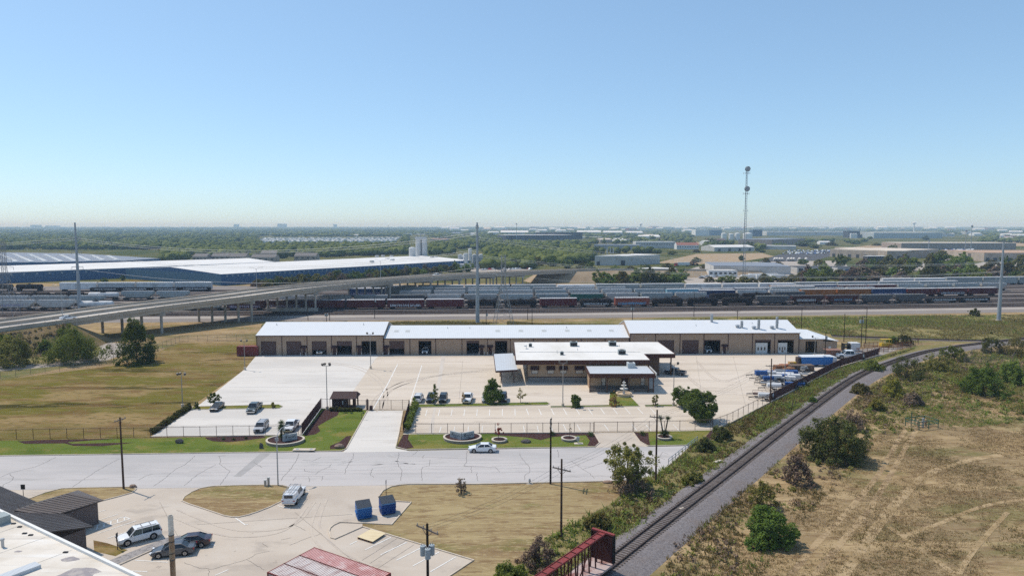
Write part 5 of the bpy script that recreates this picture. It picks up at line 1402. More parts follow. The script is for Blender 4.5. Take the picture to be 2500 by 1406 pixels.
j1, j2 = E1 + ep * (2 * DEP - .7) + ed * .5, E2 + ep * (2 * DEP - .7) - ed * .5
MB().prism([tuple(q)[:2] for q in (i1, i2, j2, j1)], 0, 2.95).build('walls', M_brk, bb_)
k1 = E1 + ep * .72 + ed * .48; k2 = E1 + ep * (2 * DEP - .72) + ed * .48; km = E1 + ep * DEP + ed * .48
MB().add([(k1.x, k1.y, 2.96), (k2.x, k2.y, 2.96), (km.x, km.y, 2.9 + RH)] + [(q.x + ed.x * .1, q.y + ed.y * .1, z) for q, z in ((k1, 2.96), (k2, 2.96), (km, 2.9 + RH))], [(0, 1, 2), (5, 4, 3), (0, 3, 4, 1), (1, 4, 5, 2), (2, 5, 3, 0)]).build('gable_boards', rib('dark vertical gable boards', (.045, .034, .032), .4, 0, .7), bb_)
# porch gable: ridge runs outwards from the eave
pm = P(240, 1224, 3.0)      # outer corner
o_out = -ep
base = E1 + ed * 7.2
pa, pb = base, base + ed * 6.4
oa, ob = pa + o_out * 4.6, pb + o_out * 4.6
ra = (pa + pb) / 2 + ep * 4.0 + Vector((0, 0, 1.15)); rb = (oa + ob) / 2 + Vector((0, 0, 1.15)) - o_out * 2.2
s_a = slab('porch_roof', [oa + o_out * .3, pa + ep * 1.5 + Vector((0, 0, .15)), ra, rb], M_brn2, bb_)
slab('porch_roof', [rb, ra, pb + ep * 1.5 + Vector((0, 0, .15)), ob + o_out * .3], M_brn, bb_)  # far slope takes the darker brown: its shade is put into the colour
slab('porch_roof', [oa + o_out * .3, rb, ob + o_out * .3], M_brn2, bb_)
for k in range(1, 12):
    t_ = k / 12; a = (oa + o_out * .3).lerp(pa + ep * 1.5 + Vector((0, 0, .15)), t_) + Vector((0, 0, .03)); b = rb.lerp(ra, t_) + Vector((0, 0, .03))
    MB().beam(a, b, .03, .03).build('porch_roof_seam', M_brn, s_a)
qa, qb, qc, qd = oa - o_out * .3 + ed * .3, ob - o_out * .3 - ed * .3, pb - ed * .3 + ep * .5, pa + ed * .3 + ep * .5
MB().prism([tuple(q)[:2] for q in (qa, qb, qc, qd)], 0, 2.84).build('porch_walls', M_brk, bb_)
q = P(58, 1222, 0); sg_ = thing('sign_post', 'small dark sign on a post by the brown-roofed office', 'sign', (q.x, q.y, 0))
MB().cyl((0, 0, 0), (0, 0, 2.4), .04, .04, 6).build('post', M_blackp, sg_); MB().box(-.3, .3, -.03, .03, 1.7, 2.4).build('sign_plate', M_blackp, sg_)

# ------------------------------------------------------------------ shipping containers
M_cpink = mat('faded red container paint', (.58, .33, .31), .7, (((.42, .19, .175), .5, A1, .49, .62, .6), ((.66, .50, .47), .8, A1, .52, .62, .8)))
M_cwhite = mat('rust-streaked pale container paint', (.62, .55, .52), .7, (((.25, .12, .10), .45, (.3, 1.2, 1), .50, .64, .9), ((.35, .22, .20), 1.4, (2, .3, 1), .52, .66, .7)))
M_cred = mat('dark red container paint', (.21, .055, .050), .7, (((.13, .04, .036), .5, A1, .45, .7, .7),))
def container(m, L=11.2, w=2.14, h=2.6, label='', ribr=True, dark=None):
    t = thing('shipping_container', label, 'container')
    MB().box(0, L, 0, w, .1, h - .03).build('body', m, t)
    rf = MB(); n = int(L / .28)
    for i in range(n): rf.box(.1 + i * .28, .22 + i * .28, .06, w - .06, h - .03, h + .012)
    tag(rf.build('roof_ribs', dark or m, t), kind='stuff')
    sd = MB()
    for i in range(n):
        for y in (-.025, w): sd.box(.12 + i * .28, .25 + i * .28, y, y + .025, .2, h - .12)
    for i in range(int(w / .28)):
        for x in (-.025, L): sd.box(x, x + .025, .12 + i * .28, .25 + i * .28, .2, h - .12)
    tag(sd.build('side_ribs', m, t), kind='stuff')
    fr = MB()
    for x in (0, L):
        for y in (0, w): fr.box(x - .08, x + .08, y - .08, y + .08, 0, h + .02)
    for y in (0, w): fr.box(.08, L - .08, y - .05, y + .05, h - .12, h + .02).box(.08, L - .08, y - .05, y + .05, .04, .18)
    for x in (0, L): fr.box(x - .05, x + .05, .08, w - .08, h - .12, h + .02)
    fr.build('frame', M_cred, t)
    return t
k0, k1_, k2_ = P(768, 1336, 2.6), P(949, 1397, 2.6), P(646, 1389, 2.6)
ca_ = math.atan2(k1_.y - k0.y, k1_.x - k0.x); perp = Vector((math.sin(ca_), -math.cos(ca_), 0))
for i, (m, lb) in enumerate(((M_cpink, 'faded red shipping container beside the pale rusty pair'), (M_cwhite, 'pale rust-streaked shipping container next to the faded red one'), (M_cwhite, 'pale rust-streaked container, outermost of the three side by side'))):
    o = container(m, label=lb, dark=M_cpink if i == 0 else M_cwhite); q = k0 + perp * (2.16 * (i + 1))
    o.location = (q.x, q.y, .02); o.rotation_euler = (0, 0, ca_)
rc = container(M_cred, 6.1, 2.44, 2.9, 'short red shipping container beside the left end of the workshops', dark=mat('faded container roof', (.36, .17, .15), .7)); q = P(579, 869.5); rc.location = (q.x, q.y, .02); rc.rotation_euler = (0, 0, .05)
# ------------------------------------------------------------------ fences and gates
M_post = mat('brown fence post', (.075, .038, .032), .7)
M_chain = meshwire('brown chain-link mesh', (.10, .065, .055), .10)
M_chaing = meshwire('grey chain-link mesh', (.30, .29, .28), .10)
M_slat = mat('dark brown fence slats', (.10, .045, .042), .75, (((.095, .055, .048), .8, (6, 6, .3), .45, .65, .8),))
M_gpost = mat('grey rusty fence post', (.18, .15, .13), .7)
def fence(name, label, pts, step, h, pm, mm, pw=.09, wires=3, group=None, slat=False, cat='fence'):
    pts = [Vector(p) for p in pts]
    t = thing(name, label, cat, tuple(pts[0]))
    o = pts[0]; loc = [p - o for p in pts]
    first = None; items = along([tuple(p) for p in loc], step)
    items.append((loc[-1], 0))
    for p, hd in items:
        if first is None: first = MB().cyl((0, 0, 0), (0, 0, h + .12), pw / 2, pw / 2, 8).build('post', pm, t, tuple(p))
        else:
            c = first.copy(); C.objects.link(c); c.location = tuple(p)
    MB().tube([(p.x, p.y, h) for p in loc], .032, 6).build('top_rail', pm, t)
    MB().tube([(p.x, p.y, .12) for p in loc], .022, 5).build('bottom_rail', pm, t)
    for k in range(wires):
        MB().tube([(p.x, p.y - .12 * k, h + .10 + .10 * k) for p in loc], .008, 3).build('barbed_wire', M_gpost, t)
    if slat:
        s = MB()
        for p, hd in along([tuple(p) for p in loc], .13):
            s.obox((p.x, p.y, h / 2 + .05), (.105, .03, h - .1), hd)
        tag(s.build('slats', M_slat, t), kind='stuff')
    else:
        n = len(loc)
        vs = [(p.x, p.y, .1) for p in loc] + [(p.x, p.y, h) for p in loc]
        MB().add(vs, [(i, i + 1, n + i + 1, n + i) for i in range(n - 1)]).build('wire_mesh', mm, t)
    return t
fence('post_fence', 'long brown post-and-wire fence along the front of the dry lawn', pxpoly([(-300, 1080), (0, 1073), (365, 1067.5), (735, 1061.5)]), 3.0, 1.85, M_post, M_chain)
fence('post_fence', 'brown post-and-wire fence in front of the empty parking bays', pxpoly([(1015, 1058.5), (1200, 1058), (1449, 1055.5)]), 3.0, 1.9, M_post, M_chain)
fence('post_fence', 'short brown fence between the second gate and the tracks', pxpoly([(1547, 1054), (1660, 1051), (1738, 1049)]), 3.0, 1.9, M_post, M_chain)
fence('slat_fence', 'dark brown slatted fence between the left lot and the mulch bed', pxpoly([(737, 1061), (784, 996)]), 2.6, 2.1, M_post, M_chain, slat=True, wires=0)
fence('slat_fence', 'dark brown slatted fence between the driveway and the hedge', pxpoly([(984, 1057), (1000, 1000)]), 2.6, 2.1, M_post, M_chain, slat=True, wires=0)
fence('boundary_fence', 'long brown slatted fence between the equipment yard and the spur track', pxpoly([(1880, 982), (2050, 895), (2145, 866)]), 2.6, 2.0, M_post, M_chain, slat=True, wires=2)
fence('boundary_fence', 'brown post fence on a kerb, sloping up beside the tracks to the slatted fence', pxpoly([(1740, 1049), (1780, 1034), (1878, 983)]), 2.6, 2.0, M_post, M_chain, wires=2)
fence('boundary_fence', 'rusty fence round the scrap corner by the curve of the track', pxpoly([(2147, 865), (2200, 852), (2242, 842), (2240, 834), (2060, 828)]), 2.8, 1.9, mat('rusty fence steel', (.14, .055, .035), .8), M_chain, wires=0)
fence('chain_fence', 'grey chain-link fence along the back of the dry lawn', pxpoly([(-150, 948), (0, 924), (150, 906), (310, 884), (375, 860), (440, 834), (520, 833), (624, 832)]), 3.2, 2.0, M_gpost, M_chaing, pw=.08)
fence('driveway_gate', 'brown chain-link sliding gate across the pale driveway', pxpoly([(900, 999.5), (998, 999)]), 2.4, 2.0, M_post, M_chain, wires=0, cat='gate')
fence('post_fence', 'short brown chain-link fence joining the guard house to the sliding gate', pxpoly([(866, 999.5), (894, 999.5)]), 2.6, 2.0, M_post, M_chain, wires=0)
fence('post_fence', 'short brown chain-link fence joining the guard house to the slatted fence', pxpoly([(786, 995.5), (806, 996.5)]), 2.2, 2.0, M_post, M_chain, wires=0)
fence('second_gate', 'brown wire gate across the beige second driveway', pxpoly([(1451, 1054.5), (1545, 1053.5)]), 4.4, 1.9, M_post, M_chain, wires=2, cat='gate')
fence('pen_fence', 'square chain-link pen round a pale concrete pad in the bushes', pxpoly([(2352, 890), (2470, 884), (2480, 868), (2375, 866), (2352, 890)]), 3.0, 1.8, M_gpost, M_chaing)
gp = P(897, 1001); o = thing('gate_operator', 'dark gate motor post beside the sliding gate', 'gate post', (gp.x, gp.y, 0)); MB().box(-.15, .15, -.15, .15, 0, 2.4).build('post', M_post, o); MB().box(.5, 1.1, -.3, .3, 0, .95).build('motor_box', M_trim, o)
# guard rail at the end of the street
gr0 = thing('guard_rail', 'grey pipe guard rail at the dead end of the street', 'railing', tuple(P(1640, 1128)))
gpts = [p - P(1640, 1128) for p in pxpoly([(1632, 1134), (1655, 1116), (1680, 1096), (1703, 1078)])]
for p, hd in along([tuple(p) for p in gpts], 1.6): MB().cyl(tuple(p), (p.x, p.y, 1.05), .06, .06, 8).build('post', M_galv, gr0)
for z in (.55, 1.0): MB().tube([(p.x, p.y, z) for p in gpts], .05, 6).build('rail', M_galv, gr0)

# ------------------------------------------------------------------ poles and wires
M_pole = mat('creosoted pole timber', (.085, .052, .036), .9, (((.12, .085, .065), 1.0, (3, 3, .2), .45, .7, .7),))
M_poled = mat('dark creosoted pole', (.030, .022, .018), .9)
M_cross = mat('weathered crossarm timber', (.17, .14, .12), .9)
M_ins = mat('grey insulator', (.33, .33, .34), .4)
M_trans = mat('grey transformer can', (.34, .39, .42), .5)
M_wire = mat('aluminium conductor', (.62, .62, .60), .5)
M_wired = mat('dark cable', (.10, .10, .10), .6)
def upole(base, h, label, arms=((0, 10.3),), m=None, armlen=2.4, trans=0, r=.16, transz=None):
    p = base if isinstance(base, Vector) else P(*base)
    t = thing('utility_pole', label, 'utility pole', (p.x, p.y, 0))
    MB().cyl((0, 0, 0), (0, 0, h), r, r * .72, 10).build('pole', m or M_pole, t)
    for ang, z in arms:
        a = R(ang); dx, dy = math.cos(a) * armlen / 2, math.sin(a) * armlen / 2
        c = MB().beam((-dx, -dy, z), (dx, dy, z), .10, .13).build('crossarm', M_cross, t)
        for s in (-.92, -.35, .35, .92): MB().cyl((dx * s, dy * s, z + .06), (dx * s, dy * s, z + .28), .05, .04, 6).build('insulator', M_ins, c)
        for s in (-.5, .5): MB().beam((dx * s, dy * s, z), (0, 0, z - .7), .04, .04).build('brace', M_cross, c)
    for k in range(trans):
        a = R(40 + 120 * k); z = transz or h - 3.2
        c = MB().cyl((math.cos(a) * .48, math.sin(a) * .48, z), (math.cos(a) * .48, math.sin(a) * .48, z + .95), .28, .28, 12).build('transformer', M_trans, t)
        for s in (-.1, .1): MB().cyl((math.cos(a) * .48 + s, math.sin(a) * .48, z + .95), (math.cos(a) * .48 + s, math.sin(a) * .48, z + 1.2), .04, .03, 6).build('bushing', M_ins, c)
    return t
def hgt(bx, by, ty):
    b = P(bx, by); return Q(bx, ty, b.y).z
upole((302, 1193), 10.9, 'brown timber pole at the tip of the small grass island, one short arm', ((75, 10.5),), armlen=2.0)
upole((1344, 1181), hgt(1344, 1181, 1022), 'dark timber pole at the near kerb opposite the ringed planter', ((80, 9.8), (80, 9.0)), M_poled, 2.2)
upole((1370, 1316), hgt(1370, 1316, 1120), 'brown timber pole on the straw lawn near the weeds', ((-35, 9.0),), armlen=2.6)
upole((1601, 1176), hgt(1601, 1176, 1000), 'timber pole beside the leaning tree at the street end', ((-20, 10.1),), armlen=2.2)
pt = P(1043, 1285, 10.6); upole(V(pt.x, pt.y, 0), 10.9, 'timber pole with grey transformers beside the striped parking bays', ((-40, 10.3),), M_poled, 3.0, 3)
upole((1880, 988), hgt(1880, 988, 875), 'timber pole with crossarm rising out of the trailer yard', ((-8, 8.6),), armlen=2.4)
for i, (bx, by, ty, tr, arm, lb) in enumerate(((1956, 808, 750, 0, 0, 'slim pole behind the lean-to shed'), (2060, 834, 766, 0, 0, 'slim dark pole left of the white box at the scrap corner'), (2102, 848, 772, 2, 1, 'pole with grey transformers behind the white box'), (2113, 838, 752, 0, 0, 'tall dark pole behind the rusty racks'),
        (2013, 892, 810, 1, 0, 'pole with a grey transformer beside the blue container'), (752, 782, 748, 0, 0, 'slim pole at the edge of the bridge shadow'), (797, 787, 760, 2, 0, 'short pole with grey boxes behind the left workshop wing'), (805, 783, 720, 0, 0, 'grey lamp mast beside the pole with boxes'), (915, 778, 725, 1, 0, 'pole before the maroon boxcars with a small can'),
        (1187, 796, 758, 1, 0, 'pole with transformer right of the steel monopole'), (1288, 781, 752, 0, 0, 'thin pole beside the lattice tower'), (1299, 796, 745, 0, 0, 'dark pole behind the low workshop roof'), (1544, 784, 744, 2, 1, 'pole with grey boxes behind the right workshop wing'), (1694, 773, 712, 0, 0, 'slim pole in front of the black tank wagons'), (1800, 784, 758, 0, 1, 'short pole behind the roof stacks'), (2080, 700, 655, 0, 0, 'lone pole among the wagons on the far tracks'))):
    upole((bx, by), max(4.0, hgt(bx, by, ty)), lb, ((0, max(3.6, hgt(bx, by, ty)) - .4),) if arm else (), M_poled, 2.2, tr, .13, max(2.5, hgt(bx, by, ty) - 2.2))
def wire(name, label, a, b, sag=1.0, r=.012, m=None, group=None):
    a, b = Vector(a), Vector(b); n = 14; pts = []
    for i in range(n + 1):
        t = i / n; q = a.lerp(b, t); q.z -= 4 * sag * t * (1 - t); pts.append(tuple(q))
    return tag(MB().tube(pts, r, 4).build(name, m or M_wired), label, 'cable', group)
pA = P(1344, 1181); pB = P(1601, 1176); pC = P(1370, 1316); pD = P(1880, 988); pE = V(pt.x, pt.y, 0)
for k in (-.9, 0, .9):
    wire('overhead_wire', 'thin overhead wire between the straw-lawn pole and the trailer-yard pole', (pC.x + k, pC.y, 9.2), (pB.x + k, pB.y, 10.3), .7, .012, group='street overhead wires')
    wire('overhead_wire', 'thin overhead wire running on to the trailer-yard pole', (pB.x + k, pB.y, 10.3), (pD.x + k, pD.y, 8.9), .9, .012, group='yard overhead wires')
    wire('overhead_wire', 'thin overhead wire from the transformer pole over the straw lawn', (pE.x + k, pE.y, 10.5), (pC.x + k, pC.y, 9.2), .6, .012, group='lawn overhead wires')
# parking lot floodlights
M_lpole = mat('grey lamp pole', (.30, .28, .26), .5)
M_lhead = mat('dark lamp head', (.075, .07, .068), .5)
def flood(base, top_y, label, heads=2):
    p = P(*base); h = hgt(base[0], base[1], top_y)
    t = thing('floodlight_pole', label, 'lamp post', (p.x, p.y, 0))
    MB().cyl((0, 0, 0), (0, 0, .75), .30, .30, 12).build('footing', M_kerb, t)
    MB().cyl((0, 0, .75), (0, 0, h), .10, .07, 8).build('pole', M_lpole, t)
    MB().box(-.9, .9, -.04, .04, h - .05, h + .03).build('crossbar', M_lpole, t)
    sp_ = [(-.8, 0), (.8, 0), (-.45, .5), (.55, .5)][:heads]
    for x, y in sp_:
        a = MB().obox((x, y, h + .32), (.42, .34, .42), .3 * x, .5, 0).build('lamp_head', M_lhead, t)
        MB().beam((x, y * .5, h), (x, y, h + .25), .05, .05).build('head_bracket', M_lpole, t)
    return t
flood((598, 903), 834, 'floodlight pole at the grass edge by the red container', 2)
flood((905, 900), 816, 'twin floodlight pole on the joint of pale and beige concrete', 2)
flood((799, 1000), 893, 'four-headed floodlight pole beside the guard house', 4)
flood((446, 994), 916, 'four-headed floodlight pole on the grass behind the clipped hedge', 4)
flood((1374, 992), 887, 'floodlight pole in the parking island before the office', 2)
flood((1644, 990), 890, 'floodlight pole beside the large twin green trees', 2)
flood((1915, 944), 860, 'slim floodlight pole among the trailers', 1)
flood((1988, 892), 824, 'slim floodlight pole before the blue container', 1)
# street lamp with bent arm
q = P(679, 1185); sl_ = thing('street_lamp', 'grey street lamp with bent arm at the oval grass island', 'street lamp', (q.x, q.y, 0))
MB().cyl((0, 0, 0), (0, 0, 7.4), .11, .08, 8).build('pole', M_galv, sl_); MB().tube([(0, 0, 7.3), (.12, .4, 8.1), (.45, .9, 8.6), (.9, 1.6, 8.75)], .05, 6).build('arm', M_galv, sl_)
MB().obox((1.1, 1.9, 8.72), (.3, .7, .16), -.5).build('lamp_head', M_galv, sl_); MB().box(-.25, .25, -.1, .1, 6.9, 7.4).build('bracket_box', M_ins, sl_)
# bridge lamps
def blamp(Y, lb):
    e = edge_at(Y); t = thing('bridge_lamp', lb, 'street lamp', (e.x - WX / 2, Y, e.z - PAR + 1.0))
    MB().cyl((0, 0, 0), (0, 0, 9.5), .10, .07, 8).build('pole', M_galv, t)
    for s in (-1, 1):
        MB().tube([(0, 0, 9.3), (s * 1.4, 0, 10.0), (s * 2.4, 0, 10.1)], .05, 5).build('arm', M_galv, t)
        MB().box(s * 2.6 - .3, s * 2.6 + .3, -.12, .12, 10.02, 10.16).build('lamp_head', M_galv, t)
blamp(229, 'double-armed lamp on the bridge near its left abutment'); blamp(292, 'double-armed lamp on the bridge above the crash wall'); blamp(362, 'double-armed lamp on the bridge before the blue warehouse'); blamp(420, 'double-armed lamp on the bridge near the silos')
# ------------------------------------------------------------------ steel monopoles and lattice towers
M_steel = mat('galvanised monopole steel', (.33, .36, .39), .5, metal=.3)
def monopole(base, h, label, arms, r0=.85, r1=.32):
    p = P(*base); t = thing('steel_monopole', label, 'power pylon', (p.x, p.y, 0))
    MB().cyl((0, 0, 0), (0, 0, h), r0, r1, 14).build('shaft', M_steel, t)
    MB().cyl((0, 0, 0), (0, 0, .4), r0 + .3, r0 + .3, 14).build('base_plate', M_kerb, t)
    for z, L in arms:
        MB().cyl((-L, 0, z + .2), (L, 0, z + .2), .14, .14, 6).build('arm', M_steel, t)
        for s in (-1, 1): MB().cyl((s * L, 0, z + .2), (s * L, 0, z - 1.0), .09, .09, 6).build('insulator', M_ins, t)
    return p
m1 = monopole((195, 757), 40.6, 'steel monopole standing among the grey hoppers left of the bridge', ((33.5, 2.2), (27, 2.4), (20, 2.6)))
m2 = monopole((1166, 790), 40.4, 'tall steel monopole right behind the low workshop roof', ((39, .5), (33, .5)))
m3 = monopole((2438, 783), 32.6, 'steel monopole with one long arm in the grass by the yard', ((17.8, 2.2),), .8, .3)
m0 = V(-420, 330, 0); m4 = V(520, 330, 0)
for z, r in ((33.5, .06), (32.6, .06), (26.5, .06), (25.8, .06), (19.5, .045)):
    wire('transmission_wire', 'pale transmission line between the two tall steel monopoles', (m1.x, m1.y, z), (m2.x, m2.y, z + 3), 6.5, r, M_wire, 'monopole transmission lines')
    wire('transmission_wire', 'pale transmission line running left from the hopper-yard monopole', (m0.x, m0.y, z - 2), (m1.x, m1.y, z), 4, r, M_wire, 'left transmission lines')
    wire('transmission_wire', 'pale transmission line running right to the one-armed monopole', (m2.x, m2.y, z + 1), (m3.x, m3.y, z * .55 + 6), 5, r * .7, M_wire, 'right transmission lines')
M_lat = mat('dull lattice steel', (.25, .26, .27), .6)
def lattice(base, h, w, label, arms, rz=.2):
    p = P(*base) if not isinstance(base, Vector) else base
    t = thing('lattice_tower', label, 'power pylon', (p.x, p.y, 0), rz)
    def wd(z):
        k = z / h
        return w * (1 - k / .62) + w * .2 * (k / .62) if k < .62 else w * .2
    for sx in (-1, 1):
        for sy in (-1, 1):
            zs = [0, h * .62, h]; lg = MB()
            for a, b in zip(zs[:-1], zs[1:]): lg.beam((sx * wd(a) / 2, sy * wd(a) / 2, a), (sx * wd(b) / 2, sy * wd(b) / 2, b), .13, .13)
            lg.build('leg', M_lat, t)
    br = MB(); n = 12
    for i in range(n):
        za = h * (i / n) ** .85; zb = h * ((i + 1) / n) ** .85; a, b = wd(za) / 2, wd(zb) / 2
        for sx, sy, ex, ey in ((-1, -1, 1, -1), (1, -1, 1, 1), (1, 1, -1, 1), (-1, 1, -1, -1)):
            br.beam((sx * a, sy * a, za), (ex * b, ey * b, zb), .055, .055); br.beam((ex * a, ey * a, za), (sx * b, sy * b, zb), .055, .055)
            br.beam((sx * b, sy * b, zb), (ex * b, ey * b, zb), .055, .055)
    br.build('bracing', M_lat, t)
    for z, L in arms:
        for s in (-1, 1):
            ar = MB(); a = wd(z) / 2
            for yy in (-a, a): ar.beam((s * a, yy, z), (s * L, 0, z + .3), .055, .055); ar.beam((s * a, yy, z + 1.3), (s * L, 0, z + .3), .055, .055)
            ar.build('arm', M_lat, t)
            MB().cyl((s * L, 0, z + .3), (s * L, 0, z - 1.0), .07, .07, 6).build('insulator', M_ins, t)
    return p
lattice((1229, 797), hgt(1229, 797, 623), 7.4, 'grey lattice pylon behind the low workshop roof', ((22.5, 3.0), (19.5, 3.6)))
lattice((18, 772), hgt(18, 772, 588), 7.4, 'grey lattice pylon at the left end of the rail yard', ((24.5, 3.0), (21, 3.6), (17.5, 3.2)))
# radio mast
rb_ = P(1815, 690); rm_ = thing('radio_mast', 'very tall slender lattice radio mast with two drum dishes', 'mast', (rb_.x, rb_.y, 0))
HM = 79.0; wd_ = lambda z: 1.9 - 1.0 * z / HM
lg = MB(); bc = MB(); tri = [R(a) for a in (90, 210, 330)]
for i in range(46):
    za, zb = HM * i / 46, HM * (i + 1) / 46
    for k in range(3):
        a0, a1 = tri[k], tri[(k + 1) % 3]
        lg.beam((math.cos(a0) * wd_(za) * .58, math.sin(a0) * wd_(za) * .58, za), (math.cos(a0) * wd_(zb) * .58, math.sin(a0) * wd_(zb) * .58, zb), .16, .16)
        bc.beam((math.cos(a0) * wd_(za) * .58, math.sin(a0) * wd_(za) * .58, za), (math.cos(a1) * wd_(zb) * .58, math.sin(a1) * wd_(zb) * .58, zb), .09, .09)
lg.build('legs', mat('mast steel', (.22, .24, .26), .5), rm_); bc.build('bracing', M_steel, rm_)
for z in (77.6, 64.2):
    d = MB().cyl((.5, -1.2, z), (.2, -.1, z + .15), 1.75, 1.75, 20).build('drum_dish', mat('dark dish radome', (.13, .15, .17), .6), rm_)
    MB().cyl((.52, -1.27, z - .01), (.5, -1.2, z), 1.8, 1.8, 20).build('dish_rim', M_steel, d)
for z, L in ((74.8, 2.4), (61.0, 2.2), (49.5, 1.6)):
    MB().beam((-L, -.3, z), (L * .9, -.3, z), .12, .12).build('antenna_bracket', M_steel, rm_)
    for s in (-.95, -.4, .4, .85): MB().box(s * L - .1, s * L + .1, -.5, -.25, z - .7, z + .7).build('panel_antenna', M_wdoor, rm_)

# ------------------------------------------------------------------ street-side things
M_rock = mat('dark boulder', (.10, .092, .088), .9, (((.20, .18, .165), 1.2, A1, .5, .7, .7),), bump=.6, bscale=3)
M_rock2 = mat('tan boulder', (.28, .20, .155), .9, (((.18, .125, .10), 1.2, A1, .5, .7, .7),), bump=.6, bscale=3)
def boulder(px, sx, sy, sz, m, label, seed=1):
    r = random.Random(seed); p = P(*px); b = MB(); rings = []
    for z, k in ((-.05, .9), (.18, 1.05), (.5, 1.0), (.8, .72), (.97, .35)):
        rings.append([(math.cos(a * .7854) * sx * k * r.uniform(.82, 1.15), math.sin(a * .7854) * sy * k * r.uniform(.82, 1.15), z * sz * r.uniform(.92, 1.08) if z > 0 else -.05) for a in range(8)])
    return tag(b.loft(rings).build('boulder', m, None, (p.x, p.y, .02)), label, 'boulder')
boulder((438, 1081), .75, .5, .8, M_rock, 'dark boulder on the green verge before the brown fence', 1)
boulder((828, 1093), .85, .55, .75, M_rock2, 'tan boulder in the mulch at the driveway mouth', 2)
boulder((1284, 1080), .85, .55, .6, M_rock, 'flat dark boulder on the green lawn between the ringed planters', 3)
boulder((325, 1190), .55, .35, .5, M_rock2, 'small rusty brown rock at the tip of the grass island', 4)
boulder((1483, 1178), .8, .4, .35, M_rock2, 'low pale rock at the edge of the straw lawn', 7)
def standstone(px, label):
    p = P(*px); t = thing('marker_stone', label, 'stone', (p.x, p.y, 0)); MB().loft([[(-.3, -.2, 0), (.3, -.2, 0), (.32, .2, 0), (-.3, .2, 0)], [(-.26, -.18, .7), (.24, -.18, .7), (.26, .16, .7), (-.26, .16, .7)], [(-.2, -.1, 1.0), (.1, -.1, .92), (.12, .1, .92), (-.2, .1, 1.0)]]).build('stone', M_rock, t)
standstone((638, 1094), 'upright dark stone on the verge beside the left planter')
M_block = mat('pale planter cap stones', (.54, .475, .395), .9, (((.50, .44, .38), 1.0, A1, .45, .7, .7),))
M_blockw = brickmat('planter block wall', (.29, .24, .20), (.35, .29, .24), (.16, .13, .11), 3.2)
def planter(px, rx, ry, h, label, pear=0.0):
    p = P(*px); t = thing('ring_planter', label, 'planter', (p.x, p.y, 0.01)); n = 36
    def ring(kx, ky): return [(math.cos(i * 2 * math.pi / n) * kx * (1 + pear * .0), math.sin(i * 2 * math.pi / n) * ky * (1 + pear * (1 if math.sin(i * 2 * math.pi / n) < 0 else -.35) * .25)) for i in range(n)]
    o, i_ = ring(rx, ry), ring(rx - .28, ry - .28)
    vs = [(x, y, 0) for x, y in o] + [(x, y, h) for x, y in o]
    MB().add(vs, [(k, (k + 1) % n, n + (k + 1) % n, n + k) for k in range(n)]).build('block_wall', M_blockw, t)
    oo, ii = ring(rx + .05, ry + .05), ring(rx - .30, ry - .30)
    vs = [(x, y, h) for x, y in oo] + [(x, y, h + .12) for x, y in oo] + [(x, y, h + .12) for x, y in ii] + [(x, y, h) for x, y in ii]
    MB().add(vs, [(a * n + k, a * n + (k + 1) % n, ((a + 1) % 4) * n + (k + 1) % n, ((a + 1) % 4) * n + k) for a in range(4) for k in range(n)]).build('cap_ring', M_block, t)
    MB().sheet(ii, h - .02).build('mulch', M_mulch, t)
    return t
planter((1219, 1077), 1.4, 1.4, .32, 'round stone planter with a red-leaved shrub')
planter((1389, 1073.5), 1.4, 1.4, .32, 'round stone planter holding thin dry stems')
planter((1621, 1070), 1.45, 1.45, .32, 'round stone planter round the tall forked yucca')
planter((1129, 1071), 3.5, 2.7, .42, 'large egg-shaped stone planter under the V-shaped sign', .5)
planter((697, 1078), 3.4, 2.7, .42, 'large egg-shaped stone planter half hidden by a yucca', .5)
M_signs = mat('pale limestone sign', (.40, .42, .42), .85, (((.30, .32, .33), .8, A1, .45, .7, .7),))
M_ink = mat('dark sign lettering', (.035, .05, .055), .6)
def vsign(px, label, which):
    p = P(*px); t = thing('stone_sign', label, 'sign', (p.x, p.y, .40))
    for s in which:
        a = R(24) * s
        rz = -a if s < 0 else a
        base = Vector((0, 0, 0)); dirv = Vector((math.cos(R(36)) * s, math.sin(R(36)), 0))
        c = dirv * 1.34
        w = MB().obox((c.x, c.y, .6), (2.6, .28, 1.2), math.atan2(dirv.y * s, dirv.x * s)).build('stone_panel', M_signs, t)
        ang = math.atan2(dirv.y * s, dirv.x * s); nrm = Vector((math.sin(ang), -math.cos(ang), 0))
        q = c + nrm * .155 + Vector((math.cos(ang), math.sin(ang), 0)) * -.78
        text_mesh('lettering', 'R', .85, M_ink, t, (q.x, q.y, .42), (R(90), 0, ang), .35)
        q2 = c + nrm * .15 + Vector((math.cos(ang), math.sin(ang), 0)) * .38
        sm = MB(); r = random.Random(4)
        for i in range(6):
            x = -.75 + i * .25; sm.obox((x, 0, .62), (.06, .012, .27 + .04 * (i % 2)), 0, 0, .25); sm.obox((x + .11, 0, .73 - .2 * (i % 2)), (.2, .012, .06), 0, 0, .1)
        for i in range(4): sm.obox((-.8 + i * .22, 0, .28), (.16, .012, .08), 0, 0, .15)
        o = sm.build('lettering', M_ink, t, (q2.x, q2.y, 0), ang)
    return t
vsign((1127, 1078), 'V-shaped pale stone sign with dark italic lettering on two faces', (-1, 1))
vsign((690, 1083), 'pale stone sign panel in the planter, shaded by the yucca', (1,))
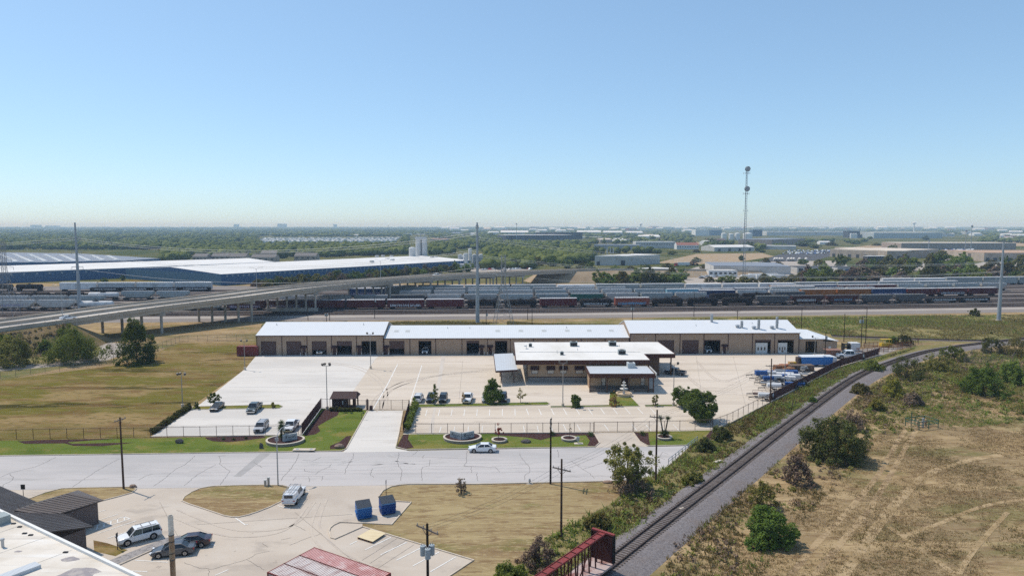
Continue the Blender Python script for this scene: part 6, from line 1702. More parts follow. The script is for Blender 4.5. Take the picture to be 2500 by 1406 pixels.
# storm drain inlet
q = P(741, 1103); sd_ = thing('storm_drain', 'long concrete storm drain inlet in the verge kerb', 'drain', (q.x, q.y, 0)); MB().box(-1.9, 1.9, -.1, 1.0, .26, .36).build('slab', M_kerb, sd_); MB().box(-1.8, 1.8, 0, .9, 0, .25).build('inlet', M_dark, sd_)
for x in (-1.2, 1.2): MB().cyl((x, .5, .36), (x, .5, .375), .3, .3, 12).build('manhole_lid', M_galv, sd_)
# utility pedestals, hydrant, meter box
for px, h, lb in (((648, 1187), 1.0, 'short grey utility pedestal on the oval grass island'), ((656, 1186), 1.35, 'taller grey utility pedestal on the oval grass island')):
    p = P(*px); t = thing('utility_pedestal', lb, 'pedestal', (p.x, p.y, .05)); MB().box(-.15, .15, -.12, .12, 0, h - .15).build('case', M_galv, t); MB().box(-.17, .17, -.14, .14, h - .15, h).build('lid', M_wdoor, t)
p = P(1293, 1180); t = thing('fire_hydrant', 'grey fire hydrant on a green patch of the straw lawn kerb', 'hydrant', (p.x, p.y, 0)); MB().lathe([(.2, 0), (.2, .06), (.12, .08), (.12, .55), (.16, .56), (.14, .72), (.05, .82)], 12).build('barrel', M_galv, t)
for s in (-1, 1): MB().cyl((0, 0, .42), (s * .2, 0, .42), .07, .07, 8).build('nozzle', M_galv, t)
MB().box(-.5, .5, -.3, .4, 0.0, .03).build('pad', M_block, t)
p = P(1411, 1082); t = thing('meter_box', 'grey meter box on a stand at the second driveway', 'utility box', (p.x, p.y, .02)); MB().box(-.25, .25, -.15, .15, .5, 1.2).build('case', M_galv, t); MB().box(-.08, .08, -.08, .08, 0, .5).build('stand', M_galv, t); MB().box(-.7, .9, -.6, .3, 0, .06).build('pad', M_block, t)
for px, h, lb in (((943, 1214), 2.6, 'thin brown sign post at the corner of the straw lawn'), ((287, 1341), 2.1, 'thin accessible-parking sign post beside the white SUV'), ((1934, 1005), 2.0, 'rusty track marker post beside the spur line')):
    p = P(*px); t = thing('sign_post', lb, 'sign', (p.x, p.y, 0)); MB().cyl((0, 0, 0), (0, 0, h), .05, .04, 6).build('post', M_post, t); MB().box(-.03, .03, -.18, .18, h - .55, h).build('sign_plate', M_lhead, t)
p = P(883, 1024); t = thing('card_reader_post', 'black gooseneck card reader beside the driveway', 'card reader', (p.x, p.y, 0)); MB().tube([(0, 0, 0), (0, 0, 1.3), (.35, 0, 1.4)], .04, 6).build('post', M_blackp, t); MB().box(.3, .5, -.08, .08, 1.25, 1.55).build('reader', M_blackp, t)
# dumpsters
M_dblue = mat('blue dumpster steel', (.03, .135, .37), .5, (((.025, .09, .25), .9, A1, .45, .7, .7),)); M_dblue2 = mat('darker blue dumpster steel', (.02, .07, .24), .5, (((.015, .045, .16), .9, A1, .45, .7, .7),))
M_dlid = mat('dark plastic dumpster lid', (.035, .045, .06), .6)
def dumpster(px, ang, m, label):
    p = P(*px); t = thing('dumpster', label, 'dumpster', (p.x, p.y, .02), ang)
    MB().loft([[(-.95, -.75, .1), (.95, -.75, .1), (.95, .75, .1), (-.95, .75, .1)], [(-.98, -.85, 1.35), (.98, -.85, 1.35), (.98, .85, 1.35), (-.98, .85, 1.35)], [(-.98, -.85, 1.6), (.98, -.85, 1.6), (.98, .85, 2.0), (-.98, .85, 2.0)]]).build('bin', m, t)
    for i in range(4): MB().box(-.99, .99, -.90 + .0 * i, -.80, .3 + .32 * i, .36 + .32 * i).build('rib', m, t)
    for s in (-1, 1):
        MB().box(s * 1.02 - .06, s * 1.02 + .06, -.55, .55, .75, .95).build('fork_pocket', m, t)
        MB().add([(s * .49 - .48, -.90, 1.62), (s * .49 + .48, -.90, 1.62), (s * .49 + .48, .88, 2.04), (s * .49 - .48, .88, 2.04), (s * .49 - .48, -.90, 1.67), (s * .49 + .48, -.90, 1.67), (s * .49 + .48, .88, 2.10), (s * .49 - .48, .88, 2.10)], [(3, 2, 1, 0), (4, 5, 6, 7), (0, 1, 5, 4), (1, 2, 6, 5), (2, 3, 7, 6), (3, 0, 4, 7)]).build('lid', M_dlid, t)
    MB().box(-1.0, 1.0, -.93, -.86, 1.52, 1.64).build('rim_bar', mat('light blue rim', (.10, .24, .46), .5), t)
dumpster((888, 1262), R(22), M_dblue, 'bright blue dumpster at the kerb of the enclosure')
dumpster((946, 1251), R(24), M_dblue2, 'dark blue dumpster in the corner of the kerbed pad')
# plywood on pallets
pp = [P(872, 1315), P(910, 1327), P(942, 1306), P(905, 1296)]
ctrp = sum(pp, Vector()) / 4; t = thing('pallet_platform', 'plywood sheet laid over low wooden pallets in a parking bay', 'pallet', (ctrp.x, ctrp.y, .02))
lp = [q - ctrp for q in pp]
MB().prism([(q.x, q.y) for q in lp], .24, .28).build('plywood_sheet', mat('raw plywood', (.66, .55, .36), .8, (((.55, .44, .27), .5, (1, 4, 1), .45, .66, .7),)), t)
M_pal = mat('reddish pallet wood', (.30, .16, .10), .85)
for k in range(5):
    a, b = lp[0].lerp(lp[1], (k + .25) / 5), lp[3].lerp(lp[2], (k + .25) / 5); MB().beam((a.x, a.y, .11), (b.x, b.y, .11), .12, .2).build('pallet_board', M_pal, t)
# rusty flue pipe
q = Q(413, 1258, 66.5); qb_ = P(424, 1470, 0)
fl_ = thing('flue_pipe', 'tall rusty flue pipe with pale top section', 'flue', (q.x + .12, 66.5, 0))
M_rust = mat('rusty flue steel', (.46, .32, .20), .8, (((.24, .125, .07), 1.2, (1, 1, .4), .48, .60, .8), ((.58, .48, .37), .8, (1, 1, .4), .55, .7, .7)))
MB().cyl((0, 0, 0), (0, 0, q.z - 2.0), .27, .26, 14).build('lower_pipe', M_rust, fl_)
MB().lathe([(.255, 0), (.255, 2.0), (.215, 2.0), (.215, 1.2)], 14, (0, 0, q.z - 2.0)).build('upper_pipe', mat('pale flue coating', (.70, .64, .56), .7, (((.40, .34, .28), 1.5, A1, .45, .7, .7),)), fl_)
for z in (q.z - 2.0, q.z - 2.7, q.z - 3.9, q.z - 4.6): MB().cyl((0, 0, z - .04), (0, 0, z + .04), .29, .29, 14).build('band', M_lhead, fl_)
# fountain
p = P(1523, 966); ft = thing('tiered_fountain', 'tiered pale stone fountain on the lawn before the entry annex', 'fountain', (p.x, p.y, .05))
MB().lathe([(1.75, 0), (1.75, .5), (1.85, .55), (1.85, .66), (1.5, .66), (1.45, .4), (.3, .35)], 28).build('basin', mat('sandy fountain stone', (.56, .44, .31), .8), ft)
M_fst = mat('pale fountain stone', (.60, .58, .55), .8)
MB().lathe([(.3, .35), (.25, 1.2), (.16, 1.4), (.14, 2.9), (.1, 3.2), (.12, 3.3), (.03, 3.55)], 14).build('column', M_fst, ft)
for z, r in ((1.5, .95), (2.3, .65), (2.95, .38)): MB().lathe([(.12, z - .12), (r * .6, z - .04), (r, z + .12), (r, z + .18), (r * .85, z + .16), (.12, z + .02)], 20).build('bowl', M_fst, ft)
# wellhead frame in the field
p = P(2250, 1042); t = thing('wellhead', 'green-piped wellhead with valves inside a pipe rail frame in the dry field', 'wellhead', (p.x, p.y, 0), .3); t.scale = (1.4, 1.4, 1.4)
M_gp = mat('green pipe paint', (.05, .11, .07), .6)
for z in (.7, 1.15): MB().tube([(-1.7, -1.1, z), (1.7, -1.1, z), (1.7, 1.1, z), (-1.7, 1.1, z), (-1.7, -1.1, z)], .05, 6).build('rail', M_gp, t)
for x in (-1.7, 0, 1.7):
    for y in (-1.1, 1.1): MB().cyl((x, y, 0), (x, y, 1.2), .06, .06, 6).build('post', M_gp, t)
for i, (x, y, h) in enumerate(((-.6, .1, 1.1), (.1, -.1, 1.3), (.8, .1, 1.0))):
    MB().cyl((x, y, 0), (x, y, h), .14, .14, 10).cyl((x - .3, y, h * .6), (x + .3, y, h * .6), .10, .10, 8).build('valve', M_rust if i != 1 else M_galv, t)
MB().cyl((-.9, .9, 0), (-.9, .9, 2.0), .06, .06, 6).build('vent_pipe', M_gp, t)
# white debris by the rails
for px, s, lb in (((1752, 1124), (1.4, .5, .12), 'pale broken plank beside the spur ballast'), ((1664, 1240), (.7, .35, .06), 'white scrap lying between the spur rails')):
    p = P(*px, .45); tag(MB().obox((0, 0, s[2] / 2), s, .6).obox((s[0] * .3, .1, s[2]), (s[0] * .5, s[1] * .4, s[2] * .7), .9).build('debris_board', M_block, None, (p.x, p.y, .42 if 'rails' in lb else .30)), lb, 'debris')

# ------------------------------------------------------------------ equipment yard beside the spur
r5 = random.Random(11)
M_toolb = mat('equipment blue', (.03, .09, .26), .5); M_toolw = mat('equipment white', (.62, .62, .62), .5); M_toolk = mat('equipment black', (.03, .03, .032), .6); M_toolg = mat('equipment grey', (.28, .29, .30), .5, metal=.3)
def trailer(kind, body, label=''):
    t = thing('equipment_trailer', label, 'trailer'); L = 4.2
    fr = MB()
    for y in (-.75, .75): fr.beam((-L / 2, y, .62), (L / 2, y, .62), .09, .12)
    for x in (-L / 2, -.7, .7, L / 2): fr.beam((x, -.75, .62), (x, .75, .62), .08, .10)
    fr.beam((L / 2, -.7, .62), (L / 2 + 1.5, 0, .58), .08, .1); fr.beam((L / 2, .7, .62), (L / 2 + 1.5, 0, .58), .08, .1); fr.beam((L / 2 + 1.4, 0, 0), (L / 2 + 1.4, 0, .75), .07, .07)
    fr.build('chassis', M_toolk, t)
    for s in (-1, 1):
        wheel(t, -.2, s * .95, .36)
        MB().box(-.75, .35, s * .95 - .16, s * .95 + .16, .76, .80).build('mudguard', M_toolw, t)
    if kind == 'tank': MB().cyl((-1.7, 0, 1.25), (1.5, 0, 1.25), .55, .55, 14).build('tank', body, t)
    elif kind == 'box':
        MB().box(-1.7, 1.2, -.7, .7, .70, 1.75).build('engine_housing', body, t); MB().box(-1.5, 1.0, -.72, -.70, .9, 1.5).build('louvre', M_toolk, t); MB().cyl((.6, .3, 1.75), (.6, .3, 2.2), .07, .07, 6).build('exhaust', M_toolg, t)
    elif kind == 'rail':
        rr_ = MB().box(-L / 2, L / 2, -.72, .72, .69, .73)
        for y in (-.75, .75):
            rr_.beam((-L / 2, y, 1.25), (L / 2, y, 1.25), .05, .05)
            for x in (-L / 2, 0, L / 2): rr_.beam((x, y, .6), (x, y, 1.25), .05, .05)
        rr_.build('bed', body, t)
    else:
        rk = MB()
        for k in range(8): rk.obox((r5.uniform(-1.6, 1.2), r5.uniform(-.5, .5), .75 + r5.uniform(.1, .6)), (r5.uniform(.3, 1.0), r5.uniform(.3, .6), r5.uniform(.3, .8)), r5.uniform(0, 3))
        rk.build('machinery', body, t)
    return t
for i, (px, kind, body, ang, lb) in enumerate(((( 1868, 977), 'tank', M_toolw, 170, 'trailer with white tank at the foot of the timber pole'), ((1862, 968), 'rail', M_post, 172, 'rusty railed flat trailer beside the white tank trailer'), ((1888, 953), 'tank', M_toolw, 175, 'low white tank trailer below the floodlight'),
        ((1878, 941), 'rail', M_toolg, 168, 'grey railed trailer with ramps'), ((1905, 940), 'junk', M_toolk, 165, 'trailer heaped with black machinery'), ((1866, 931), 'junk', M_toolg, 160, 'trailer with grey machinery parts'), ((1855, 921), 'box', M_toolb, 178, 'dark blue compressor trailer at the yard edge'), ((1890, 932), 'box', M_toolw, 172, 'white generator trailer in the crowded row'),
        ((1912, 932), 'junk', M_toolw, 170, 'trailer of pale tanks and fittings'), ((1935, 930), 'box', M_toolw, 168, 'white generator trailer against the slatted fence'), ((1880, 918), 'junk', M_toolb, 176, 'trailer of blue machinery'), ((1905, 918), 'tank', M_toolg, 174, 'grey tank trailer in the back row'), ((1930, 920), 'box', M_toolb, 170, 'small blue engine trailer by the fence'), ((1952, 918), 'rail', M_toolg, 168, 'grey rack trailer against the fence'), ((1955, 908), 'junk', M_toolg, 170, 'trailer stacked with grey pipes'), ((1924, 950), 'rail', M_toolk, 172, 'black flat trailer along the fence foot'))):
    o = trailer(kind, body, lb); p = P(*px); o.location = (p.x, p.y, .02); o.rotation_euler = (0, 0, R(ang))
gJ = random.Random(6)
for i in range(16):
    o = trailer(gJ.choice(('junk', 'junk', 'box', 'rail', 'tank')), gJ.choice((M_toolw, M_toolw, M_toolg, M_toolk, M_toolb)), 'cluttered small equipment trailer in the crowded yard rows'); o['group'] = 'crowded equipment trailers'
    p = P(1862 + gJ.random() * 95, 912 + gJ.random() * 42); o.location = (p.x, p.y, .02); o.rotation_euler = (0, 0, R(gJ.uniform(155, 185))); o.scale = (.85,) * 3
M_crate = mat('brown crate timber', (.26, .14, .08), .85, (((.17, .085, .05), 1.0, A1, .45, .7, .7),))
def stack(px, sx, sy, n, label, m=M_crate, hh=.42):
    p = P(*px); t = thing('timber_stack', label, 'stack', (p.x, p.y, .02), .05); r = random.Random(int(px[0]))
    for k in range(n):
        for j in range(max(2, int(sx / .6))):
            x = -sx / 2 + j * sx / max(2, int(sx / .6)); MB().obox((x + r.uniform(0, .1), r.uniform(-.1, .1), k * hh + hh / 2), (sx / max(2, int(sx / .6)) * .86, sy * r.uniform(.85, 1), hh * .84), r.uniform(-.03, .03)).build('board', m, t)
stack((1905, 906), 3.0, 2.0, 4, 'pile of brown timbers at the near end of the scrap row'); stack((1926, 908), 3.2, 2.2, 3, 'loose brown crates behind the trailers'); stack((1958, 905), 6.5, 2.4, 4, 'long stack of weathered grey-brown crates', mat('grey-brown crate timber', (.16, .12, .095), .85))
stack((1972, 893), 6.0, 2.0, 6, 'tall row of dark crates before the blue container', mat('dark crate timber', (.085, .062, .055), .85)); stack((1918, 900), 2.6, 1.6, 3, 'small pile of reddish boxes', mat('reddish crate', (.34, .13, .08), .8))
p = P(1934, 897); t = thing('yellow_crate', 'tall tan and yellow crate standing on the concrete', 'crate', (p.x, p.y, .02)); MB().box(-1.0, .3, -.6, .6, 0, 1.6).build('panel', mat('tan crate panel', (.42, .26, .12), .8), t); MB().box(.32, .9, -.6, .6, 0, 1.6).build('yellow_side', mat('mustard crate panel', (.42, .28, .04), .7), t)
p = P(1990, 893); t = thing('box_truck', 'blue box container with white rounded roof beside the fence', 'container', (p.x, p.y, .02), .04)
MB().box(-4.4, 4.4, -1.2, 1.2, .5, 2.7).build('body', mat('bright blue panel', (.04, .16, .42), .5), t); MB().loft([[(x, -1.22, 2.7), (x, -.8, 3.0), (x, .8, 3.0), (x, 1.22, 2.7)] for x in (-4.45, 4.45)]).build('roof', mat('light roof cover', (.70, .72, .74), .5), t)
MB().box(4.42, 5.6, -1.1, 1.1, .5, 2.6).build('cab', M_toolw, t)
for x in (-3, 3):
    for s in (-1, 1): wheel(t, x, s * 1.05, .5)
p = P(2034, 873); t = thing('brown_shack', 'small brown shed with flat overhanging roof', 'shed', (p.x, p.y, .02)); MB().box(-1.6, 1.6, -1.2, 1.2, 0, 2.3).build('walls', mat('brown shed wall', (.20, .11, .085), .8), t); MB().box(-2.4, 1.9, -1.6, 1.6, 2.3, 2.5).build('roof', mat('rusty flat roof', (.24, .14, .11), .8), t); MB().box(.3, 1.1, -1.23, -1.2, 1.0, 1.7).build('window', M_wdoor, t)
p = P(2083, 857); t = thing('white_storage_box', 'white storage box with dark open racks beside it', 'storage box', (p.x, p.y, .02)); MB().box(-1.3, 1.5, -1.2, 1.2, .1, 2.7).build('box', M_toolw, t)
for k in range(3): MB().box(-3.3, -1.4, -1.1, 1.1, .3 + k * .9, .42 + k * .9).build('shelf', M_toolk, t)
for x in (-3.25, -1.5): MB().box(x - .05, x + .05, -1.1, 1.1, .0, 2.5).build('rack_post', M_toolk, t)
p = P(2072, 875); o = make_car('pickup', W_, 'service_truck', 'white service truck parked by the brown shed', 'truck'); o.location = (p.x, p.y, .03); o.rotation_euler = (0, 0, R(172)); o.scale = (1.35,) * 3
p = P(2162, 847); t = thing('yellow_machine', 'yellow machine frame behind the rusty fence', 'machine', (p.x, p.y, .02)); MB().box(-1.7, 1.7, -.8, .8, .3, 1.3).build('body', mat('machine yellow', (.50, .33, .03), .6), t)
for x in (-1.5, 1.5):
    for y in (-.7, .7): MB().beam((x, y, 0), (x, y, 2.6), .1, .1).build('post', mat('machine yellow', (.50, .33, .03), .6), t)
MB().box(-1.6, 1.6, -.8, .8, 2.5, 2.62).build('top_frame', mat('machine yellow', (.50, .33, .03), .6), t)
M_rs = mat('rusty scrap steel', (.20, .085, .05), .85)
for i, (px, lb) in enumerate((((2125, 848), 'rusty pipe rack behind the white storage box'), ((2110, 862), 'rusty beam rack on the pale ground'), ((2150, 858), 'heap of rusty scrap beams by the fence'), ((2185, 852), 'rusty steel rack in the scrap corner'), ((2205, 848), 'low heap of rusty plates at the end of the scrap corner'))):
    p = P(*px); t = thing('scrap_rack', lb, 'scrap', (p.x, p.y, .02)); r = random.Random(i)
    for k in range(4): MB().beam((-2.2 + k * 1.4, -.6, 0), (-2.2 + k * 1.4, -.6, 1.7 + .2 * (k % 2)), .1, .1).build('post', M_rs, t)
    for k in range(6): MB().beam((-2.4, r.uniform(-.7, .7), .2 + k * .26), (2.4, r.uniform(-.7, .7), .2 + k * .26 + r.uniform(-.1, .1)), .12, .1).build('beam', M_rs if k % 3 else M_toolg, t)
ground_sheet('scrap_ground', [(2050, 858), (2140, 848), (2215, 846), (2150, 868), (2060, 890), (2030, 888)], 0.026, M_gravelroad)
# ------------------------------------------------------------------ vegetation
L_oak = leafmat('oak leaves', (.085, .125, .030), (.185, .230, .060))
L_lite = leafmat('light green leaves', (.125, .165, .035), (.245, .29, .075))
L_bright = leafmat('bright bush leaves', (.095, .155, .030), (.19, .26, .065))
L_olive = leafmat('olive leaves', (.135, .135, .038), (.265, .235, .075), dry=(.15, .10, .05), dryamt=.5)
L_brown = leafmat('brown dry twigs', (0.139, 0.098, 0.073), (0.269, 0.195, 0.139), .1)
L_dark = leafmat('dark brush leaves', (.070, .085, .028), (.165, .165, .055), dry=(.075, .055, .042), dryamt=.8)
L_autumn = leafmat('autumn leaves', (0.310, 0.202, 0.070), (0.512, 0.341, 0.132))
L_red = leafmat('red shrub leaves', (0.248, 0.046, 0.037), (0.465, 0.116, 0.070))
L_yell = leafmat('yellowing leaves', (0.202, 0.209, 0.039), (0.372, 0.333, 0.078))
L_yucca = leafmat('yucca blades', (0.056, 0.096, 0.040), (0.151, 0.191, 0.077))
L_wood = leafmat('woodland canopy', (.060, .080, .022), (.150, .165, .052), .15, dry=(.14, .115, .05), dryamt=.5)
L_tuftg = leafmat('green weeds', (0.116, 0.152, 0.039), (0.304, 0.304, 0.081))
L_tuftd = leafmat('dry grass blades', (0.240, 0.165, 0.075), (0.430, 0.325, 0.170))
L_tufto = leafmat('tan and olive grass', (0.140, 0.125, 0.045), (0.310, 0.240, 0.110))
M_bark = mat('grey brown bark', (.105, .082, .065), .95)
def leafcloud(seed, cen, rad, per, leaf, elong=1.6):
    """quads scattered through the given clumps, denser towards each clump's skin"""
    g_ = np.random.default_rng(seed)
    cen = np.asarray(cen, float); rad = np.asarray(rad, float); n = len(cen) * per
    c = np.repeat(cen, per, 0); r = np.repeat(rad, per)
    d = g_.normal(size=(n, 3)); d /= np.linalg.norm(d, axis=1, keepdims=True)
    p = c + d * (r * g_.uniform(.35, 1.05, n) ** .7)[:, None]
    nm = g_.normal(size=(n, 3)) * .55 + d * .7; nm[:, 2] += .55; nm /= np.linalg.norm(nm, axis=1, keepdims=True)
    a = np.cross(nm, g_.normal(size=(n, 3))); a /= np.linalg.norm(a, axis=1, keepdims=True) + 1e-9
    b = np.cross(nm, a)
    s = leaf * g_.uniform(.6, 1.3, n)[:, None]
    u, v = a * s * elong * .5, b * s * .5
    vs = np.stack([p - u - v, p + u - v * .6, p + u * 1.1 + v * .6, p - u + v], 1).reshape(-1, 3)
    return vs, np.arange(n * 4).reshape(-1, 4)
def crown_clumps(seed, shape, h0, h1, w, n):
    g_ = np.random.default_rng(seed); out = []; rr_ = []
    H_ = h1 - h0; p1, p2, p3 = g_.uniform(0, 6.28, 3)
    for i in range(n):
        t = g_.uniform(0, 1) ** (1.25 if shape in ('cone',) else 1.0); a = g_.uniform(0, 6.283)
        if shape == 'cone': prof = (1 - t) ** .75 * (.55 + .45 * min(1, t * 6)) + .04
        elif shape == 'bush': prof = math.sqrt(max(0, 1 - t ** 2.2))
        else: prof = math.sqrt(max(0.02, 1 - (2 * t - 1) ** 2))
        lob = 1 + .22 * math.sin(2 * a + p1 + 2 * t) + .18 * math.sin(3 * a + p2 - 3 * t) + .12 * math.sin(5 * a + p3)
        k = g_.uniform(.25, 1) ** .5
        x, y = math.cos(a) * w / 2 * prof * k * .84 * lob, math.sin(a) * w / 2 * prof * k * .84 * lob
        top = H_ * (.80 + .14 * math.sin(a * 2 + p2))
        if i % 7 == 0: x, y, top = x * 1.22, y * 1.22, top * 1.14
        out.append((x, y, h0 + t * top)); rr_.append(w * (g_.uniform(.05, .13) if i % 7 else g_.uniform(.03, .06)))
    return out, rr_
def make_tree(name, label, cat, shape, h, w, lm, seed=1, n=34, per=46, leaf=.26, trunk=.25, tr=.14, group=None):
    t = thing(name, label, cat, group=group); r = random.Random(seed)
    tb = MB(); ht = h * trunk
    tb.cyl((0, 0, -.1), (r.uniform(-.05, .05), 0, ht), tr, tr * .75, 7)
    tb.cyl((0, 0, ht * .95), (r.uniform(-.2, .2), r.uniform(-.2, .2), h * .85), tr * .72, tr * .15, 6)
    n = int(n * 1.35); per = int(per * 1.3); leaf *= .64
    cc, rr_ = crown_clumps(seed, shape, ht * (.8 if shape != 'bush' else .05), h, w, n)
    for k in range(min(12, n)):
        a = (0, 0, ht * r.uniform(.7, 1.0) + (cc[k][2] - ht) * .25 if cc[k][2] > ht else ht * .7); tb.cyl(a, cc[k], tr * .38, tr * .08, 5)
    tb.build('trunk', M_bark, t)
    vs, fs = leafcloud(seed, cc, rr_, per, leaf)
    vs[:, 2] = np.maximum(vs[:, 2], .03)
    obj('crown', npmesh('crown', vs, fs, lm), t)
    return t
def tpx(px, topy): return hgt(px[0], px[1], topy)
def wpx(px, w):
    p = P(*px); return w / FPX * math.sqrt(p.y ** 2 + CAM_H ** 2)
def plant(px, topy, wp, shape, lm, label, name='tree', cat='tree', seed=None, **k):
    p = P(*px); h = tpx(px, topy); w = wpx(px, wp)
    t = make_tree(name, label, cat, shape, h, w, lm, seed or int(px[0] + px[1]), **k); t.location = (p.x, p.y, 0.0); return t
plant((1203, 984), 919, 58, 'cone', L_oak, 'dense pointed green tree in the island between parked cars', n=80, per=60, leaf=.24, trunk=.16)
plant((1062, 986), 937, 34, 'cone', L_lite, 'slender olive sapling in the parking island', n=30, per=14, leaf=.24, trunk=.2, tr=.07)
plant((1131, 986), 951, 17, 'cone', L_autumn, 'very small thin sapling beside the white pickup', n=14, per=18, leaf=.18, trunk=.2, tr=.05)
plant((1271, 983), 946, 28, 'round', L_yell, 'thin yellowish sapling at the end of the parking island', n=18, per=16, leaf=.18, trunk=.36, tr=.06)
plant((1405, 993), 959, 31, 'bush', L_oak, 'clipped egg-shaped dark green shrub before the office', 'shrub', 'shrub', n=70, per=60, leaf=.17, trunk=.1)
plant((1500, 991), 957, 28, 'bush', L_autumn, 'tan autumn-coloured shrub beside the fountain', 'shrub', 'shrub', n=30, per=34, leaf=.17, trunk=.1)
plant((1600, 991), 961, 20, 'bush', L_olive, 'narrow olive shrub in the short island by the twin trees', 'shrub', 'shrub', n=26, per=34, leaf=.16, trunk=.1)
plant((1676, 994), 942, 66, 'round', L_oak, 'left one of the twin green trees at the end of the bays', n=90, per=60, leaf=.27, trunk=.12, tr=.2)
plant((1714, 1030), 953, 86, 'round', L_oak, 'large dense green tree nearest the boundary fence', n=120, per=66, leaf=.28, trunk=.12, tr=.22)
plant((523, 993), 957, 32, 'round', L_oak, 'small round street tree beside the black sedan', n=24, per=34, leaf=.22, trunk=.42, tr=.06)
plant((479, 997), 977, 18, 'bush', L_bright, 'small bright shrub at the end of the clipped hedge', 'shrub', 'shrub', n=18, per=30, leaf=.16, trunk=.1)
plant((667, 996), 980, 17, 'bush', L_yell, 'small yellow-green shrub at the end of the left island', 'shrub', 'shrub', n=16, per=30, leaf=.16, trunk=.1)
plant((1126, 1204), 1163, 40, 'bush', L_brown, 'lone bare brown shrub on the straw lawn', 'shrub', 'shrub', n=26, per=18, leaf=.16, trunk=.3)
plant((1532, 1192), 1080, 122, 'round', L_olive, 'leaning light green tree at the dead end of the street', n=62, per=62, leaf=.25, trunk=.28, tr=.2)
plant((1548, 1202), 1150, 100, 'bush', L_brown, 'tangle of bare brown brush below the leaning tree', 'brush', 'shrub', n=40, per=34, leaf=.2, trunk=.2)
plant((2040, 1122), 1012, 150, 'bush', L_dark, 'large dark bush with brown patches beside the ballast', 'bush', 'bush', n=130, per=60, leaf=.26, trunk=.1)
plant((2080, 1050), 1000, 70, 'bush', L_brown, 'bare brown bush behind the large dark bush', 'bush', 'bush', n=40, per=30, leaf=.22, trunk=.2)
plant((1880, 1326), 1233, 118, 'bush', L_bright, 'round bright green bush in the dry field', 'bush', 'bush', n=110, per=70, leaf=.22, trunk=.1)
plant((1946, 1178), 1110, 88, 'bush', L_brown, 'dry brown bush between the bright and the dark bushes', 'bush', 'bush', n=50, per=44, leaf=.22, trunk=.15)
plant((1858, 1240), 1172, 90, 'bush', L_olive, 'olive bush at the edge of the ballast slope', 'bush', 'bush', n=40, per=40, leaf=.2, trunk=.15)
plant((2400, 962), 893, 112, 'bush', L_bright, 'large mid-green bush at the top of the dry field', 'bush', 'bush', n=110, per=50, leaf=.28, trunk=.1)
plant((2465, 935), 880, 90, 'bush', L_lite, 'pale green bush below the chain-link pen', 'bush', 'bush', n=80, per=44, leaf=.3, trunk=.1)
plant((1245, 1430), 1372, 100, 'bush', L_lite, 'yellow-green bush at the foot of the straw lawn', 'bush', 'bush', n=80, per=70, leaf=.18, trunk=.1)
plant((1316, 1382), 1310, 96, 'bush', L_brown, 'bare brown thicket beside the centre-beam wagon', 'brush', 'shrub', n=60, per=40, leaf=.17, trunk=.2)
plant((335, 886), 773, 92, 'bush', L_oak, 'tall dark tree beside the bridge embankment', n=130, per=60, leaf=.34, trunk=.08, tr=.25)
plant((180, 884), 800, 140, 'bush', L_lite, 'broad light green bush on the embankment foot', 'bush', 'bush', n=130, per=60, leaf=.33, trunk=.1)
plant((35, 893), 818, 110, 'bush', L_olive, 'dark olive bush on the embankment at the far left', 'bush', 'bush', n=110, per=56, leaf=.33, trunk=.1)
plant((-60, 885), 812, 90, 'bush', L_lite, 'light green bush beside the dark olive one', 'bush', 'bush', n=80, per=50, leaf=.33, trunk=.1)
plant((277, 878), 820, 32, 'round', L_brown, 'bare grey sapling beside the gravel drive', n=22, per=10, leaf=.2, trunk=.3, tr=.07)
for i, (x, y, ty, w, lm, lb) in enumerate(((2130, 905, 880, 60, L_lite, 'low light bush inside the curve of the track'), (2215, 925, 868, 90, L_dark, 'dark bush beyond the curve of the track'), (2290, 905, 862, 80, L_olive, 'olive bush left of the chain-link pen'), (2330, 880, 842, 70, L_lite, 'light bush behind the chain-link pen'), (2420, 862, 815, 60, L_dark, 'dark tree beside the second line'), (2480, 868, 822, 90, L_olive, 'olive thicket at the right end of the second line'), (2560, 930, 860, 120, L_lite, 'light green thicket right of the pen'),
        (2180, 965, 925, 60, L_yell, 'yellowish bush in the field near the ballast'), (2230, 990, 960, 60, L_brown, 'grey-brown low bush in the field'), (2140, 1000, 975, 44, L_yell, 'small yellow bush near the wheel tracks'), (2100, 960, 935, 50, L_olive, 'low olive bush on the ballast slope'), (2205, 842, 815, 42, L_dark, 'dark bush above the scrap corner'), (2180, 838, 820, 30, L_bright, 'small green bush behind the yellow machine'), (2380, 772, 752, 26, L_dark, 'lone small tree by the yard service road'), (1985, 985, 968, 24, L_bright, 'small green weed bush on the verge'), (1760, 1072, 1040, 60, L_dark, 'dark weeds at the corner of the boundary fence'), (1722, 1100, 1068, 50, L_dark, 'dark weeds by the guard rail end'), (1690, 1180, 1150, 60, L_olive, 'olive weeds beside the white plank'), (1460, 1290, 1255, 70, L_olive, 'olive weeds beside the spur ballast'))):
    plant((x, y), ty, w, 'bush', lm, lb, 'bush', 'bush', seed=100 + i, n=46, per=46, leaf=.26, trunk=.1)
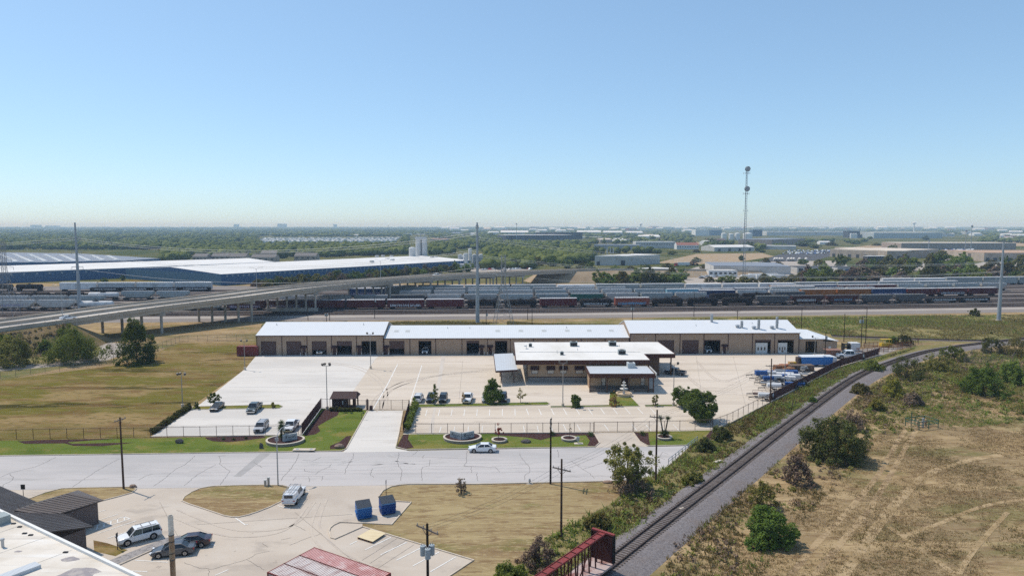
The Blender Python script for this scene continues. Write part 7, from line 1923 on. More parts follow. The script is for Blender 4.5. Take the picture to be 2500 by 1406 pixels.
# hedges
def hedge(name, label, pts, w, h, lm, n=60, per=60, leaf=.16, seed=3):
    t = thing(name, label, 'hedge', tuple(pts[0])); g_ = np.random.default_rng(seed); o = pts[0]; cc = []
    items = along([tuple(p) for p in pts], .42)
    for p, hd in items:
        for k in range(2): cc.append((p.x - o.x + g_.uniform(-w / 3, w / 3), p.y - o.y + g_.uniform(-w / 3, w / 3), h * g_.uniform(.25, .8)))
    vs, fs = leafcloud(seed, cc, np.full(len(cc), .42), per, leaf)
    vs[:, 2] = np.maximum(vs[:, 2], .02); obj('foliage', npmesh('foliage', vs, fs, lm), t)
    b = MB()
    for p, hd in items[::3]: b.cyl((p.x - o.x, p.y - o.y, 0), (p.x - o.x, p.y - o.y, h * .7), .05, .02, 5)
    b.build('stems', M_bark, t); return t
hedge('clipped_hedge', 'long low dark hedge along the left lot edge', pxpoly([(374, 1058), (420, 1026), (466, 995)]), 1.0, 1.1, L_dark)
hedge('clipped_hedge', 'tall light green hedge beside the driveway slat fence', pxpoly([(994, 1054), (1006, 1018), (1016, 992)]), 1.3, 2.1, L_lite)
# yuccas, agaves, planter plants
def blades(seed, c, n, L, up=.2):
    g_ = np.random.default_rng(seed); vs = []
    for i in range(n):
        d = g_.normal(size=3); d[2] = d[2] * .7 + up; d /= np.linalg.norm(d); s = np.cross(d, g_.normal(size=3)); s /= np.linalg.norm(s)
        l = L * g_.uniform(.7, 1.1); c_ = np.array(c); vs += [c_ - s * .055, c_ + s * .055, c_ + d * l + np.array([0, 0, -.12 * l])]
    return np.array(vs)
def spiky(px, label, heads, L, n, trunk=True, name='yucca', zb=0.0):
    p = P(*px); t = thing(name, label, 'plant', (p.x, p.y, zb)); tb = MB(); allv = []
    for k, (x, y, z) in enumerate(heads):
        if trunk: tb.cyl((x * .15, y * .15, 0), (x, y, z), .16, .11, 7)
        allv.append(blades(k + 3, (x, y, z), n, L))
    if trunk: tb.build('trunk', M_bark, t)
    v = np.concatenate(allv); v[:, 2] = np.maximum(v[:, 2], .03)
    obj('blades', npmesh('blades', v, np.arange(len(v)).reshape(-1, 3), L_yucca), t)
spiky((1621, 1069), 'tall forked yucca with two spiky heads', [(-.75, 0, 3.4), (.7, .1, 3.3), (.1, .2, .7), (-.4, -.3, .6), (.5, -.2, .6)], .85, 90, zb=.45)
spiky((688, 1080), 'shaggy dark yucca before the stone sign panel', [(0, 0, 3.2), (.1, 0, 2.6), (-.2, .1, 2.0), (.1, 0, .8)], .9, 120, zb=.5)
for i, px in enumerate(((1348, 1062), (1441, 1064), (1568, 1062))): spiky(px, ('spiky agave beside the dark pole, in the mulch bed', 'spiky agave at the left side of the second gate', 'spiky agave at the right side of the second gate')[i], [(0, 0, .35)], .95, 110, False, 'agave')
for i, px in enumerate(((545, 1073), (570, 1074), (600, 1071))): spiky(px, 'small grass tuft in the dark mulch before the left lot', [(0, 0, .2)], .55, 60, False, 'grass_tuft')
for ob in [o for o in C.objects if o.get('label') == 'small grass tuft in the dark mulch before the left lot']: ob['group'] = 'tufts in the mulch bed'
plant((1217, 1076), 1033, 26, 'cone', L_red, 'red-leaved shrub with bare stems in a ring planter', 'shrub', 'shrub', n=14, per=26, leaf=.15, trunk=.55, tr=.06)
plant((1391, 1072), 1033, 14, 'round', L_brown, 'thin bare reddish stems in a ring planter', 'shrub', 'shrub', n=8, per=8, leaf=.12, trunk=.5, tr=.04)
hedge('dark_planting', 'dark low planting in front of the guard house', pxpoly([(806, 1003), (845, 1004), (880, 1003)]), .8, .75, L_dark, per=50, seed=9)

# trees and thickets that can be told apart beyond the tracks: copies of a few kinds
KT = []
for i, (lm, sh, lb) in enumerate(((L_oak, 'round', 'dark green broad tree'), (L_lite, 'round', 'light green round tree'), (L_olive, 'bush', 'olive thicket tree'), (L_brown, 'bush', 'bare grey-brown thicket'), (L_yell, 'cone', 'yellowish pointed tree'), (L_dark, 'round', 'dark brownish tree'))):
    KT.append((Proto(make_tree('background_tree', lb, 'tree', sh, 8.0, 8.0, lm, 50 + i, n=60, per=36, leaf=.55, trunk=.12, tr=.2)), lb))
gT = random.Random(21)
def bgtree(x, y, hp, wp, k, desc):
    p = P(x, y); d = math.sqrt(p.y ** 2 + CAM_H ** 2) / FPX
    pr, gname = KT[k]; sx = max(.3, wp * d / 8); pr.use((p.x, p.y, -.1), gT.uniform(0, 6.28), label=gname + ' ' + desc, group=gname + ' ' + desc, scale=(sx, sx, max(.3, hp * d / 8)))
for x in range(1470, 1660, 17): bgtree(x + gT.uniform(-6, 6), 694 + gT.uniform(-8, 3), gT.uniform(24, 42), gT.uniform(34, 56), gT.choice([0, 1, 1, 2, 5]), 'beside the far bridge abutment')
for x in range(1730, 1960, 26): bgtree(x + gT.uniform(-8, 8), 690 + gT.uniform(-3, 3), gT.uniform(12, 26), gT.uniform(24, 44), gT.choice([0, 1, 2, 2]), 'between the yard and the depot')
for x in range(1955, 2520, 22): bgtree(x + gT.uniform(-8, 8), 688 + gT.uniform(-8, 4), gT.uniform(22, 44), gT.uniform(34, 64), gT.choice([0, 2, 2, 3, 3, 5, 1]), 'in the thicket above the right trains')
for x in range(2100, 2520, 40): bgtree(x + gT.uniform(-12, 12), 668 + gT.uniform(-8, 8), gT.uniform(24, 46), gT.uniform(36, 60), gT.choice([0, 1, 2, 3]), 'before the beige warehouses')
for x, y, h, w, k in ((1618, 692, 26, 32, 4), (1640, 680, 22, 34, 5), (1665, 682, 26, 36, 0), (1420, 668, 26, 40, 5), (1440, 672, 34, 40, 0), (1385, 655, 24, 34, 1), (1350, 650, 22, 36, 0), (1310, 648, 22, 36, 2), (1980, 690, 36, 40, 0), (2010, 680, 40, 46, 1), (2130, 664, 34, 36, 0), (2340, 668, 50, 60, 1), (2280, 660, 40, 50, 0)): bgtree(x, y, h, w, k, 'around the grey workshop')
for x in range(620, 1150, 9):
    f = (x - 640) / 490; bgtree(x + gT.uniform(-5, 5), 696 - 37 * f + gT.uniform(0, 6), gT.uniform(12, 26), gT.uniform(20, 36), gT.choice([0, 1, 2, 2, 3]), 'along the blue warehouse wall')
for x, y, h, w, k in ((505, 692, 20, 22, 0), (530, 692, 18, 20, 0), (556, 691, 18, 26, 2), (583, 690, 26, 36, 1), (606, 691, 16, 24, 0), (476, 697, 12, 18, 0), (300, 685, 14, 14, 0), (412, 686, 10, 12, 0), (255, 690, 12, 20, 0), (15, 690, 28, 62, 2), (-20, 692, 30, 50, 1), (100, 641, 6, 26, 2)): bgtree(x, y, h, w, k, 'at the blue gable end')
for x, y, h, w, k in ((2050, 652, 30, 34, 0), (2210, 655, 36, 44, 3), (2170, 650, 30, 40, 2), (1810, 636, 14, 18, 1), (1870, 642, 14, 24, 2), (2300, 640, 30, 44, 2), (2350, 642, 24, 34, 0), (2260, 586, 10, 22, 0), (1500, 668, 20, 40, 1), (1540, 664, 16, 36, 2), (1580, 660, 14, 30, 0), (1630, 655, 14, 30, 2), (1690, 648, 12, 26, 3), (1720, 656, 12, 26, 2), (1830, 652, 12, 26, 1), (1900, 650, 12, 30, 2), (1960, 646, 14, 30, 0), (2000, 650, 18, 34, 2), (2060, 640, 16, 30, 1), (2110, 650, 20, 36, 3), (1640, 622, 10, 26, 0), (1600, 618, 10, 30, 2), (1560, 616, 10, 30, 0), (1500, 614, 12, 34, 1), (1460, 616, 14, 34, 0), (1700, 616, 8, 24, 2), (1860, 616, 8, 24, 0), (1990, 606, 10, 30, 0), (2030, 600, 10, 34, 2), (2090, 596, 10, 34, 0), (2140, 600, 8, 30, 2), (2330, 600, 10, 30, 0), (2400, 598, 12, 34, 0), (2450, 600, 12, 34, 2), (2180, 612, 16, 22, 1), (1700, 640, 12, 30, 0), (1735, 600, 18, 40, 0), (1680, 598, 12, 30, 0), (1780, 606, 12, 40, 0), (1830, 604, 14, 40, 0), (1900, 606, 14, 40, 1), (1960, 602, 14, 46, 0)): bgtree(x, y, h, w, k, 'among the far warehouses')

# ------------------------------------------------------------------ grass and weeds as ground cover
def patchy(x, y, s, g_):
    """smooth random field in 0..1 for clumped growth"""
    v = np.zeros(len(x))
    for k in range(6):
        a, f_, p_ = g_.uniform(0, 6.28), s * 1.7 ** k, g_.uniform(0, 6.28)
        v += np.sin((x * math.cos(a) + y * math.sin(a)) * f_ + p_ + 1.7 * np.sin((y * math.cos(a) - x * math.sin(a)) * f_ * .7 + p_ * 2)) / 1.25 ** k
    return np.clip(.5 + v / 4.5, 0, 1)
def scatter(polys, n, seed, s, lo):
    g_ = np.random.default_rng(seed); XY = []
    for poly in polys:
        pw = [(p.x, p.y) for p in poly]; xs = [p[0] for p in pw]; ys = [p[1] for p in pw]; k = n // len(polys)
        x = g_.uniform(min(xs), max(xs), k * 6); y = g_.uniform(min(ys), max(ys), k * 6)
        m_ = inpoly(x, y, pw); x, y = x[m_], y[m_]
        c_ = patchy(x, y, s, g_); m_ = g_.random(len(x)) < np.clip((c_ - lo) * 3.5, 0, 1)
        x, y, c_ = x[m_][:k], y[m_][:k], c_[m_][:k]; far_ = np.ones(len(x), bool)
        th_ = g_.uniform(0, .42, len(x)) * (g_.random(len(x)) < .75)
        for q in RUTS: far_ &= (x - q.x) ** 2 + (y - q.y) ** 2 > th_
        XY.append(np.stack([x[far_], y[far_], c_[far_]], 1))
    return np.concatenate(XY), g_
def tufts(name, label, polys, n, hmin, hmax, lm, seed, s=.12, lo=.3):
    Z, g_ = scatter(polys, n, seed, s, lo); XY = Z[:, :2]; N = len(XY); B = 5
    hs = (hmin + (hmax - hmin) * g_.uniform(.1, 1, N) ** 1.5 * (.35 + .65 * Z[:, 2]))
    a = g_.uniform(0, 6.283, (N, B)); lean = g_.uniform(.2, 1.1, (N, B)); hh = hs[:, None] * g_.uniform(.6, 1.05, (N, B))
    base = np.zeros((N, B, 3)); base[..., 0] = XY[:, None, 0] + g_.normal(0, .16, (N, B)); base[..., 1] = XY[:, None, 1] + g_.normal(0, .16, (N, B)); base[..., 2] = .005
    sx = np.stack([-np.sin(a), np.cos(a), np.zeros_like(a)], -1) * (.02 + hh * .14)[..., None]
    tip = base + np.stack([np.cos(a) * lean * hh, np.sin(a) * lean * hh, hh], -1)
    vs = np.stack([base - sx, base + sx, tip], 2).reshape(-1, 3)
    o = obj(name, npmesh(name, vs, np.arange(len(vs)).reshape(-1, 3), lm)); tag(o, label, 'grass', kind='stuff'); return o
def weedbed(name, label, polys, n, r0, r1, per, leaf, lm, seed, s=.1, lo=.35):
    Z, g_ = scatter(polys, n, seed, s, lo); r = g_.uniform(r0, r1, len(Z)) * (.5 + .7 * Z[:, 2])
    cen = np.stack([Z[:, 0], Z[:, 1], r * .55], 1)
    vs, fs = leafcloud(seed, cen, r, per, leaf); vs[:, 2] = np.maximum(vs[:, 2], .02)
    return tag(obj(name, npmesh(name, vs, fs, lm)), label, 'weeds', kind='stuff')
verge = pxpoly([(1260, 1406), (1330, 1320), (1430, 1262), (1500, 1225), (1560, 1172), (1640, 1135), (1700, 1080), (1745, 1055), (1785, 1038), (1900, 978), (2050, 900), (2200, 860), (2240, 848), (2150, 880), (2065, 925), (1920, 1026), (1780, 1134), (1640, 1235), (1470, 1366), (1400, 1406)])
tufts('weed_cover', 'green weeds growing between the boundary fence and the spur', [verge], 14000, .25, 1.2, L_tuftg, 1, lo=.25)
tufts('weed_cover', 'tan grass mixed into the verge beside the spur', [verge], 14000, .2, 1.0, L_tufto, 2, lo=.25)
weedbed('weed_thicket', 'leafy green weeds thick on the verge by the spur', [verge], 600, .35, .95, 26, .18, L_lite, 31)
weedbed('weed_thicket', 'yellow-olive weeds thick on the verge by the spur', [verge], 700, .3, .8, 24, .17, L_olive, 32)
weedbed('weed_thicket', 'brown dead weeds on the verge by the spur', [verge], 200, .3, .7, 22, .16, L_brown, 33)
rverge = pxpoly([(1560, 1480), (1640, 1345), (1760, 1240), (1880, 1140), (1990, 1055), (2100, 965), (2190, 905), (2330, 862), (2560, 850), (2560, 940), (2330, 960), (2200, 1010), (2090, 1140), (1990, 1240), (1860, 1400), (1800, 1480)])
tufts('weed_cover', 'tan and olive grass on the field side of the spur ballast', [rverge], 30000, .12, .7, L_tufto, 3)
tufts('weed_cover', 'green weeds on the field side of the spur ballast', [rverge], 7000, .12, .6, L_tuftg, 4, lo=.45)
weedbed('weed_thicket', 'brown dead weeds on the field side of the spur', [rverge], 1100, .25, .75, 20, .16, L_brown, 34, lo=.25)
weedbed('weed_thicket', 'olive weeds on the field side of the spur', [rverge], 900, .3, .9, 24, .18, L_olive, 35, lo=.25)
fieldp = pxpoly([(1640, 1480), (1900, 1250), (2100, 1090), (2300, 960), (2600, 930), (2900, 1000), (2900, 1480)])
tufts('dry_grass', 'short dry straw grass covering the right-hand field', [fieldp], 52000, .04, .24, L_tuftd, 5, s=.2, lo=.2)
tufts('dry_grass', 'brown and olive grass patches in the right-hand field', [fieldp], 14000, .05, .28, L_tufto, 6, s=.16, lo=.5)
bk = [pxpoly([(640, 786), (1240, 788), (1240, 800), (640, 800)]), pxpoly([(1240, 786), (1330, 792), (1520, 796), (1240, 800)]), pxpoly([(1690, 780), (2500, 768), (2620, 770), (2620, 826), (2250, 828), (2050, 822), (1960, 800), (1690, 795)])]
tufts('tall_grass', 'tall tan grass along the back of the workshops', bk, 30000, .3, 1.1, L_tufto, 7, s=.06, lo=.25)
tufts('tall_grass', 'green weeds in the rough grass behind the workshops', [bk[2]], 5000, .3, 1.1, L_tuftg, 8, s=.05, lo=.45)
upf = pxpoly([(2100, 1010), (2180, 930), (2330, 876), (2620, 850), (2900, 900), (2900, 1010), (2500, 1030), (2300, 1050), (2180, 1060)])
tufts('weed_cover', 'olive grass over the upper end of the dry field', [upf], 16000, .1, .5, L_tuftg, 9, lo=.3)
weedbed('weed_thicket', 'green and olive weeds over the upper end of the dry field', [upf], 900, .25, .8, 22, .2, L_olive, 36, lo=.35)
weedbed('weed_thicket', 'pale green weeds near the chain-link pen', [upf], 420, .3, .9, 24, .2, L_lite, 37, lo=.45)
gE = np.random.default_rng(12); ecl = []
for k in range(620):
    q = edge_at(gE.uniform(165, 222)); z = q.z - PAR - .28; kk = gE.uniform(.04, 1.0); rz_ = 2.1 * z * kk
    ecl.append((q.x + .9 + rz_ * .81, q.y - rz_ * .586, max(.1, z * (1 - kk)) + .1))
for part_, lm, lb in ((ecl[:380], L_brown, 'brown dry weeds on the bridge embankment'), (ecl[380:], L_olive, 'olive weeds on the bridge embankment')):
    vs, fs = leafcloud(40 + len(part_), part_, gE.uniform(.35, 1.0, len(part_)), 26, .24)
    tag(obj('weed_thicket', npmesh('weed_thicket', vs, fs, lm)), lb, 'weeds', kind='stuff')
for i, (yy, kk, s) in enumerate(((218, .35, 1.0), (205, .5, 1.3), (196, .25, .9), (212, .75, 1.1), (186, .6, 1.2))):
    q = edge_at(yy); z = q.z - PAR - .28; rz_ = 2.1 * z * kk
    o = make_tree('bush', ('olive bush high on the bridge embankment by the abutment', 'light bush halfway up the bridge embankment', 'small light bush near the top of the embankment', 'light bush low on the bridge embankment', 'olive bush on the embankment at the far left')[i], 'bush', 'bush', 3.0 * s, 4.0 * s, (L_olive, L_lite, L_lite, L_lite, L_olive)[i], 300 + i, n=46, per=46, leaf=.3, trunk=.1)
    o.location = (q.x + .9 + rz_ * .81, q.y - rz_ * .586, z * (1 - kk) - .15)
# ------------------------------------------------------------------ buildings beyond the tracks
M_bluew = rib('blue ribbed cladding', (.065, .135, .25), .8, 0, .6, dirt=.35, coord='world'); M_bluee = rib('lit blue ribbed cladding', (.095, .175, .25), .8, 0, .6, dirt=.3, coord='world')
M_wroof = mat('bright white warehouse roof', (.66, .65, .63), .75, (((.56, .545, .52), .02, (1, 1, 1), .45, .66, .7),), 'world')
M_groof = mat('grey-blue warehouse roof', (.22, .25, .30), .85, (((.22, .24, .28), .03, A1, .45, .66, .7),), 'world')
M_beigew = mat('beige tilt-up wall', (.42, .35, .285), .85, (((.28, .23, .19), .15, A1, .45, .66, .7),), 'world'); M_beiger = mat('beige gravel roof', (.60, .53, .45), .85, (((.45, .40, .34), .08, A1, .45, .66, .7),), 'world'); M_brownr = mat('brown gravel roof', (.40, .28, .20), .85)
M_greyw = mat('light grey cladding', (.52, .505, .48), .8, (((.36, .35, .33), .1, A1, .45, .66, .7),), 'world'); M_dgreyw = mat('dark grey cladding', (.07, .075, .085), .7); M_whitew = mat('white cladding', (.66, .66, .65), .7); M_redr = mat('red tile roof', (.28, .13, .10), .8); M_bwin = glass('dark far windows', (.03, .04, .05), .2)
def block(name, label, corners, h, wm_, rm, ridge=0.0, doors=0, windows=0, cat='building', over=.3, base=0.0, doorm=None, group=None):
    """corners: ground points, first edge = front; ridge>0 gives a gable along the first edge direction"""
    c = [Vector((p[0], p[1], 0)) for p in corners]
    o = c[0]; t = thing(name, label, cat, tuple(o), group=group); l = [p - o for p in c]
    if ridge <= 0 or len(c) != 4:
        MB().prism([(p.x, p.y) for p in l], base, h).build('walls', wm_, t)
        MB().prism([(p.x, p.y) for p in l], h + .01, h + .35).build('roof', rm, t)
    else:
        MB().prism([(p.x, p.y) for p in l], base, h).build('walls', wm_, t)
        m1_, m2_ = (l[0] + l[3]) / 2, (l[1] + l[2]) / 2
        a, b, d, e_ = l[0], l[1], l[2], l[3]; z = h + .02
        MB().add([(a.x, a.y, z), (b.x, b.y, z), (d.x, d.y, z), (e_.x, e_.y, z), (m1_.x, m1_.y, h + ridge), (m2_.x, m2_.y, h + ridge)], [(0, 1, 5, 4), (4, 5, 2, 3), (3, 2, 1, 0)]).build('roof', rm, t)
        MB().add([(a.x, a.y, z - .02), (e_.x, e_.y, z - .02), (m1_.x, m1_.y, h + ridge - .04), (b.x, b.y, z - .02), (d.x, d.y, z - .02), (m2_.x, m2_.y, h + ridge - .04)], [(0, 2, 1), (3, 4, 5)]).build('gable_ends', wm_, t)
    fd = (l[1] - l[0]); L = fd.length; fd.normalize(); nrm = Vector((fd.y, -fd.x, 0)); rz = math.atan2(fd.y, fd.x)
    for k in range(doors):
        q = l[0] + fd * L * (k + .5) / doors + nrm * .06
        MB().obox((q.x, q.y, 2.2), (min(4.0, L / doors * .6), .14, 4.2), rz).build('bay_door', doorm or M_dgreyw, t)
    for k in range(windows):
        q = l[0] + fd * L * (k + .5) / windows + nrm * .05
        MB().obox((q.x, q.y, h * .62), (min(2.6, L / windows * .55), .12, 1.5), rz).build('window', M_bwin, t)
    return t
def fdir(a, b, dep):
    a, b = Vector((a[0], a[1], 0)), Vector((b[0], b[1], 0)); d = (b - a).normalized(); n = Vector((-d.y, d.x, 0)); return [a, b, b + n * dep, a + n * dep]
# blue warehouses
u2 = Vector((.637, .771, 0)); g0, g1_ = V(-191, 447, 0), V(-286, 505, 0)
bw = block('blue_warehouse', 'huge blue warehouse with white gable roof behind the bridge', [g0, g0 + u2 * 240, g1_ + u2 * 240, g1_], 7.5, M_bluew, M_wroof, 3.0)
for k in range(60):
    q = u2 * (4 + 3.9 * k); MB().obox((q.x + .77 * .08, q.y - .637 * .08, 6.1), (1.0, .1, 1.3), math.atan2(u2.y, u2.x)).build('light_panel', mat('pale light panel', (.28, .33, .38), .5), bw)
ge_ = (g1_ - g0); MB().obox((ge_.x / 2 - .52 * .15, ge_.y / 2 - .85 * .15, 3.75), (ge_.length, .12, 7.45), math.atan2(ge_.y, ge_.x)).build('end_wall', M_bluee, bw)  # overlay panel in paler blue; the brighter light on the gable is painted in
for k, (px, py) in enumerate(((908, 640), (946, 634), (958, 636), (920, 627), (935, 626), (956, 627), (1055, 630), (1064, 629))):
    q = P(px, py, 9.0); MB().obox((q.x - g0.x, q.y - g0.y, 9.6), (3, 2.4, 1.6), .88).build('roof_vent', M_greyw, bw)
w0, w1_ = V(-440, 380, 0), V(-292, 513, 0); uw = (w1_ - w0).normalized(); nw = Vector((-uw.y, uw.x, 0))
b1_ = block('blue_warehouse', 'blue warehouse with flat white roof along the left of the yard', [w0, w1_, w1_ + uw * 120 + nw * 10, w1_ + uw * 130 + nw * 95, w0 + nw * 95], 7.3, M_bluew, M_wroof)
for k in range(26):
    q = (w0 - w0) + uw * (4 + 7.4 * k) + Vector((uw.y, -uw.x, 0)) * .08; MB().obox((q.x, q.y, 5.9), (1.2, .1, 1.2), math.atan2(uw.y, uw.x)).build('light_panel', mat('pale light panel', (.28, .33, .38), .5), b1_)
b0p = [P(x, y, 8.0) for x, y in ((-250, 643), (120, 641), (300, 637), (392, 632), (200, 620), (0, 616.5), (-250, 612))]
b0t = block('grey_warehouse', 'vast grey-roofed warehouse dotted with white skylights', b0p, 8.0, M_bluew, M_groof)
sk = None
for i in range(9):
    for j in range(11):
        px = -40 + i * 38 + j * 4; py = 621 + j * 1.75 + i * .6
        if px > 330 - (631 - py) * 2: continue
        q = P(px, py, 8.36); d = Vector((q.x - b0p[0].x, q.y - b0p[0].y, 8.34))
        if not inpoly(np.array([q.x]), np.array([q.y]), [(p.x, p.y) for p in b0p])[0]: continue
        if sk is None: sk = MB().lathe([(2.6, 0), (2.4, .7), (1.2, 1.1)], 10).build('skylight', M_whitew, b0t, tuple(d))
        else: c_ = sk.copy(); C.objects.link(c_); c_.location = tuple(d)
# silos
M_silo = mat('pale silo concrete', (.55, .55, .54), .7, (((.47, .47, .46), .1, (1, 1, .3), .45, .66, .6),))
def silo(px, y0, y1, r, label, name='silo', m=None, group=None):
    b = P(px, y0); h = Q(px, y1, b.y).z; t = thing(name, label, 'silo', (b.x, b.y, 0), group=group)
    MB().cyl((0, 0, 0), (0, 0, h), r, r, 20).build('drum', m or M_silo, t, smooth=False); MB().lathe([(r, h), (r * .95, h + r * .18), (r * .3, h + r * .34)], 20).build('cap', M_whitew, t); return t, b, h
_, s1b, s1h = silo(1007, 652, 606, 3.2, 'shorter white silo beside the tall pair')
t2, s2b, s2h = silo(1022, 650, 581, 2.7, 'tall grey silo, left of the tall pair')
t3, s3b, s3h = silo(1037, 650, 581, 2.7, 'tall grey silo, right of the tall pair')
MB().box(-3, 8.2, -2.5, 2.5, s2h - 1.2, s2h + 1.0).build('head_house_floor', M_silo, t2); MB().box(-1.5, 7, -2.2, 2.2, s2h + 3.2, s2h + 3.8).build('head_house_roof', M_whitew, t2)
for x in (-1.2, 2.5, 6.5): MB().box(x - .15, x + .15, -1.8, 1.8, s2h + 1.0, s2h + 3.2).build('head_house_post', M_steel, t2)
MB().box(1.0, 4.0, -1.0, 1.0, 0, s2h - 2).build('lift_shaft', mat('dark lift shaft', (.16, .17, .18), .7), t2)
silo(1148, 655, 608, 1.7, 'slim white silo among small grey bins'); silo(1137, 656, 620, 2.2, 'pale grey bin left of the slim white silo')
for i, px in enumerate((1123, 1129, 1158, 1166, 1174)): silo(px, 654, 622 + (i % 2) * 3, 1.9, 'small grey storage bin beside the slim white silo', 'storage_bin', mat('grey bin', (.36, .38, .39), .6), 'grey bins by the slim silo')
block('loading_shed', 'low pale loading building at the foot of the slim silo', [P(1110, 658), P(1150, 658), P(1150, 648), P(1110, 648)], 4.5, M_greyw, M_wroof)
# apartment houses
for i, (x0_, x1_, yb_) in enumerate(((470, 505, 640), (515, 560, 639), (560, 600, 640), (612, 672, 642), (636, 688, 630), (718, 772, 638))):
    a, b = P(x0_, yb_), P(x1_, yb_); block('apartment_house', ('tan two-storey house, first of the row by the woods', 'house with grey hip roof second in the row', 'house with grey roof third in the row', 'long house with dark window pairs facing the white roof', 'house set back behind the long house', 'house at the right end of the row by the woods')[i], fdir(a, b, 14), 6.0, M_beigew, mat('grey shingle roof', (.19, .175, .165), .9), 3.2, windows=4)
# mid-right industrial buildings
pa_ = P(1452, 648); pb_ = P(1533, 648); pc_ = P(1611, 644)
ga = thing('grey_workshop', 'light grey metal workshop with white roof and three exhaust stacks', 'building', tuple(pa_))
lb_ = [Vector((0, 0, 0)), pb_ - pa_, pc_ - pa_, (pc_ - pa_) - (pb_ - pa_) + Vector((12, 22, 0))]
MB().prism([(p.x, p.y) for p in lb_], 0, 9.2).build('walls', M_greyw, ga); MB().prism([(p.x, p.y) for p in lb_], 9.21, 9.6).build('roof', M_wroof, ga)
for x in (1482, 1490, 1497): q = P(x, 640) - pa_; MB().cyl((q.x, q.y, 9), (q.x, q.y, 15.5), .7, .7, 10).build('exhaust_stack', M_galv, ga)
MB().box(26, 30, -.2, .1, 0, 5.0).build('bay_door', M_dgreyw, ga); MB().box(2, 5, -.2, .1, 0, 4).build('bay_door', M_dgreyw, ga)
sdv = (pc_ - pb_); 
for k in range(9): q = (pb_ - pa_) + sdv * (k + .5) / 9; MB().obox((q.x + .1, q.y - .1, 4.5), (1.1, .25, 5.0), math.atan2(sdv.y, sdv.x)).build('wall_panel', M_silo, ga)
block('low_shed', 'low shed with bright roof among the thickets', fdir(P(1600, 672), P(1652, 668), 22), 4.0, M_greyw, M_wroof)
ob_ = block('depot_building', 'long grey-roofed depot with open loading bays', fdir(P(1742, 668), P(1930, 670), 60), 6.2, M_greyw, M_groof, windows=0)
block('depot_office', 'white depot office with small square windows', fdir(P(1730, 676), P(1800, 676), 14), 4.6, M_whitew, M_greyw, windows=6)
block('dark_bay_shed', 'dark open-fronted shed with blue doors', fdir(P(1946, 668), P(2038, 668), 18), 5.0, M_greyw, M_dgreyw, doors=5)
block('dark_bay_shed', 'small dark-roofed shed right of the open-fronted one', fdir(P(2044, 670), P(2092, 670), 18), 5.4, M_greyw, M_dgreyw, doors=3, doorm=mat('blue bay door', (.08, .16, .28), .6))
ws = block('beige_warehouse', 'broad beige warehouse with pale flat roof and loading bays', fdir(P(2165, 634), P(2224, 634), 130), 10, M_beigew, M_beiger, doors=3)
block('beige_warehouse', 'stepped left wing of the broad beige warehouse', fdir(P(2026, 627), P(2166, 633), 110), 9.5, M_beigew, M_beiger, doors=7)
block('canopy_dock', 'white dock canopy in front of the broad beige warehouse', fdir(P(2118, 638), P(2164, 638), 10), 5.5, M_dgreyw, M_whitew)
block('beige_warehouse', 'beige warehouse with tan roof and a row of dark bays', fdir(P(2402, 639), P(2620, 640), 90), 9.5, M_beigew, M_brownr, doors=12)
block('beige_warehouse', 'low left corner wing of the tan-roofed warehouse', fdir(P(2362, 636), P(2402, 637), 60), 8.0, M_beigew, M_brownr, doors=2)
block('long_brown_warehouse', 'very long low brown warehouse with parked trailers along it', fdir(P(2200, 610), P(2480, 610), 60), 11, mat('brown brick wall far', (.33, .275, .24), .9), M_beiger)
block('white_shed', 'white-roofed open shed beside the tan field', fdir(P(1744, 614), P(1842, 613), 40), 6.5, M_greyw, M_wroof, 3, doors=4)
block('white_shed', 'pale low shed right of the white-roofed open shed', fdir(P(1868, 609), P(1942, 610), 30), 6, M_greyw, M_wroof)
block('brown_hall', 'long brown hall beyond the car park', fdir(P(1884, 600), P(1964, 596), 70), 12, mat('brown hall wall', (.30, .25, .22), .9), M_groof)
block('grey_block', 'long grey building with rows of small windows', fdir(P(1552, 606), P(1650, 606), 30), 11, M_greyw, M_whitew, windows=16)
block('grey_block', 'lower grey building left of the windowed one', fdir(P(1450, 609), P(1560, 610), 40), 7.5, mat('blue-grey wall', (.33, .34, .35), .8), M_groof)
block('red_roofed_house', 'white house with red roof among trees', fdir(P(1652, 609), P(1706, 609), 18), 7, M_whitew, M_redr, 4.5, windows=9)
block('dark_hall', 'long dark hall with white roof edge beyond the woods', fdir(P(1236, 587), P(1400, 586), 90), 14, M_dgreyw, M_wroof)
block('dark_hall', 'higher dark block at the right end of the long dark hall', fdir(P(1354, 585), P(1422, 584), 90), 20, M_dgreyw, M_dgreyw)
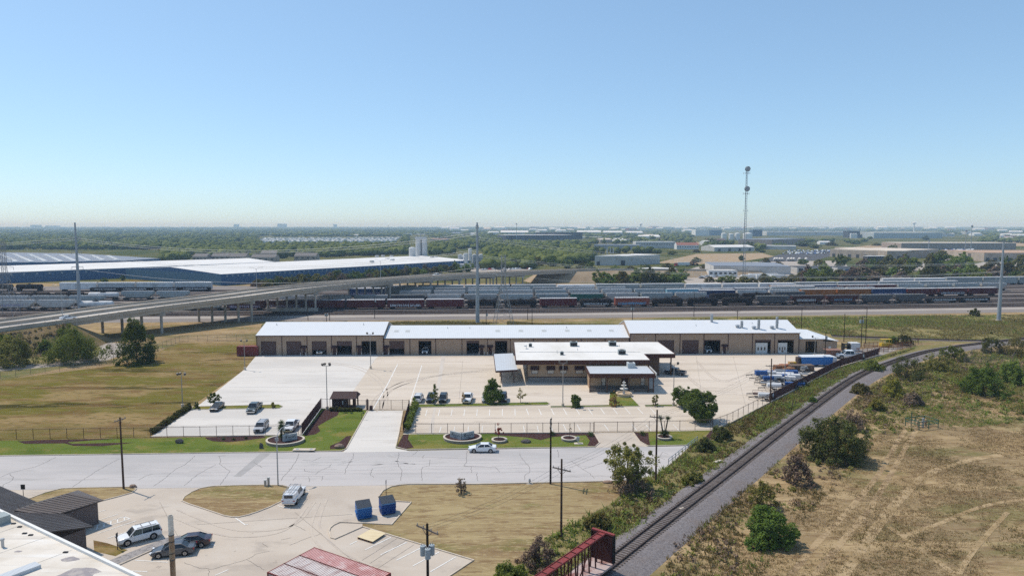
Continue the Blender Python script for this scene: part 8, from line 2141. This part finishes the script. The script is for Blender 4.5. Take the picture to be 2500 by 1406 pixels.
far_b = [('white_hall', 'white box hall with blue-grey side beyond the tanks', 1698, 1730, 576, 32, 60, M_whitew, M_wroof, 0), ('white_hall', 'blue-grey side block of the white box hall', 1731, 1762, 575, 30, 60, mat('steel blue wall', (.20, .26, .31), .7), M_wroof, 0), ('glass_office', 'dark glass office block beside the long white hall', 1838, 1861, 577, 34, 40, mat('blue glass wall', (.05, .08, .12), .2), M_whitew, 0),
         ('long_white_hall', 'very long white-roofed hall on the skyline plain', 1872, 2098, 575, 20, 90, M_greyw, M_wroof, 0), ('tank_hall', 'dark plant hall with three white tanks in front', 2072, 2099, 581, 30, 40, M_dgreyw, M_dgreyw, 0), ('pale_hall', 'large pale grey hall right of the plant hall', 2133, 2300, 582, 24, 120, mat('pale blue-grey wall', (.38, .42, .43), .8), M_wroof, 0),
         ('far_hall', 'white gable hall beyond the woods', 1222, 1290, 573, 14, 60, M_greyw, M_wroof, 8), ('far_hall', 'low white hall with wide gable left of the hangars', 1410, 1468, 571, 12, 60, M_greyw, M_wroof, 8), ('far_hall', 'white hangar hall second in the far row', 1474, 1520, 572, 12, 60, M_greyw, M_wroof, 7), ('far_hall', 'white hangar hall third in the far row', 1530, 1570, 572, 11, 60, M_greyw, M_wroof, 6), ('far_hall', 'flat white roof behind the far hangars', 1366, 1394, 570, 13, 50, M_whitew, M_wroof, 0), ('far_hall', 'bright low roof among far trees, near the dark hall', 1420, 1470, 582, 6, 40, M_whitew, M_wroof, 0), ('far_hall', 'white house roofs at the wood edge', 1590, 1612, 582, 7, 30, M_whitew, M_wroof, 4),
         ('far_hall', 'white roof right of the trailer park', 1088, 1130, 580, 10, 40, M_greyw, M_wroof, 0), ('far_hall', 'red-roofed low hall behind the tall silos', 1050, 1098, 588, 6, 50, M_beigew, mat('faded red roof', (.48, .26, .22), .8), 0), ('far_hall', 'low white roof strip left of the dark hall', 1130, 1235, 583, 6, 40, M_greyw, M_wroof, 0), ('far_hall', 'white shed roof above the trailer park', 862, 880, 577, 7, 30, M_whitew, M_wroof, 2), ('far_hall', 'small white roof far in the woods', 985, 1004, 574, 8, 30, M_whitew, M_wroof, 0), ('far_hall', 'low pale halls at the right skyline', 2300, 2330, 578, 14, 60, M_greyw, M_groof, 0), ('far_hall', 'white strip roof at the right skyline', 2350, 2378, 569, 12, 40, M_whitew, M_wroof, 0), ('far_hall', 'beige low hall by the tan field', 1500, 1545, 588, 5, 30, M_greyw, M_beiger, 0)]
for nm, lb, xa_, xb_, yb_, h_, dp, wm1, rm1, rg in far_b: block(nm, lb, fdir(P(xa_, yb_), P(xb_, yb_), dp), h_ * .75, wm1, rm1, rg)
# trailer park: many white roofs
gP = random.Random(33); tp_ = None; n_ = 0
for row_ in range(5):
    for k in range(36):
        px = 636 + k * 9.2 + gP.uniform(-2, 2) + row_ * 3; py = 592.5 - row_ * 2.2 - k * .05
        if gP.random() < .12: continue
        q = P(px, py)
        if tp_ is None:
            tp_ = thing('mobile_home', 'white-roofed mobile home in the far trailer park', 'mobile home', tuple(q), 0, 'mobile homes in the trailer park')
            MB().box(-6, 6, -9, 9, 0, 3.2).build('walls', M_whitew, tp_); MB().add([(-5.2, -9.2, 3.2), (5.2, -9.2, 3.2), (5.2, 9.2, 3.2), (-5.2, 9.2, 3.2), (0, -9.2, 4.2), (0, 9.2, 4.2)], [(0, 4, 5, 3), (1, 2, 5, 4), (0, 1, 4), (3, 5, 2)]).build('roof', M_wroof, tp_)
        else: copy_tree(tp_, tuple(q), gP.uniform(-.3, .3))
# small pale buildings scattered over the plain
gS = random.Random(8); sm_ = []
for m_, r_, lb in ((M_whitew, M_wroof, 'small white building far out on the plain'), (M_beigew, M_beiger, 'small beige building far out on the plain'), (M_greyw, M_groof, 'small grey building far out on the plain'), (mat('brick red wall', (.24, .11, .085), .9), mat('dark shingle', (.13, .11, .10), .9), 'small brick building far out on the plain')):
    q = block('plain_building', lb, [V(-9, -6, 0), V(9, -6, 0), V(9, 6, 0), V(-9, 6, 0)], 5.0, m_, r_, 2.0); sm_.append((Proto(q), lb))
for k in range(230):
    x_ = gS.uniform(1050, 2560); y_ = 559 + gS.random() ** 1.6 * 40
    if x_ < 1440 and y_ > 578: continue
    if any(a_ < x_ < c_ and b_ < y_ < d_ + 4 for a_, b_, c_, d_ in ((1690, 562, 1870, 590), (1440, 594, 1720, 612), (1740, 596, 1850, 616), (1860, 562, 2110, 584), (2125, 562, 2310, 590), (1880, 586, 1970, 604), (2020, 590, 2500, 612), (1225, 570, 1430, 590))): continue
    pr_, lb = gS.choice(sm_[:1] * 3 + sm_); q = P(x_, y_); s_ = gS.uniform(.7, 2.2) * max(1, q.y / 2500); ds_ = ' beyond the dark hall' if x_ < 1440 else ' near the hangars' if x_ < 1690 else ' near the tank farm' if x_ < 1880 else ' near the long white hall' if x_ < 2130 else ' below the right water tower'; ds_ += ' on the skyline' if y_ < 565 else ''
    pr_.use(tuple(q), gS.uniform(-.6, .6), label=lb.replace(' far out on the plain', '') + ds_, group=lb + ds_, scale=(s_, s_, max(.8, s_ * .8)))
# tank farm
for i, (px, w_) in enumerate(((1767, 13), (1785, 12), (1800, 13), (1825, 22))):
    silo(px, 586, 571 + (i % 2), w_ / 2 / FPX * P(px, 586).y, ('squat white storage tank, left end of the tank farm', 'grey storage tank second in the tank farm', 'pale storage tank third in the tank farm', 'widest white storage tank of the tank farm')[i], 'storage_tank', M_whitew)
for i in range(3): silo(2078 + i * 5.5, 581.5, 571, 4.5, 'white upright tank before the dark plant hall', 'storage_tank', M_whitew, 'upright tanks by the plant hall')
# water towers and skyline blocks
def wtower(px, y0, y1, label):
    b = P(px, 566); h = Q(px, y1, b.y).z; t = thing('water_tower', label, 'water tower', (b.x, b.y, 0)); k = h / 60.0
    MB().cyl((0, 0, 0), (0, 0, h * .8), 4.5 * k, 3 * k, 12).build('stem', M_whitew, t); MB().lathe([(3 * k, h * .76), (11 * k, h * .84), (12 * k, h * .9), (9 * k, h * .96), (2 * k, h)], 18).build('bowl', M_whitew, t)
wtower(2231, 566, 542, 'white water tower on the right skyline'); wtower(1564, 566, 545, 'pale water tower on the skyline behind the hangars')
for i, (x0_, x1_, ty, Y_) in enumerate(((74, 94, 549.5, 9000), (570, 580, 547.5, 9500), (677, 685, 546.5, 9200), (689, 697, 546.5, 9300), (814, 820, 547.5, 9500), (110, 140, 551, 9500))):
    a, b = Q(x0_, ty, Y_), Q(x1_, ty, Y_); block('distant_tower_block', ('wide pale tower block on the left skyline', 'lone tower block on the left skyline', 'left twin tower block on the skyline', 'right twin tower block on the skyline', 'single small tower block right of the twin towers', 'low wide block beside the wide tower block')[i], [V(a.x, Y_, 0), V(b.x, Y_, 0), V(b.x, Y_ + 60, 0), V(a.x, Y_ + 60, 0)], a.z, M_greyw, M_greyw, windows=0)
def fmast(px, y0, y1, label, w=.9):
    b = P(px, y0); h = Q(px, y1, b.y).z; t = thing('distant_mast', label, 'mast', (b.x, b.y, 0)); MB().cyl((0, 0, 0), (0, 0, h), w, w * .5, 6).build('shaft', M_steel, t); MB().box(-w * 2.4, w * 2.4, -.5, .5, h - 3, h - 1).build('headframe', M_steel, t)
fmast(1261, 590, 545, 'floodlight mast beyond the dark hall', .8); fmast(948, 572, 550, 'small mast on the left skyline', 1.0); fmast(2409 - 40, 625, 549, 'steel pole between the far warehouses', .5); fmast(2410 - 55, 630, 560, 'shorter steel pole beside the far warehouse pole', .5); fmast(2266, 628, 585, 'pole before the broad beige warehouse', .5)
# parked cars and lorries far off: small copies without parts
gV = random.Random(5)
def farcar(m, label, grp):
    b = MB().loft([ringsec(-2.3, .3, .9, .85), ringsec(-1, .25, 1.0, .92), ringsec(1.2, .25, .98, .92), ringsec(2.3, .3, .75, .8)]); b.loft([[(-1.6, -.8, .95), (1.1, -.8, .95), (1.1, .8, .95), (-1.6, .8, .95)], [(-1.1, -.65, 1.5), (.4, -.65, 1.5), (.4, .65, 1.5), (-1.1, .65, 1.5)]])
    o = b.build('distant_car', m); return tag(o, label, 'car', grp)
FC = [Proto(farcar(m, lb, lb + 's')) for m, lb in ((W_, 'small white car in a far car park'), (K_, 'small black car in a far car park'), (SV, 'small silver car in a far car park'), (BL, 'small blue car in a far car park'), (RD, 'small red car in a far car park'))]
for k in range(150):
    u_, v_ = gV.random(), gV.random(); px = 1905 + u_ * 110 + v_ * 20; py = 622 - v_ * 10 - u_ * 1.5
    q = P(px, py); FC[gV.choice([0, 0, 1, 1, 2, 2, 3])].use(tuple(q), gV.choice([1.1, 4.2]) + gV.uniform(-.1, .1))
for k in range(60):
    px = 1130 + gV.random() * 170; py = 660 - gV.random() * 10; q = P(px, py); FC[gV.choice([0, 1, 2, 2, 3, 4])].use(tuple(q), gV.uniform(0, 6.28))
for k in range(40):
    px = 2305 + gV.random() * 70; py = 612 - gV.random() * 6; q = P(px, py); FC[gV.choice([0, 0, 0, 3])].use(tuple(q), 1.57, scale=1.4)
for k in range(24):
    px = 1690 + gV.random() * 70; py = 672 + gV.random() * 8; q = P(px, py); FC[gV.choice([0, 2, 4, 1])].use(tuple(q), gV.uniform(0, 6.28))
lt_ = None
def semi(px, py, rz, label, cabm, boxm):
    q = P(px, py); t = thing('lorry', label, 'truck', tuple(q), rz); MB().box(-7, 5.2, -1.25, 1.25, 1.1, 4.0).build('box', boxm, t); MB().loft([[(5.5, -1.2, .6), (8.2, -1.2, .6), (8.2, 1.2, .6), (5.5, 1.2, .6)], [(5.5, -1.2, 3.5), (7.6, -1.2, 3.3), (7.6, 1.2, 3.3), (5.5, 1.2, 3.5)]]).build('cab', cabm, t)
    MB().box(7.4, 8.0, -1.1, 1.1, 2.1, 3.0).build('windscreen', M_glass, t)
    for x in (-5.5, -4.4, 4.4, 7.0):
        for s in (-1, 1): wheel(t, x, s * 1.1, .5)
semi(1666, 650, R(190), 'lorry with red cab and white box on the far access road', RD, M_whitew)
for i in range(5): semi(1832 + i * 17, 684 - (i % 2) * 3, R(8 + i * 3), 'white box lorry parked before the depot loading bays', W_, M_whitew)
for o in [o for o in C.objects if o.get('label') == 'white box lorry parked before the depot loading bays']: o['group'] = 'lorries at the depot'
for i in range(9):
    px = (1892, 1897, 1904, 1910, 1925, 1932, 1938, 1952, 1968)[i]; q = P(px, 638); t = thing('mixer_lorry', 'grey mixer lorry parked in the row behind the depot', 'truck', tuple(q), R(80), 'mixer lorries in a row'); MB().box(-3.5, 2, -1.2, 1.2, .7, 1.4).build('chassis', M_dgreyw, t); MB().cyl((-3.2, 0, 2.4), (1.2, 0, 3.0), 1.1, 1.4, 10).build('drum', M_greyw, t); MB().box(2.1, 4, -1.2, 1.2, .6, 3.1).build('cab', M_whitew, t)
# pale lots and fields beyond
for nm, px, m_ in (('tan_field', [(1600, 642), (1700, 620), (1860, 618), (1890, 626), (1800, 640), (1700, 645)], M_dirt), ('far_lot', [(1680, 694), (1650, 668), (1700, 652), (1790, 640), (2060, 636), (2080, 668), (1990, 690), (1850, 694)], M_gravelroad), ('car_park', [(1850, 640), (1900, 622), (2030, 608), (2040, 622), (1990, 636)], mat('far asphalt', (.085, .085, .09), .9)), ('far_lot', [(2130, 660), (2250, 640), (2330, 622), (2350, 626), (2290, 655), (2260, 664)], M_gravelroad), ('far_lot', [(2350, 652), (2400, 640), (2620, 641), (2620, 656)], M_gravelroad), ('tan_field', [(2080, 604), (2160, 594), (2260, 592), (2280, 600), (2150, 612)], M_dirt), ('tan_field', [(1640, 600), (1600, 596), (1690, 590), (1740, 594)], M_dirt), ('far_lot', [(1120, 664), (1140, 648), (1300, 650), (1290, 664)], M_gravelroad), ('tan_field', [(2420, 600), (2500, 584), (2700, 586), (2700, 604)], M_dirt), ('grass_bank', [(190, 694), (250, 684), (330, 682), (480, 690), (500, 698), (400, 700), (200, 700)], M_drylawn)):
    ground_sheet(nm, px, 0.012, m_)
# ------------------------------------------------------------------ woodland that reads as one mass
def lumps(name, label, XY, hs, ws, lm, seed):
    t_ = (1 + 5 ** .5) / 2
    iv = np.array([(-1, t_, 0), (1, t_, 0), (-1, -t_, 0), (1, -t_, 0), (0, -1, t_), (0, 1, t_), (0, -1, -t_), (0, 1, -t_), (t_, 0, -1), (t_, 0, 1), (-t_, 0, -1), (-t_, 0, 1)], float); iv /= np.linalg.norm(iv[0])
    fi = [(0, 11, 5), (0, 5, 1), (0, 1, 7), (0, 7, 10), (0, 10, 11), (1, 5, 9), (5, 11, 4), (11, 10, 2), (10, 7, 6), (7, 1, 8), (3, 9, 4), (3, 4, 2), (3, 2, 6), (3, 6, 8), (3, 8, 9), (4, 9, 5), (2, 4, 11), (6, 2, 10), (8, 6, 7), (9, 8, 1)]
    vv = [tuple(v) for v in iv]; cache = {}; ff = []
    def mid(a, b):
        k = (min(a, b), max(a, b))
        if k not in cache: m_ = np.array(vv[a]) + np.array(vv[b]); m_ /= np.linalg.norm(m_); vv.append(tuple(m_)); cache[k] = len(vv) - 1
        return cache[k]
    for a, b, c_ in fi: ab, bc_, ca2 = mid(a, b), mid(b, c_), mid(c_, a); ff += [(a, ab, ca2), (b, bc_, ab), (c_, ca2, bc_), (ab, bc_, ca2)]
    sv_ = np.array(vv); sf = np.array(ff); g_ = np.random.default_rng(seed); N = len(XY); nv = len(sv_)
    v = np.repeat(sv_[None], N, 0) * g_.uniform(.62, 1.28, (N, nv, 1))
    v[..., 0] *= ws[:, None] / 2; v[..., 1] *= ws[:, None] / 2; v[..., 2] = (v[..., 2] * .5 + .48) * hs[:, None]
    v[..., 0] += XY[:, None, 0]; v[..., 1] += XY[:, None, 1]
    f_ = (sf[None] + (np.arange(N) * nv)[:, None, None]).reshape(-1, 3)
    return tag(obj(name, npmesh(name, v.reshape(-1, 3), f_, lm)), label, 'woodland', kind='stuff')
gW = np.random.default_rng(77)
AVOID = [(630, 575, 985, 594), (995, 570, 1050, 652), (1105, 605, 1185, 662), (1440, 594, 1720, 612), (1448, 618, 1615, 650), (1610, 610, 1890, 650), (1690, 560, 1870, 590), (1740, 596, 1850, 616), (1860, 562, 2110, 584), (1860, 590, 2040, 640), (2020, 590, 2320, 640), (2125, 562, 2310, 590), (2350, 600, 2700, 645), (1225, 572, 1430, 590), (1740, 630, 2100, 700), (1045, 580, 1100, 590), (2300, 570, 2390, 640), (2200, 592, 2500, 612)]
px = gW.uniform(-200, 2700, 17000); py = 557 + gW.uniform(0, 1, 17000) ** 1.15 * 100
keep = np.ones(len(px), bool)
for x0_, y0_, x1_, y1_ in AVOID: keep &= ~((px > x0_) & (px < x1_) & (py > y0_ + 3) & (py < y1_ + 5))
keep &= ~((px < 400) & (py > 610)); keep &= ~((px < 1130) & (py > 634 + np.clip((600 - px) * .03, -12, 10)))
keep &= ~((px > 1300) & (py > 645))
dens = np.where(px < 1430, 1.0, np.where(py < 575, .75, .45)); keep &= gW.random(len(px)) < dens
keep &= ~((px > 455) & (px < 780) & (py > 624) & (gW.random(len(px)) < .75))
px, py = px[keep], py[keep]
u = (px - 1250) / FPX; vv_ = (703 - py) / FPX; dz = -_s + vv_ * _c; tt_ = -CAM_H / dz
XY = np.stack([u * tt_, (_c + vv_ * _s) * tt_], 1); D = XY[:, 1]
ok = (D < 9500) & ((XY[:, 1] - 447) - (XY[:, 0] + 191) * 1.2 < 1e9)
# keep clear of the blue warehouses
for bp in ([(-191, 447), (-38, 632), (-133, 690), (-286, 505)], [(-440, 380), (-200, 600), (-260, 680), (-510, 450)], [(p.x, p.y) for p in b0p]): ok &= ~inpoly(XY[:, 0], XY[:, 1], bp)
XY, D = XY[ok], D[ok]
hs = gW.uniform(6, 11, len(D)) * np.clip(D / 3500, 1, 1.6); ws = gW.uniform(8, 15, len(D)) * np.clip(D / 1500, 1, 4)
lumps('woodland', 'broad green woodland stretching to the skyline', XY, hs, ws, L_wood, 3)
# far ridge line of trees at the horizon
xs = gW.uniform(-13000, 13000, 2600); ys = gW.uniform(8000, 14500, 2600)
lumps('woodland', 'blue hazy wooded ridge along the horizon', np.stack([xs, ys], 1), gW.uniform(10, 26, 2600), gW.uniform(90, 240, 2600), L_wood, 4)
# ------------------------------------------------------------------ haze: the air between here and the skyline
hz, nt, N, L, b = _new('haze air')
N.remove(b)
pv = N.new('ShaderNodeVolumePrincipled')
pv.inputs['Color'].default_value = (0.50, 0.73, 1.0, 1)
pv.inputs['Absorption Color'].default_value = (1, 1, 1, 1)
pv.inputs['Density'].default_value = 0.000125
pv.inputs['Anisotropy'].default_value = 0.0
L.new(pv.outputs[0], N['Material Output'].inputs['Volume'])
tag(MB().box(-16500, 16500, -320, 16500, -1.2, 84).build('haze', hz), kind='stuff')
